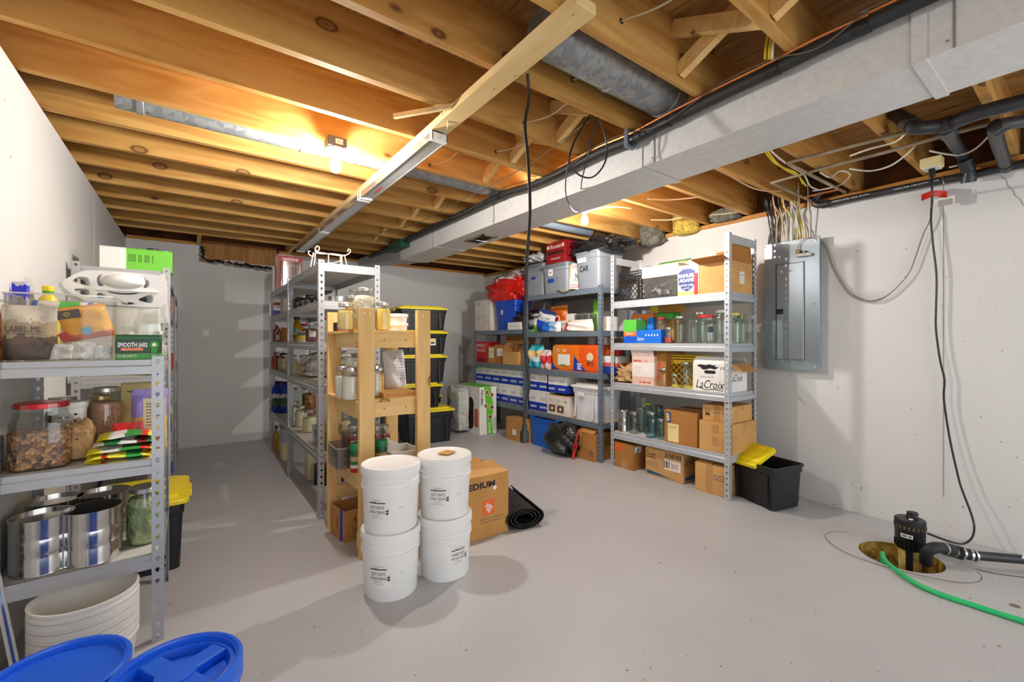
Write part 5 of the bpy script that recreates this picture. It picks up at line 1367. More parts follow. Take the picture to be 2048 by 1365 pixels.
def milk_crate(label, u0, u1, vt, z, mat, X=3.55, d=.32):
    w, h, yc = onX(u0, u1, vt, z, X)
    t = thing('milk_crate', label, 'crate', (X + d/2, yc, z), RZ)
    mb = MB()
    for zz, hh in ((0, .02), (h*.72, .012), (h*.8, .012), (h*.88, .012), (h - .014, .014)):
        mb.loft([rring(w/2, d/2, .015, zz), rring(w/2, d/2, .015, zz + hh), rring(w/2 - .008, d/2 - .008, .01, zz + hh), rring(w/2 - .008, d/2 - .008, .01, zz)], False, False, True)
    for sx in (-1, 1):
        for sy in (-1, 1): mb.box(sx*(w/2 - .006) - .006, sy*(d/2 - .006) - .006, 0, sx*(w/2 - .006) + .006, sy*(d/2 - .006) + .006, h)
    obj('crate_frame', mb, mat, t)
    obj('crate_floor', MB().box(-w/2 + .005, -d/2 + .005, .004, w/2 - .005, d/2 - .005, .008), mat, t)
    for yy in (-d/2 + .004, d/2 - .004): obj('lattice', lattice(t, w - .01, h*.7, mat, yy, .02), mat, t)
    for xx in (-w/2 + .004, w/2 - .004): obj('lattice', lattice(t, d - .01, h*.7, mat, xx, .02, face='x'), mat, t)
    obj('hand_hold', MB().box(-w*.18, -d/2 - .002, h*.72, w*.18, -d/2 + .002, h*.8), mat, t)
    return t, w, h
milk_crate('black milk crate on the top shelf beside the clear bin', 1238, 1284, 543, R1, BLACK)
w, h, yc = onX(1285, 1354, 553, R1, 3.54)
t = clear_bin('clear bin of dark odds and ends under the white drink tray', (3.54 + .16, yc, R1), RZ, w, .32, h)
tag(obj('dark_odds', lump(w*.86, .28, h*.8, 21, amp=.2, sq=.35), speckle('dark_odds', [(40, 40, 42), (70, 70, 74), (30, 30, 32), (110, 108, 104)], 30), None, (3.70, yc, R1 + .003)), 'jumble of dark parts inside the clear bin', 'parts')
w2, _, yc2 = onX(1281, 1354, 520, R1, 3.52); zt = R1 + h
hh = P(1320, 530, X=3.52).z - zt
t = carton('white drink tray with a green sheet on top of the clear bin', (3.52 + .17, yc2, zt), RZ, w2, .3, hh, WHITEP, tape=False, name='drink_tray')
text('LaCroix', w2*.4, hh*.45, INKG, t, (0, -.1503, hh*.5), shear=.3); 
obj('green_sheet', MB().box(-w2*.42, -.14, 0, w2*.42, .12, .005), banded('green_sheet_print', [(0, (40, 150, 70)), (.35, (226, 206, 160)), (.75, (50, 150, 60))], axis=1, wob=.05, bump=0), t, (0, 0, hh + .02), (radians(24), 0, 0))
text('BOWLING\nBERRY', .09, hh*.5, INKG, t, (w2/2 + .0003, -.05, hh*.5), '+x')
t, w, d, h = rbox('beer carton with a dark blue shield on the front', 1355, 1398, 530, R1, banded('beer_print', [(0, (206, 190, 120)), (.14, (230, 226, 214)), (.88, (220, 206, 150))], wob=.05, bump=0), tape=False, name='beer_carton', d=.2)
sh = [(-.45, .8), (-.2, .92), (.2, .92), (.45, .8), (.45, .35), (.25, .12), (0, .02), (-.25, .12), (-.45, .35)]
T = TR((-.012, -.1004, h*.12)) @ Mat.Rotation(pi/2, 4, 'X')
obj('shield', MB().prism([(x*w*.86, y*h*.82) for x, y in sh], 0, .0008, T), plain('navy_print', (28, 44, 120), .45), t)
obj('red_band', MB().box(w*.28, -.1012, 0, w*.46, -.1002, h*.7), INKR, t)
text('SAMUEL\nADAMS', w*.74, h*.27, INKW, t, (-.012, -.1018, h*.58), bold=.05); text('WINTER LAGER', w*.6, h*.07, INKW, t, (-.012, -.1018, h*.34)); text('BOSTON', w*.3, h*.05, INKW, t, (-.012, -.1018, h*.24))
w, h, yc = onX(1398, 1462, 525, R1, 3.54)
t = carton('big open tan carton at the shelf end', (3.54 + .18, yc, R1), RZ, w, .36, h, KRAFTL, open_=True)
flap(t, KRAFTD, w, .14, (0, -.178, h), (radians(168), 0, 0)); flap(t, KRAFT, w*.95, .16, (0, .178, h), (radians(55), 0, pi)); flap(t, KRAFTD, .34, .12, (-w/2, 0, h), (radians(150), 0, pi/2)); flap(t, KRAFTD, .34, .16, (w/2, 0, h), (radians(95), 0, -pi/2))
label_plate(.08, .10, WHITEP, t, (w/2 + .0008, .0, h*.5), '+x'); text('OXO\n------\n-- --', .05, .06, INK, t, (w/2 + .0018, .0, h*.5), '+x')

# second shelf: bag boxes and glass jars
gbm = banded('sandwich_box_print', [(0, (30, 90, 200)), (.3, (226, 110, 40)), (.5, (90, 190, 70))], wob=.08, bump=0)
t, w, d, h = rbox('green and blue box of sandwich bags', 1247, 1272, 640, R2, gbm, tape=False, name='bag_box', d=.16)
text('Ziploc', w*.7, h*.14, INKW, t, (0, -.0806, h*.4))
blm = banded('blue_box_print', [(0, (20, 60, 190)), (.5, (40, 130, 220)), (.85, (230, 120, 50))], wob=.06, bump=0)
t, w, d, h = rbox('tall blue box behind the sandwich bags', 1262, 1306, 628, R2, blm, X=3.71, tape=False, name='bag_box', d=.14)
text('AIR', w*.4, h*.2, INKW, t, (-.05, -.0706, h*.75), bold=.03); label_plate(w*.2, h*.3, INKO, t, (.04, -.0705, h*.75), name='orange_print')
t, w, d, h = rbox('flat bright blue box lying across the shelf front', 1272, 1322, 660, R2, plain('bright_blue_box', (30, 110, 214), .4), tape=False, name='bag_box', d=.12, X=3.54)
text('Ziploc', w*.3, h*.3, INKW, t, (-w*.3, -.0606, h*.3)); text('- - - - -', w*.5, h*.12, INKW, t, (.04, -.0606, h*.6))
z = R2
for lb, u0, u1, vt, m, dd in (('plain kraft box holding up the green board box', 1308, 1348, 640, KRAFT, .15), ('green board box under the yellow-ended one', 1310, 1345, 626, plain('fresh_green_box', (70, 170, 60), .5), .14), ('yellow-ended board box topping the back pile', 1301, 1353, 611, banded('yellow_brown_box', [(0, (240, 220, 60)), (.3, (190, 140, 60))], axis=0, wob=0, bump=0), .15)):
    t, w, d, h = rbox(lb, u0, u1, vt, z, m, X=3.77, d=dd, tape=False, name='food_carton'); z += h + .0005
RLID = plain('red_lid_plastic', (214, 60, 44), .4)
rjar('clear jar with an orange-red lid beside the blue boxes', 1323, 635, R2, .05, speckle('reddish_bits', [(190, 90, 60), (150, 60, 40), (206, 130, 80)], 60), .5, lid=RLID, X=3.68)
rjar('small jar of red spice in front of the blue box', 1337, 655, R2, .034, plain('red_spice', (190, 50, 36), .7), .4, X=3.57)
rjar('empty ribbed jar with a stacked steel lid', 1359, 633, R2, .052, None, X=3.64, gl=GLASSG)
rjar('large empty jar with a dark oval label', 1383, 640, R2, .062, None, X=3.63, lid=None, sticker=None)
q = jar('large empty jar with a steel lid behind the oval-label jar', (3.82, P(1398, 0, X=3.82).y, R2), .07, P(1398, 625, X=3.82).z - R2, None)
rj_ = rjar('largest empty jar with a flat red lid', 1413, 631, R2, .078, None, X=3.63, lid=RED, gl=GLASSG, neck=.86)
wrap(rj_, .0788, .12, .05, .05, plain('dark_label', (60, 66, 76), .5), -.6)
rjar('empty jar with a white lid tucked by the front post', 1444, 621, R2, .06, None, X=3.68, lid=WHITE, gl=GLASSG)
t = jar('square glass jug with a yellow lid at the shelf end', (3.74, 1.88, R2), .06, .26, None, lid=YELLOW, gl=GLASSG, square=True, neck=.6)
jar('big square glass jug with an olive lid at the shelf end', (3.88, 1.90, R2), .058, .25, None, lid=plain('olive_lid', (150, 146, 60), .4), gl=GLASSG, square=True, neck=.6)

# third shelf
w, h, yc = onX(1226, 1262, 733, R3, 3.55)
bag('crumpled tan paper bag at the shelf corner', (3.66, yc, R3), RZ, w*1.1, .2, h*1.05, wrinkled('tan_paper_bag', (196, 158, 112)), 17, name='paper_bag', amp=.35)
pinkm = banded('pink_white_print', [(0, (226, 190, 176)), (.3, (236, 226, 220)), (.78, (226, 196, 184))], wob=.06, bump=0)
t, w, d, h = rbox('white and pink appliance box with an open flap', 1264, 1308, 712, R3, pinkm, d=.24, tape=False, name='appliance_box')
flap(t, plain('pale_pink_card', (226, 204, 192), .6), w, .1, (0, -.12, h), (radians(110), 0, 0))
text('BRAUN', w*.35, h*.08, INKR, t, (-w*.25, -.1203, h*.82), bold=.05); text('duo', w*.16, h*.08, INKR, t, (w*.15, -.1203, h*.82)); obj('cup_picture', MB().lathe([(.03, 0), (.028, .002), (0, .002)], 20), WHITEP, t, (w*.18, -.1202, h*.55), (pi/2, 0, 0)); text('--- ----\n-- ---\n---- -', w*.3, h*.2, INKR, t, (-w*.22, -.1203, h*.5)); text('-- --- ---', w*.5, h*.05, INKR, t, (w*.1, -.1203, h*.1))
t, w, d, h = rbox('kraft box with red sideways lettering beside the yellow crate', 1309, 1332, 705, R3, KRAFTD, X=3.58, d=.3)
text('Huggies', h*.5, w*.4, INKR, t, (-w*.1, -.1503, h*.45), roll=pi/2, bold=.03); flap(t, KRAFTL, w, .09, (0, -.15, h), (radians(70), 0, 0))
milk_crate('yellow milk crate behind the short glass jars', 1330, 1388, 710, R3, plain('crate_yellow', (232, 202, 30), .45), X=3.66, d=.26)
rjar('empty glass jar with a wide steel lid in front of the kraft box', 1326, 736, R3, .048, None, X=3.59)
rjar('short empty jar between two taller jars', 1349, 748, R3, .036, None, X=3.58)
rjar('tall empty jar in front of the yellow crate', 1371, 724, R3, .05, None, X=3.59)
w, h, yc = onX(1386, 1456, 728, R3, 3.535)
t = carton('white drink carton with handwritten-style name and a hand slot', (3.535 + .16, yc, R3), RZ, w, .32, h, WHITEP, open_=True, name='drink_carton')
flap(t, WHITEP, w, .075, (0, -.159, h), (radians(48), 0, 0)); flap(t, KRAFTL, .3, .12, (w/2, 0, h), (radians(-30), 0, -pi/2)); flap(t, WHITEP, w, .07, (0, .159, h), (radians(40), 0, pi))
text('LaCroix', w*.82, h*.30, INK, t, (0, -.1604, h*.26), shear=.35); obj('hand_slot', MB().loft([[(x, -.1606, z + h*.70) for x, z, _ in rring(.05, .014, .014, 0)], [(x, -.158, z + h*.70) for x, z, _ in rring(.05, .014, .014, 0)]]), INK, t)
text('NATURALLY ESSENCED', w*.4, h*.04, INKG, t, (-.03, -.1604, h*.52)); 
obj('swash', MB().tube(spline([(-w*.3, -.161, h*.12), (-.03, -.161, h*.06), (w*.1, -.161, h*.09), (w*.36, -.161, h*.06)], 5), .003, 5), INK, t)
random.seed(2)
obj('ink_burst', MB().prism([(random.uniform(.6, 1) * cos(a/9*pi) * w*.34, random.uniform(.4, 1) * sin(a/9*pi) * h*.13) for a in range(18)], 0, .0008, TR((-.02, -.1603, h*.88)) @ Mat.Rotation(pi/2, 4, 'X')), INK, t)
text('15', w*.12, h*.1, INK, t, (w*.36, -.1606, h*.84)); text('LaCroix', .2, h*.25, INK, t, (w/2 + .0005, -.02, h*.5), '+x', shear=.35)

# bottom shelf
can('ribbed silver tin can at the shelf corner by the aqua jars', (3.60, P(1247, 0, X=3.60).y, R4), .058, P(1247, 822, X=3.60).z - R4, TIN, lid=True)
rjar('clear embossed quart jar beside the silver can', 1268, 824, R4, .05, None, X=3.6, gl=GLASSG)
rjar('clear jar with a grey lid in the second row', 1283, 815, R4, .05, None, X=3.76, gl=GLASSG)
rjar('tall aqua glass jar with a lime green lid', 1297, 806, R4, .052, None, X=3.72, gl=GLASSB, lid=plain('lime_lid', (150, 176, 30), .4), neck=.62)
rjar('aqua quart jar in front of the lime-lidded one', 1303, 824, R4, .056, None, X=3.58, gl=GLASSB)
rjar('aqua jar with a dark zinc lid', 1318, 811, R4, .046, None, X=3.72, gl=GLASSB, lid=plain('zinc_lid', (70, 76, 80), .4, .6))
rjar('short smoky jar beside the big brown box', 1323, 838, R4, .042, None, X=3.58, gl=GLASSG)
t, w, d, h = rbox('brown box with a blue letter sticker and cream paper label', 1329, 1394, 824, R4, KRAFTD, d=.36)
label_plate(.055, .09, INKB, t, (-w*.38, -.1805, h*.78)); text('B', .035, .07, INKY, t, (-w*.38, -.1817, h*.78), bold=.03); label_plate(w*.34, h*.55, PALET, t, (-w*.22, -.1805, h*.32)); text('PACKAGES', w*.22, .014, INKG, t, (-w*.22, -.1816, h*.5)); text('-- ---\n---', w*.2, .03, KRAFTL, t, (-w*.22, -.1816, h*.4))
t, w, d, h = rbox('wide tan box at the bottom of the two stacked by the shelf end', 1398, 1466, 845, R4, KRAFTL, d=.40)
for zz in (.2, .62): obj('front_tape', MB().box(-.03, -.2006, h*zz, .03, -.2, h*(zz + .3)), TAPE, t)
zt = R4 + h
w2, _, yc2 = onX(1405, 1464, 845, R4, 3.55); h2 = P(1435, 812, X=3.55).z - zt
t = carton('smaller tan box stacked on the wide tan box', (3.55 + .17, yc2, zt + .001), RZ, w2, .34, h2, KRAFTL)
text('\u263a\u263a\n\u25a0\u25a0', .05, .06, INK, t, (-w2*.32, -.1703, h2*.55)); obj('front_tape', MB().box(-.03, -.1706, 0, .03, -.17, h2), TAPE, t); text('----- ---', .09, .008, INKG, t, (.02, -.1709, h2*.55))

# boxes on the floor under the pale unit
t, w, d, h = rbox('tan box with an orange label under the pale unit', 1229, 1267, 888, 0.0005, KRAFTD, X=3.515, d=.30)
label_plate(.09, .07, INKO, t, (-w*.28, -.1505, h*.8)); text('\u25b3', .03, .03, INK, t, (-w*.24, -.1517, h*.8)); obj('front_tape', MB().box(-.03, -.1508, 0, .05, -.15, h*.35), TAPE, t); label_plate(.1, .06, WHITEP, t, (w/2 + .001, -.08, h*.8), '+x'); text('-- \u25a0 --', .07, .03, INK, t, (w/2 + .002, -.08, h*.8), '+x'); label_plate(.03, .02, INKGR, t, (w/2 + .0017, -.10, h*.72), '+x')
t, w, d, h = rbox('long tan case with a script name, numbers and a blue wave', 1291, 1367, 901, 0.0005, plain('tan_case', (196, 150, 92), .7), X=3.55, d=.30)
t.rotation_euler[2] = RZ
text('Scott', w*.26, h*.26, INK, t, (-w*.35, -.1503, h*.74), shear=.3); text('3150103', w*.42, h*.16, INK, t, (w*.24, -.1503, h*.84), bold=.03)
for k in range(5): obj('print_line', MB().box(-w*.46, -.1504, h*(.34 + .04*k), -w*.14, -.15, h*(.35 + .04*k)), INKG, t)
obj('blue_wave', MB().loft([[(-w*.46 + w*.9*i/10, -.1506, h*.05) for i in range(11)] + [(-w*.46 + w*.9*(10-i)/10, -.1506, h*(.11 + .06*cos((10-i)*.35))) for i in range(11)], [(-w*.46 + w*.9*i/10, -.15, h*.05) for i in range(11)] + [(-w*.46 + w*.9*(10-i)/10, -.15, h*(.11 + .06*cos((10-i)*.35))) for i in range(11)]]), plain('deep_blue_print', (30, 90, 130), .5), t)
label_plate(w*.42, h*.36, plain('pale_pink_label', (236, 218, 206), .6), t, (w*.22, -.1508, h*.52), roll=-.0)
text('||||| ||| ||', w*.16, h*.2, INK, t, (w*.28, -.152, h*.5)); text('- -- -', w*.14, h*.24, INK, t, (w*.08, -.152, h*.52)); text('Scott', .16, h*.22, INK, t, (w/2 + .0004, -.05, h*.7), '+x', shear=.3)
obj('print_line', MB().box(w/2, -.13, h*.08, w/2 + .0008, .13, h*.2), MATS['deep_blue_print'], t)
t, w, d, h = rbox('tan box with handwritten loops under the shelf end', 1390, 1450, 930, 0.0005, KRAFTL, X=3.515, d=.34)
obj('front_tape', MB().box(-.03, -.1708, 0, .03, -.17, h), TAPE, t); text('OG3', w*.34, h*.2, INKG, t, (w*.3, -.1712, h*.6), shear=.1)
flap(t, KRAFT, w*.5, .08, (-w*.2, -.168, h + .001), (radians(14), 0, 0))

# ------------------------------------------------------------------ blue-grey unit with the grey totes
M4, M3, M2, M1 = [z + .0005 for z in MLV]
GREYT = plain('grey_tote_plastic', (136, 142, 150), .38, 0, .03)
def rtote(label, u0, u1, vt, z, X, d, body, lidm=None, **k):
    w, h, yc = onX(u0, u1, vt, z, X)
    return tote(label, (X + d/2, yc, z), RZ, w, d, h, body, lidm, **k), w, d, h
t, w, d, h = rtote('grey lidded tote with blue tape beside the white cloth', 1046, 1086, 527, M1, 3.50, .40, GREYT, plain('grey_lid_plastic', (120, 126, 134), .4), ribs=False)
label_plate(.08, .03, INKB, t, (.0, -.19, h*.55), roll=.05, name='blue_tape')
t, w, d, h = rtote('grey lidded tote with a white sticker and blue tape', 1082, 1134, 525, M1, 3.46, .40, GREYT, plain('grey_lid_plastic', (120, 126, 134)), ribs=False)
label_plate(.08, .08, WHITEP, t, (-.06, -.194, h*.68)); text('----', .04, .02, INKG, t, (-.06, -.1956, h*.68)); label_plate(.10, .04, INKB, t, (-.06, -.191, h*.42), name='blue_tape'); text('TM', .03, .02, INK, t, (.05, -.192, h*.46))
t, w, d, h = rtote('large grey open tote marked in pencil letters', 1147, 1198, 503, M1, 3.44, .42, GREYT, None, ribs=False, taper=.84)
label_plate(.13, .05, WHITEP, t, (-w*.18, -.203, h*.78)); text('HARVEST', .08, .012, INKG, t, (-w*.18, -.2045, h*.78)); text('CAR', w*.34, h*.16, INK, t, (-w*.1, -.2, h*.55))
BAGB = wrinkled('black_bin_liner', (24, 24, 26), .22, .9, 7, .8, .3)
bag('stuffed black trash bag bulging over the large grey tote', (3.62, P(1200, 0, X=3.62).y, M1 + h - .04), RZ, .66, .40, 2.40 - (M1 + h - .04), BAGB, 13, amp=.3, name='trash_bag')
zt = M1 + (P(1108, 525, X=3.46).z - M1)
w, hh, yc = onX(1090, 1127, 483, zt, 3.50)
t = carton('dark red wine box with white lettering on a grey tote', (3.62, yc, zt + .001), RZ, w, .2, hh, plain('dark_red_box', (150, 26, 34), .45), tape=False, name='wine_box')
text('Riunite', w*.6, hh*.18, INKW, t, (0, -.1003, hh*.78), shear=.3); text('LAMBRUSCO', w*.5, hh*.07, INKW, t, (0, -.1003, hh*.22)); 
for sx in (-.4, .4): label_plate(w*.12, hh*.16, plain('cream_print', (232, 216, 176)), t, (sx*w, -.1004, hh*.78), name='cream_print')
text('WWWWW', w*.9, hh*.16, INK, t, (0, -.1004, hh*.48), bold=.08)
w, hh, yc = onX(1041, 1084, 503, M1 + .30, 3.55)
bag('crumpled white cloth lying on a grey tote lid', (3.66, yc, P(1064, 524, X=3.5).z), RZ, .34, .28, .12, wrinkled('white_cloth', (222, 220, 224), .7, .8, 8, .2, .08), 23, name='cloth', cat='cloth', amp=.35)
w, hh, yc = onX(1133, 1158, 527, M1, 3.50)
t = thing('framed_sign', 'light wooden frame with lettering wedged between two totes', 'sign', (3.53, yc, M1), RZ, ry=radians(8))
obj('board', MB().box(-w/2, 0, 0, w/2, .012, hh), WHITEP, t); obj('edge_moulding', MB().box(-w/2 - .012, -.006, 0, -w/2 + .012, .018, hh), PINE, t); text('Mo', w*.5, hh*.3, INK, t, (.03, -.0006, hh*.5), shear=.2)
for k in (.12, .2, .84, .9): obj('red_line', MB().box(-w*.4, -.001, hh*k, w*.5, 0, hh*k + .006), INKR, t)
tag(obj('torn_paper', MB().grid(lambda i, j: (3.44 + .16*j, P(1112, 0, X=3.46).y - .30*i, M1 + .004 + .012*sin(9*i)*(1-j) + .006 * cos(5*i)), 14, 5), plain('torn_kraft_paper', (206, 164, 96), .7)), 'torn strip of brown paper at the shelf edge below the totes', 'paper')
# middle shelf of small goods
bag('black bag of soft goods beside the blue bin', (3.66, P(1050, 0, X=3.6).y, M2), RZ, .42, .3, .30, BAGB, 29, amp=.3, name='trash_bag')
def rpouch(label, u0, u1, vt, z, mat, X, th, seed, **k):
    w, h, yc = onX(u0, u1, vt, z, X); return pouch(label, (X, yc, z), RZ, w, h, th, mat, seed, **k), w, h
t, w, h = rpouch('white and green paper goods pack', 1056, 1082, 628, M2, banded('white_green_pack', [(0, (110, 190, 60)), (.4, (236, 236, 230)), (.75, (60, 90, 60)), (.86, (230, 230, 226))], wob=.1), 3.62, .1, 81, name='paper_pack')
t, w, h = rpouch('blue and white pack leaning between green pack and orange bag', 1072, 1105, 620, M2, banded('blue_white_pack', [(0, (26, 70, 200)), (.5, (220, 222, 226)), (.85, (40, 60, 120))], wob=.1), 3.58, .08, 82, name='paper_pack', ry=radians(14))
text('domino', w*.7, h*.1, INK, t, (0, -.043, h*.68))
t, w, h = rpouch('orange resealable pouch with a round emblem', 1102, 1136, 612, M2, banded('orange_pouch', [(0, (206, 100, 30)), (.9, (236, 150, 60))], wob=.1), 3.72, .1, 83, name='food_bag')
obj('round_emblem', MB().lathe([(.045, 0), (.04, .002), (0, .002)], 18), WHITEP, t, (.02, -.052, h*.5), (pi/2, 0, 0)); obj('emblem_ring', MB().lathe([(.03, 0), (.028, .001), (0, .001)], 18), INKR, t, (.02, -.0545, h*.5), (pi/2, 0, 0))
t, w, h = rpouch('pale blue pack of wipes lying on its side', 1084, 1122, 644, M2, banded('wipes_print', [(0, (40, 110, 210)), (.5, (150, 196, 230)), (.8, (220, 230, 236))], axis=0, wob=.1), 3.53, .08, 84, name='wipes_pack')
t, w, h = rpouch('white bag with red stripe lying on the shelf front', 1122, 1186, 640, M2, banded('white_red_bag', [(0, (232, 222, 212)), (.3, (200, 50, 60)), (.36, (234, 226, 216))], axis=0, wob=.15), 3.56, .12, 85, name='food_bag')
t, w, d, h = rbox('slim white box standing behind the striped bag', 1132, 1146, 628, M2, WHITEP, X=3.7, d=.12, tape=False, name='slim_box')
t, w, d, h = rbox('dark green box behind the clear tub', 1148, 1162, 628, M2, plain('dark_green_box', (24, 84, 44), .5), X=3.76, d=.12, tape=False, name='slim_box')
w, h, yc = onX(1160, 1190, 622, M2 + .06, 3.72)
clear_bin('small clear tub of bright clips near the shelf post', (3.72, yc, M2), RZ, w, .2, .2)
t, w, h = rpouch('lime green packet upright behind the shelf post', 1186, 1200, 600, M2, wrinkled('lime_packet', (120, 200, 50), .4, .4, 6), 3.78, .05, 86)
for i, (u, vt, rr_) in enumerate(((1216, 642, .07), (1236, 620, .08))):
    can(['stack of clear deli lids between the two shelving units', 'white takeaway tub between the two shelving units'][i], (3.74, max(P(u, 0, X=3.74).y, 3.22 + .0), M2) if i == 0 else (3.8, 3.28, M2), rr_, .16, OFFW, lid=True, name='deli_tub', cat='tub')
# packs of paper goods
t, w, h = rpouch('teal pack of tissues with a printed window', 1062, 1088, 690, M3, banded('teal_pack', [(0, (60, 170, 196)), (.3, (206, 226, 230)), (.5, (230, 200, 130)), (.75, (70, 190, 206))], wob=.1), 3.58, .14, 90, name='tissue_pack')
t, w, h = rpouch('crinkled red and clear wrapper beside the orange bale', 1086, 1102, 700, M3, banded('red_clear_wrap', [(0, (206, 180, 176)), (.3, (200, 40, 46)), (.7, (220, 200, 196))], wob=.2), 3.55, .1, 91, name='wrapper')
w, h, yc = onX(1101, 1198, 690, M3, 3.53)
t = thing('towel_bale', 'long orange wrapped bale of paper towels', 'bale', (3.53 + .15, yc, M3), RZ)
ob = banded('orange_bale_print', [(0, (240, 140, 40)), (.3, (238, 120, 30)), (.62, (230, 90, 26))], axis=0, wob=.06, bump=.3)
obj('wrap', MB().loft([rring(w*.5 - e, .15 - e, .05, z) for e, z in ((.02, 0), (.004, .02), (0, h*.3), (0, h*.7), (.006, h - .02), (.025, h))]), ob, t)
label_plate(w*.26, h*.42, WHITEP, t, (-w*.2, -.1515, h*.42), name='white_panel'); obj('blue_swoosh', MB().prism([(0, 0), (w*.26, 0), (w*.16, h*.2), (w*.02, h*.55)], 0, .001, TR((w*.0, -.1512, h*.04)) @ Mat.Rotation(pi/2, 4, 'X')), INKB, t)
obj('blue_swoosh', MB().prism([(0, 0), (w*.16, 0), (w*.05, h*.12), (0, h*.3)], 0, .001, TR((-w*.46, -.1512, h*.04)) @ Mat.Rotation(pi/2, 4, 'X')), INKB, t)
text('NEXT\nBEST\nDEAL', w*.1, h*.24, INKW, t, (w*.13, -.153, h*.2), bold=.04); obj('emblem', MB().lathe([(.05, 0), (.048, .002), (0, .002)], 20), plain('cream_print', (232, 216, 176)), t, (w*.33, -.1512, h*.55), (pi/2, 0, 0)); text('8\u00bd', w*.12, h*.2, INK, t, (w*.34, -.154, h*.35), shear=.3); text('75   80', w*.22, h*.13, INKW, t, (-w*.25, -.153, h*.78)); text('JUMBO', w*.14, h*.1, INKGR, t, (-w*.22, -.1535, h*.2), bold=.03)
t, w, d, h = rbox('white tub box with a green lid beside the shelf post', 1203, 1233, 712, M3, banded('detergent_print', [(0, (30, 60, 150)), (.4, (220, 90, 80)), (.6, (236, 232, 228))], wob=.08, bump=0), d=.2, X=3.56, tape=False, name='detergent_box', flapmat=plain('green_cap', (22, 130, 70)))
text('Oxalit', w*.8, h*.2, INKR, t, (0, -.1003, h*.62))
can('tall dark red tin behind the detergent box', (3.86, 3.22, M3), .05, .3, plain('dark_red_box', (150, 26, 34)), lid=True, ribs=0)

# ------------------------------------------------------------------ water cases on the two low shelves
wm = banded('water_case_print', [(0, (30, 62, 176)), (.42, (238, 237, 234))], wob=.02, bump=0, nscale=3)
def water(u0, u1, z, vt, X=3.52, n=0):
    w, h, yc = onX(u0, u1, vt, z, X)
    return w, h, yc
proto = None
NB = NLV[0] + .0005
def water_case(y, z, w, h, where):
    t = thing('water_case', 'white and blue case of bottled water ' + where, 'case', (3.52 + .17, y, z), RZ, group='bottled water cases')
    obj('body', MB().box(-w/2, -.17, 0, w/2, .17, h - .003), wm, t, bev=.002)
    obj('flap', MB().box(-w/2, -.17, h - .003, w/2, -.001, h), WHITEP, t); obj('flap', MB().box(-w/2, .001, h - .003, w/2, .17, h), WHITEP, t)
    text('AQUAFINA', w*.72, h*.12, INKW, t, (0, -.1704, h*.2), bold=.05); text('PURE WATER\n24 BOTTLES', w*.5, h*.1, INKB, t, (0, -.1704, h*.6)); text('24', w*.14, h*.06, INK, t, (w*.3, -.1704, h*.9))
    return t
edges = [952, 968, 984, 1001, 1018, 1036, 1050]
hh = .255
for r in range(2):
    for i in range(6):
        if r == 0 and i < 2: pass
        y0, y1 = P(edges[i], 0, X=3.52).y, P(edges[i+1], 0, X=3.52).y
        water_case((y0 + y1)/2, NB + r*(hh + .001), abs(y0 - y1) - .004, hh, 'in the lower row beside the cooker box' if r == 0 else 'in the upper row of the low unit')
ed2 = [1058, 1076, 1097]
MB_ = MLV[0] + .0005
for r in range(2):
    for i in range(2):
        y0, y1 = P(ed2[i], 0, X=3.52).y, P(ed2[i+1], 0, X=3.52).y
        water_case((y0 + y1)/2, MB_ + r*(hh + .001), abs(y0 - y1) - .004, hh, 'in the lower row under the grey totes' if r == 0 else 'in the upper row under the grey totes')
y0, y1 = P(1098, 0, X=3.52).y, P(1134, 0, X=3.52).y
cw, chh, cyc = onX(1094, 1136, 792, MB_, 3.50)
t = carton('white coffee machine box with small pictures', (3.50 + .16, cyc, MB_), RZ, cw, .32, chh, plain('coffee_box_white', (232, 222, 208), .6), tape=False, name='coffee_box', flapmat=KRAFTL)
for k in (-.25, .15): label_plate(cw*.3, chh*.36, plain('brown_picture', (110, 76, 50), .5), t, (cw*k, -.1606, chh*.32), name='picture'); obj('picture_cup', MB().lathe([(.02, 0), (.0, .001)], 12), WHITEP, t, (cw*k, -.1614, chh*.32), (pi/2, 0, 0))
for k in (-.3, .05): obj('outline_icon', MB().tube([(cw*k + x, -.1606, chh*.75 + z) for x, z, _ in rring(.02, .014, .012, 0)], .0014, 4, closed=True), INK, t)
obj('green_dot', MB().lathe([(.014, 0), (0, .001)], 14), INKGR, t, (cw*.38, -.1603, chh*.72), (pi/2, 0, 0))
for i in range(2):
    yy = P(1106 + 20*i, 0, X=3.54).y
    water_case(yy, MB_ + max(chh + .002, hh + .001), .17, hh * .9, 'resting on the coffee machine box')
t, w, d, h = rtote('white translucent tote with a printed sticker', 1141, 1196, 768, MB_, 3.48, .42, plain('white_tote_plastic', (222, 224, 228), .35), WHITE, ribs=True, taper=.84)
label_plate(.10, .12, plain('pale_blue_label', (110, 160, 214)), t, (-w*.1, -.207, h*.6)) if False else label_plate(.10, .05, WHITEP, t, (-w*.12, -.206, h*.7)); text('--- --\n- --', .06, .05, INK, t, (-w*.12, -.2075, h*.6))

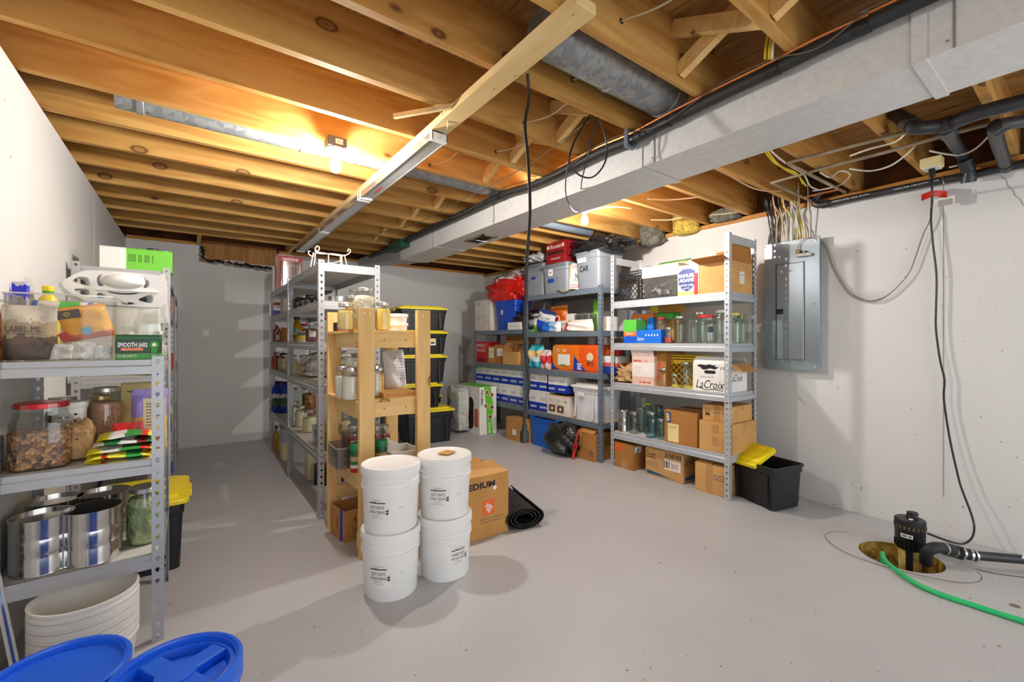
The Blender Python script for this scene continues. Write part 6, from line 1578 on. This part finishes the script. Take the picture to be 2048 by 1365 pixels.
# ------------------------------------------------------------------ low blue-grey unit: small boxes and top goods
NM, NT_ = NLV[1] + .0005, NLV[2] + .0005
redb = plain('bright_red_box', (196, 30, 34), .45)
t, w, d, h = rbox('bright red printed box at the shelf end', 951, 974, 684, NM, redb, d=.22, tape=False, name='red_box')
text('SPEED\nXXXX', w*.8, h*.4, INKW, t, (0, -.1103, h*.7)); text('////', w*.9, h*.12, INK, t, (0, -.1103, h*.12), bold=.05)
t, w, d, h = rbox('kraft box with a white shipping label next to the red box', 976, 989, 693, NM, KRAFT, d=.25)
label_plate(w*.7, h*.6, WHITEP, t, (0, -.1254, h*.6)); text('|||\n---', w*.4, h*.3, INK, t, (0, -.1266, h*.6))
t, w, d, h = rbox('kraft box with a square white label', 989, 1009, 690, NM, KRAFTD, d=.25)
label_plate(w*.6, h*.4, WHITEP, t, (w*.05, -.1254, h*.6)); text('--- |||', w*.4, h*.2, INK, t, (w*.05, -.1266, h*.6))
t, w, d, h = rbox('plain wide tan box at the shelf front', 1005, 1036, 704, NM, KRAFTL, d=.2, X=3.50)
t, w, d, h = rbox('narrow tan box beside the unit post', 1037, 1049, 700, NM, KRAFT, d=.24)
label_plate(w*.3, h*.5, WHITEP, t, (-w*.3, -.1204, h*.5))
t, w, d, h = rbox('tan box with black print at the back of the shelf', 1011, 1032, 689, NM, KRAFTL, d=.12, X=3.71)
label_plate(w*.6, h*.4, plain('pale_pink_label', (236, 218, 206)), t, (-w*.1, -.0604, h*.85)); text('\u25a0\u25aa', w*.3, h*.15, INK, t, (.02, -.0616, h*.9))
z = NM + h
t, w, d, h2 = rbox('small orange-brown box topping the back boxes', 1012, 1046, 672, z + .001, KRAFT, d=.15, X=3.72)
t, w, d, h = rbox('flat white packet box lying on the kraft boxes', 985, 1004, 685, NM + .20, WHITEP, d=.1, X=3.76, tape=False, name='flat_box') if False else (None, 0, 0, 0)
for k in range(2):
    w, h, yc = onX(946, 982, 628 if k == 0 else 597, NT_ if k == 0 else NT_ + .235, 3.53)
    h = .23
    t = carton(['lower plain white carton with stamped symbols', 'upper plain white carton with stamped symbols'][k], (3.53 + .17, yc - .02, NT_ + .231*k), RZ, w*.86, .34, h, plain('off_white_carton', (220, 212, 202), .65), tape=False, name='white_carton', group='white cartons by the end wall')
    text('\u258f\u25b2 \u02c7', .09, .04, INK, t, (-w*.22, -.1703, h*.8))
w, h, yc = onX(986, 1030, 602, NT_, 3.52)
t = tote('tall blue wastebin holding up the red bag', (3.52 + .15, yc, NT_), RZ, w, .3, h, NAVY, None, name='blue_bin', cat='bin', taper=.78, ribs=False)
label_plate(.05, .06, WHITEP, t, (-w*.12, -.135, h*.62)); text('\u267b', .035, .04, INKB, t, (-w*.12, -.1365, h*.62))
REDB = wrinkled('red_shopping_bag', (214, 30, 18), .35, .9, 5, .5, .2)
rb = bag('bulging red shopping bag on top of the blue wastebin', (3.67, yc + .03, NT_ + h - .03), RZ, .86, .4, .36, REDB, 37, amp=.22, name='shopping_bag')
obj('patterned_top', lump(.6, .34, .14, 38, amp=.2), speckle('patterned_cloth', [(150, 30, 34), (220, 214, 210), (90, 80, 78), (236, 232, 226)], 26), rb, (0, .0, .25))
bag('clear crinkled bag lying on the red shopping bag', (3.72, yc - .14, NT_ + h + .33), RZ, .36, .26, .1, wrinkled('milky_film', (214, 204, 204), .3, .9, 9, .6, .1), 39, amp=.35)
t, w, d, h = rbox('white tissue box with a green mark', 1015, 1042, 645, NT_, WHITEP, d=.14, X=3.50, tape=False, name='tissue_box')
text('Savers', w*.6, h*.2, INKGR, t, (0, -.0703, h*.5), shear=.2)
# under the low units
cb_ = (3.165, 3.44, 5.03, 5.70)
hh = P(960, 775, Y=5.02).z
t = carton('white and green multicooker box with food pictures', ((cb_[0]+cb_[1])/2, (cb_[2]+cb_[3])/2, .0005), 0, cb_[1]-cb_[0], cb_[3]-cb_[2], hh, WHITEP, tape=False, name='cooker_box', flapmat=plain('bright_green_card', (106, 190, 50), .5))
w, d = cb_[1]-cb_[0], cb_[3]-cb_[2]
obj('green_stripe', MB().prism([(-.02, 0), (.075, 0), (.06, hh*.3), (.09, hh*.55), (.04, hh*.99), (-.07, hh*.99), (-.03, hh*.5)], 0, .0008, TR((0, -d/2 - .0001, 0)) @ Mat.Rotation(pi/2, 4, 'X')), INKGR if False else plain('bright_green_card', (106, 190, 50)), t)
text('AROMA', hh*.34, .034, INK, t, (-.10, -d/2 - .001, hh*.78), roll=-pi/2, bold=.03); text('professional', hh*.3, .012, INKG, t, (-.125, -d/2 - .001, hh*.7), roll=-pi/2)
text('BOILING\nCOOKING', hh*.3, .045, plain('bright_green_card', (106, 190, 50)), t, (.10, -d/2 - .0012, hh*.2), roll=pi/2, bold=.03); text('RICE', hh*.22, .03, INKW, t, (.02, -d/2 - .0014, hh*.14), roll=pi/2, bold=.03)
pics = speckle('food_picture', [(150, 40, 30), (80, 120, 40), (200, 120, 50), (70, 40, 30)], 60, bump=0)
for (x, z) in ((-.02, .88), (.06, .82), (-.04, .60), (.06, .56), (.03, .36)):
    o = obj('food_picture', MB().lathe([(.034, 0), (.033, .0012), (.0, .0014)], 20), WHITEP, t, (x, -d/2 - .0008, hh*z), (pi/2, 0, 0)); obj('food_picture', MB().lathe([(.027, 0), (0, .0004)], 20), pics, t, (x, -d/2 - .0024, hh*z), (pi/2, 0, 0))
obj('cooker_picture', MB().loft([[(-w/2 - .0005, y, z) for y, z, _ in rring(.16, hh*.34, .08, 0, cx=-.02, cy=hh*.42)], [(-w/2 - .0015, y, z) for y, z, _ in rring(.16, hh*.34, .08, 0, cx=-.02, cy=hh*.42)]]), plain('dark_cooker_print', (54, 44, 46), .35), t)
obj('cooker_panel', MB().loft([[(-w/2 - .0016, y, z) for y, z, _ in rring(.05, hh*.09, .02, 0, cx=.0, cy=hh*.6)], [(-w/2 - .0022, y, z) for y, z, _ in rring(.05, hh*.09, .02, 0, cx=.0, cy=hh*.6)]]), INKW, t)
obj('orange_food_print', MB().loft([[(-w/2 - .0016, y, z) for y, z, _ in rring(.05, hh*.2, .04, 0, cx=-.25, cy=hh*.34)], [(-w/2 - .0022, y, z) for y, z, _ in rring(.05, hh*.2, .04, 0, cx=-.25, cy=hh*.34)]]), plain('orange_food', (200, 90, 30), .5), t)
text('-- ---- ---\n--- -- ---\n---- ---', .3, .08, INKG, t, (-w/2 - .0008, 0, hh*.88), '-x')
bag('clear film bag of packed goods beside the multicooker box', (3.05, 5.42, 0), .0, .18, .36, .62, wrinkled('greenish_film_pack', (186, 190, 182), .3, .7, 9, .6, .15), 44, amp=.12, sq=.3, name='film_pack')
t, w, d, h = rbox('tan box with a white label on the floor beside the blue bin', 1012, 1050, 838, .0005, KRAFT, d=.3, X=3.36)
label_plate(.08, .07, WHITEP, t, (-w*.05, -.1504, h*.38)); label_plate(.05, .14, WHITEP, t, (w*.42, -.1504, h*.35)); text('||\n--', .03, .09, INK, t, (w*.42, -.1516, h*.35))
w, h, yc = onX(1056, 1108, 838, .0005, 3.40)
t = tote('blue open storage bin on the floor under the shelf', (3.40 + .19, yc, .0005), RZ, w, .38, h, NAVY if False else plain('mid_blue_plastic', (20, 100, 210), .4), None, name='blue_bin', cat='bin', taper=.86, ribs=False)
bag('full black trash bag on the floor beside the blue bin', (3.40, P(1127, 0, X=3.40).y, 0), RZ, .46, .34, .36, BAGB, 47, amp=.22, name='trash_bag', sq=.8)
cable('drawstring', 'red plastic drawstring hanging off the black trash bag', 'drawstring', [P(1166, 858, X=3.36), P(1158, 862, X=3.35), P(1152, 880, X=3.33), P(1147, 900, X=3.33), Vec((3.33, P(1146, 0, X=3.33).y, .006)), P(1150, 905, X=3.34), P(1155, 885, X=3.35)], .007, plain('red_drawstring', (222, 50, 36), .4))
t, w, d, h = rbox('tan box with faint black print under the shelf by the post', 1153, 1188, 866, .0005, KRAFTD, d=.36, X=3.43)
text('\u2740', .08, .08, INKG, t, (w*.34, -.1804, h*.3)); text('---- --\n----', .12, .04, INKG, t, (w*.36, -.1804, h*.12)); flap(t, KRAFT, w*.9, .1, (0, -.178, h + .002), (radians(20), 0, 0))
can('dark pot with bright trim under the shelf behind the tan box', (3.72, 4.75, 0), .15, .22, plain('dark_tin', (40, 40, 42)), lid=True, name='cooking_pot', cat='pot')

# ------------------------------------------------------------------ breaker panel on the wall
PANG = plain('grey_panel_enamel', (142, 152, 160), .3, .25, .02)
PX = XR - .085
pe = [P(1528, 0, X=PX).y, P(1640, 0, X=PX).y]; pz0 = P(1600, 742, X=PX).z; pz1 = P(1600, 478, X=PX).z
pn = thing('breaker_panel', 'grey steel breaker panel with a latched door on the wall', 'panel box', (0, 0, 0))
ya, yb = max(pe), min(pe)
obj('box', MB().box(PX + .01, yb + .02, pz0 + .02, XR, ya - .02, pz1 - .01), PANG, pn, bev=.003)
obj('cover', MB().box(PX, yb, pz0, PX + .012, ya, pz1), PANG, pn, bev=.004)
da, db = P(1553, 0, X=PX).y, P(1608, 0, X=PX).y; dz0, dz1 = P(1580, 720, X=PX).z, P(1580, 527, X=PX).z
door = obj('door', MB().loft([[(PX - .001, y, z) for y, z in ((da, dz0), (db, dz0), (db, dz1), (da, dz1))], [(PX - .006, y, z) for y, z in ((da - .006, dz0 + .006), (db + .006, dz0 + .006), (db + .006, dz1 - .006), (da - .006, dz1 - .006))]]), PANG, pn)
obj('door_edge', MB().tube([(PX - .001, y, z) for y, z in ((da + .004, dz0 - .004), (db - .004, dz0 - .004), (db - .004, dz1 + .004), (da + .004, dz1 + .004))], .003, 6, closed=True), plain('panel_dark_line', (70, 76, 82), .4), pn)
obj('latch', MB().box(PX - .012, P(1567, 0, X=PX).y, P(1560, 629, X=PX).z, PX - .004, P(1554, 0, X=PX).y, P(1560, 619, X=PX).z), BLACK, door, bev=.002)
for (u, v) in ((1531, 495), (1632, 482), (1534, 733), (1630, 734), (1629, 608), (1532, 614)):
    q = P(u, v, X=PX); obj('screw', MB().lathe([(.006, 0), (.005, .003), (0, .004)], 10), TIN, pn, (PX - .0005, q.y, q.z), (0, -pi/2, 0))
q = P(1606, 510, X=PX - .03)
ch = thing('plug_strip', 'small white plug adapter hanging on the breaker panel face', 'adapter', (PX - .025, q.y, q.z), 0)
obj('adapter_body', MB().box(-.025, -.055, -.012, .02, .055, .012), WHITE, ch, bev=.004); obj('indicator', MB().box(-.0256, -.02, -.002, -.0248, -.015, .004), INKGR, ch)
obj('plug_head', MB().box(-.02, .025, .012, .015, .05, .05), plain('tan_plug', (190, 160, 120), .5), ch, bev=.005); obj('plug_head', MB().box(-.015, -.025, .012, .01, -.012, .03), BLACK, ch)
TAN = plain('tan_cord', (150, 130, 104), .5)
cable('adapter_cable', 'short tan cord looping from the adapter over the panel edge', 'cord', [Vec((PX - .03, q.y + .037, q.z + .05)), P(1598, 490, X=PX - .02), P(1608, 478, X=PX - .02), P(1625, 476, X=PX - .02), P(1641, 480, X=PX + .02)], .0035, TAN)
dr = [(1636, 478), (1652, 500), (1664, 535), (1680, 565), (1700, 590), (1733, 604), (1765, 598), (1795, 574), (1818, 546), (1830, 516), (1846, 470), (1860, 440), (1862, 412)]
cable('droop_cord', 'tan double cord drooping in a wide curve along the wall', 'cord', [P(u, v, X=XR - .035) for u, v in dr], .0042, TAN)
cable('droop_cord', 'thin dark cord following the wide drooping tan cord', 'cord', [P(u + 2, v - 2.5, X=XR - .03) for u, v in dr], .0025, plain('dark_cord', (60, 52, 44), .5))
# conduit and the cables dropping into the panel
tag(obj('conduit', MB().tube([(XR - .05, P(1584, 0, X=XR - .05).y, pz1 - .02), (XR - .05, P(1584, 0, X=XR - .05).y, 2.62)], .017, 12), plain('grey_conduit', (176, 180, 184), .4, .3)), 'straight grey conduit rising from the breaker panel', 'conduit')
random.seed(21)
cols = {'black': plain('black_cable', (30, 30, 34), .45), 'white': plain('white_cable', (214, 206, 190), .5), 'yellow': plain('yellow_cable', (226, 200, 40), .45), 'tan': plain('tan_cable', (206, 168, 122), .5)}
spec = [('black', 1536, 1552, 9), ('tan', 1552, 1566, 2), ('white', 1562, 1578, 4), ('yellow', 1590, 1606, 3), ('white', 1594, 1618, 6)]
for col, ua, ub, n in spec:
    for k in range(n):
        f = k / max(1, n - 1); ub_ = ua + (ub - ua) * f
        x = XR - .02 - .055 * random.random()
        yb_ = P(ub_, 0, X=PX + .03).y
        ut = ub_ + random.uniform(-14, 16) if col != 'yellow' else ub_ - 22 + 6*k
        top = Vec((XR - .06 - .12 * random.random(), P(ut, 0, X=XR - .05).y, 2.52 + .1 * random.random()))
        mid = Vec((x, (yb_ + top.y)/2 + random.uniform(-.03, .03), 2.36))
        cable('panel_cable', {'black': 'black cable dropping into the breaker panel top', 'white': 'white cable dropping into the breaker panel top', 'yellow': 'yellow cable dropping into the breaker panel top', 'tan': 'tan cable arching into the breaker panel top'}[col], 'cable', [top, Vec((top.x + .02, top.y, 2.46)), mid, Vec((PX + .045, yb_, pz1 + .05)), Vec((PX + .045, yb_, pz1 - .015))], .0052, cols[col], f'{col} cables into the panel', k=4)
# runs under the joists
runs = [('yellow', ((1528, 300), (1545, 322), (1565, 335), (1590, 345), (1603, 360), (1612, 372))), ('yellow', ((1534, 300), (1552, 325), (1575, 342), (1596, 352), (1606, 368))), ('white', ((1540, 300), (1560, 318), (1585, 335), (1608, 350), (1620, 372), (1636, 380))),
        ('white', ((1640, 345), (1660, 355), (1680, 342), (1700, 350), (1680, 370), (1650, 378), (1625, 382))), ('white', ((1700, 338), (1740, 342), (1780, 332), (1812, 310), (1830, 292))), ('white', ((1700, 312), (1740, 298), (1790, 284), (1812, 266))),
        ('tan', ((1425, 335), (1460, 352), (1500, 374), (1530, 382), (1565, 382))), ('white', ((1860, 302), (1890, 308), (1920, 310), (1950, 298), (1975, 275))), ('white', ((1898, 335), (1925, 330), (1952, 332))), ('tan', ((1296, 398), (1330, 400), (1365, 398), (1400, 394)))]
for i, (col, pts) in enumerate(runs):
    cable('joist_cable', ['yellow cable slanting down past the grey water pipe', 'second yellow cable slanting beside the first above the panel', 'white cable slanting with the yellow pair above the panel', 'tangled white cable curled under the joists above the panel', 'white cable sagging below the black void in the joists', 'white cable running up beside the grey water pipe', 'tan cable sagging across two joists towards the panel', 'white cable looped under the black drain elbow', 'short white cable by the drain elbow over the wall', 'tan cable strung across a joist face behind the duct'][i], 'cable', [P(u, v, Z=2.44) for u, v in pts], .0055, cols[col], 'cables slung under the joists')
for i, pts in enumerate((((1170, 425), (1195, 417), (1230, 414), (1262, 417)), ((1302, 440), (1340, 440), (1370, 434)), ((1420, 430), (1450, 428), (1485, 423)))):
    cable('joist_cable', ['cream cable across the joist nearest the bare bulb', 'cream cable across the joist by the yellow glass wool', 'cream cable across the joist by the torn insulation'][i], 'cable', [P(u, v, Z=2.47) for u, v in pts], .006, plain('cream_cable', (206, 190, 152)), 'cables slung under the joists')
yv = [(1548, 12), (1540, 50), (1532, 90), (1530, 118)]
for i, du_ in enumerate((0, 8, 14)):
    cable('riser_cable', ['bright yellow cable dropping past the cross bracing', 'pale yellow cable dropping past the cross bracing', 'white cable dropping past the cross bracing'][i], 'cable', [P(u + du_, v, X=1.93 - .01*i) for u, v in yv], .0055, cols['yellow' if i == 0 else 'white' if i == 2 else 'yellow'], 'cables by the cross bracing')
# water pipes
WP = plain('dull_water_pipe', (150, 136, 112), .4, .4, .15)
for i, pts in enumerate((((1574, 326), (1700, 293), (1840, 258), (1960, 228)), ((1543, 366), (1640, 338), (1780, 302), (1900, 268), (2040, 232)), ((1543, 366), (1622, 402)), ((1574, 326), (1690, 385)))):
    tag(obj('water_pipe', MB().tube([P(u, v, Z=2.435) for u, v in pts], .011, 10), WP), ['dull water pipe slung under the joists, the one farther from the wall', 'dull water pipe slung under the joists with a soldered joint', 'short water pipe branch turning along a joist to the wall', 'short water pipe branch sloping down to the wall cables'][i], 'pipe', 'water pipes')
tag(obj('water_pipe', MB().tube([P(1606, 395, Z=2.43), P(1682, 378, Z=2.43)], .009, 8), COPPER), 'short bright copper pipe above the black drain elbow', 'pipe', 'water pipes')
# drain pipes
def drain(label, path, r, fit=(), k=4, printing=None):
    t = thing('drain_pipe', label, 'pipe', (0, 0, 0)); pts = spline(path, k)
    obj('pipe', MB().tube(pts, r, 18), ABS, t)
    for a, b in fit: obj('coupling', MB().tube([a, b], r + .006, 18), ABS, t)
    return t
wp = [P(1640, 398, X=XR - .06) + Vec((0, 0, .06)), P(1630, 405, X=XR - .06), P(1645, 410, X=XR - .06), P(1700, 398, X=XR - .06), P(1850, 368, X=XR - .06), P(2048, 328, X=XR - .06), P(2048, 328, X=XR - .06) + Vec((0, -1.2, .02))]
dp = drain('long black drain pipe running along the top of the wall', wp, .026, [(wp[2], wp[2] + (wp[3] - wp[2]) * .25)])
for (u, v, s) in ((1700, 396, 'CRESLINE ABS DWV'), (1830, 370, 'CRESLINE ABS-DWV 1-1/2')):
    q = P(u, v, X=XR - .09); text(s, .24, .009, INKW, dp, (XR - .0867, q.y, q.z), '-x')
obj('pipe_strap', MB().tube([(XR - .06 + .029*cos(a), P(1888, 0, X=XR-.06).y, P(1888, 360, X=XR-.06).z + .029*sin(a)) for a in [i*pi/6 for i in range(12)]], .004, 4, closed=True), TIN, dp)
a1 = P(1788, 226, Z=2.56); a2 = P(1832, 256, Z=2.40); a3 = P(1890, 250, Z=2.39); a4 = P(1960, 225, Z=2.39); a5 = P(2080, 195, Z=2.39)
drain('fat black drain pipe turning out of the joist bay near the duct', [a1, a1 + (a2 - a1) * .8, a2, a3, a4, a5], .034, [(a3 - (a4 - a3) * .15, a3 + (a4 - a3) * .2), (a1 + (a2 - a1) * .6, a1 + (a2 - a1) * .85)])
b1_ = P(1890, 256, Z=2.385); b2_ = P(1925, 312, X=XR - .16); b3_ = P(1938, 340, X=XR - .1); b4_ = P(1937, 365, X=XR - .08)
drain('black drain branch dropping from the wye to an elbow at the wall', [b1_, b2_, b3_, b4_], .032, [(b1_, b1_ + (b2_ - b1_) * .18), (b2_ + (b3_ - b2_) * .3, b3_), (b3_ + (b4_ - b3_) * .5, b4_)])
c1_ = P(2080, 240, Z=2.42); c2_ = P(2010, 248, Z=2.40); c3_ = P(1990, 262, Z=2.385); c4_ = P(2012, 335, X=XR - .05)
drain('black drain branch bending down to meet the wall pipe', [c1_, c2_, c3_, c4_], .03, [(c2_, c3_), (c3_ + (c4_ - c3_) * .9, c4_)])
# outlet block with cord and red tag
q = P(1864, 330, Z=2.40)
ob_ = thing('outlet_block', 'cream outlet block fixed under a joist over the wall', 'outlet', (q.x, q.y, q.z - .02))
obj('block_body', MB().box(-.045, -.05, 0, .045, .05, .06), plain('cream_plastic', (220, 206, 150)), ob_, bev=.004); obj('face_plate', MB().box(-.05, -.04, -.006, .05, .04, 0), OFFW, ob_, bev=.002)
obj('plug_head', MB().box(-.015, -.015, -.055, .015, .015, -.006), BLACK, ob_, bev=.004)
pc = [q + Vec((0, 0, -.07)), P(1864, 378, X=q.x + .02), P(1864, 400, X=XR - .06), P(1862, 440, X=XR - .05), P(1866, 490, X=XR - .05), P(1873, 552, X=XR - .05), P(1872, 620, X=XR - .05), P(1872, 660, X=XR - .05), P(1880, 720, X=XR - .05), P(1889, 760, X=XR - .05), P(1888, 800, X=XR - .05), P(1900, 880, X=XR - .06), P(1918, 960, X=XR - .08), P(1926, 985, X=XR - .1), P(1946, 1040, X=XR - .12), P(1946, 1072, X=XR - .2), P(1928, 1088, X=XR - .3), P(1900, 1084, X=3.72), P(1856, 1068, X=3.56)]
cable('pump_cord', 'long black power cord running down the wall to the sump pump', 'cord', pc, .0065, CORD)
tg = thing('cord_tag', 'red ribbon and white paper tag tied on the pump cord', 'tag', P(1865, 392, X=XR - .06))
obj('ribbon', MB().grid(lambda i, j: (-.012 + .01*sin(5*i), .055 - .13*i, .02 + .016*sin(4*i) - .045*j), 8, 3), RED, tg); obj('paper_tag', MB().box(-.012, -.11, -.065, -.011, -.01, -.02), WHITEP, tg); obj('paper_tag', MB().box(-.016, -.10, -.085, -.015, -.03, -.045), plain('printed_grey', (170, 160, 150), .6), tg)

# ------------------------------------------------------------------ sump pump, discharge pipe, hose
SX, SY = P(1826, 1106, Z=-.03).x, P(1826, 1106, Z=-.03).y
sz = floorz(SUMP[0], SUMP[1])
pm = thing('sump_pump', 'black pedestal sump pump with a louvred motor in the pit', 'pump', (SX + .03, SY + .02, sz))
zb, zt = .01, P(1826, 1042, X=SX).z - sz
mr = .073
obj('motor_body', MB().lathe([(0, zb), (mr*.9, zb), (mr*.96, zb + .01), (mr*.96, zb + .05), (mr, zb + .055), (mr*1.04, zt - .03), (mr*1.04, zt - .004), (mr*.98, zt), (0, zt + .004)], 36), BLACK, pm)
for k in range(22):
    a = 2*pi*k/22
    obj('louvre', MB().box(-.0035, -mr*1.05, zb + .015, .0035, -mr*.9, zb + .05), plain('louvre_dark', (8, 8, 9), .6), pm, rot=(0, 0, a)); obj('louvre', MB().box(-.004, -mr*1.07, zt - .055, .004, -mr*.95, zt - .035), plain('louvre_tan', (120, 110, 70), .4, .4), pm, rot=(0, 0, a))  # lower bars near black, upper bars tan metal
rotp = -atan2(SX, SY)
o = wrap(pm, mr*1.055, (zb + zt)/2, .06, .024, WHITEP, 0); o.rotation_euler = (0, 0, rotp - .2)
o = ctext('--- --', .045, .012, INKG, pm, mr*1.06, (zb + zt)/2, 0); o.rotation_euler = (0, 0, rotp - .2)
obj('top_cap', MB().lathe([(.03, zt), (.03, zt + .012), (.027, zt + .016), (.027, zt + .034), (.024, zt + .037), (0, zt + .037)], 12), BLACK, pm, (.025, -.005, 0)); label_plate(.03, .018, WHITEP, pm, (-.03, -.01, zt + .004), '+z')
obj('float_rod', MB().tube([(.07, -.02, -.3), (.07, -.02, zt + .03)], .0025, 6), BLACK, pm); obj('rod_stop', MB().box(.062, -.028, zt + .012, .078, -.012, zt + .018), BLACK, pm)
rust = wrinkled('rusty_yellow_casting', (216, 186, 110), .6, .5, 12, .3, .25)
obj('pump_column', MB().lathe([(.055, -.4), (.055, zb)], 18), rust, pm); obj('column_strip', MB().box(-.02, -.062, -.4, .014, -.05, zb), BLACK, pm, rot=(0, 0, rotp))
# discharge: rubber elbow, valve, clamps, long pipe
e0 = P(1852, 1126, Z=sz - .02); e1 = P(1854, 1105, Z=sz + .06); e2 = P(1870, 1096, Z=sz + .095); e3 = P(1892, 1098, Z=sz + .085)
dir_ = (P(2048, 1120, Z=sz + .04) - e3)
dc = thing('discharge_pipe', 'black discharge pipe with rubber elbow and steel clamps along the floor', 'pipe', (0, 0, 0))
obj('elbow', MB().tube(spline([e0, e1, e2, e3], 6), .031, 18), BLACKR, dc)
p1 = P(1908, 1103, Z=sz + .065); p2 = P(1926, 1107, Z=sz + .055); p3 = P(1944, 1111, Z=sz + .05); p4 = P(2048, 1120, Z=sz + .035); p5 = p4 + Vec((-.02, -.4, 0))
obj('check_valve', MB().tube([e3, p1, p2, p3], [.03, .033, .031, .03], 18), BLACKR, dc); obj('pipe', MB().tube([p2, p3, p4, p5], .026, 16), ABS, dc); obj('valve_rib', MB().box(-.012, -.04, -.035, .012, .04, .035), BLACK, dc, p1)
for a, b in ((e2, e3), (e3, p1), (p1, p2), (p2, p3), (p3, p4)):
    c = a + (b - a) * (.8 if b is not p4 else .03); d = (b - a).normalized() * .006; obj('clamp', MB().tube([c - d, c + d], .0345, 18), TIN, dc)
obj('scraped_paint', MB().box(-.05, -.004, .001, .05, .004, .003), WHITEP, dc, p4 + Vec((-.02, 0, .025)))
HOSE = plain('green_hose', (40, 196, 116), .4, 0, .05)
hz = lambda u, v: (lambda q: Vec((q.x, q.y, floorz(q.x, q.y) + .0125)))(P(u, v, Z=-.01))
cable('green_hose', 'bright green garden hose curving out of the sump pit', 'hose', [Vec((SUMP[0] - .04, SUMP[1] + .07, sz - .3)), P(1765, 1112, Z=sz - .05), P(1769, 1120, Z=sz + .004), hz(1790, 1145), hz(1830, 1175), hz(1880, 1198), hz(1940, 1218), hz(2000, 1238), hz(2060, 1258), hz(2160, 1300)], .0125, HOSE, n=12)
cable('floor_wire', 'hair-thin wire lying on the floor beside the discharge pipe', 'wire', [(lambda q: Vec((q.x, q.y, floorz(q.x, q.y) + .002)))(P(u, v, Z=-.03)) for u, v in ((1905, 1118), (1940, 1132), (1990, 1144), (2060, 1150))], .0018, CORD)
for (u, v, s) in ((2030, 1213, .02), (1320, 1130, .006), (1680, 1040, .008), (1410, 1100, .006), (1470, 1148, .005), (1940, 1200, .005), (1998, 1298, .006)):
    q = P(u, v, Z=-.01); obj('floor_stain', MB().lathe([(s, 0.0008), (s*.7, .0015), (0, .0018)], 9), plain('brown_stain', (130, 112, 92), .8), floor_, (q.x, q.y, floorz(q.x, q.y)))
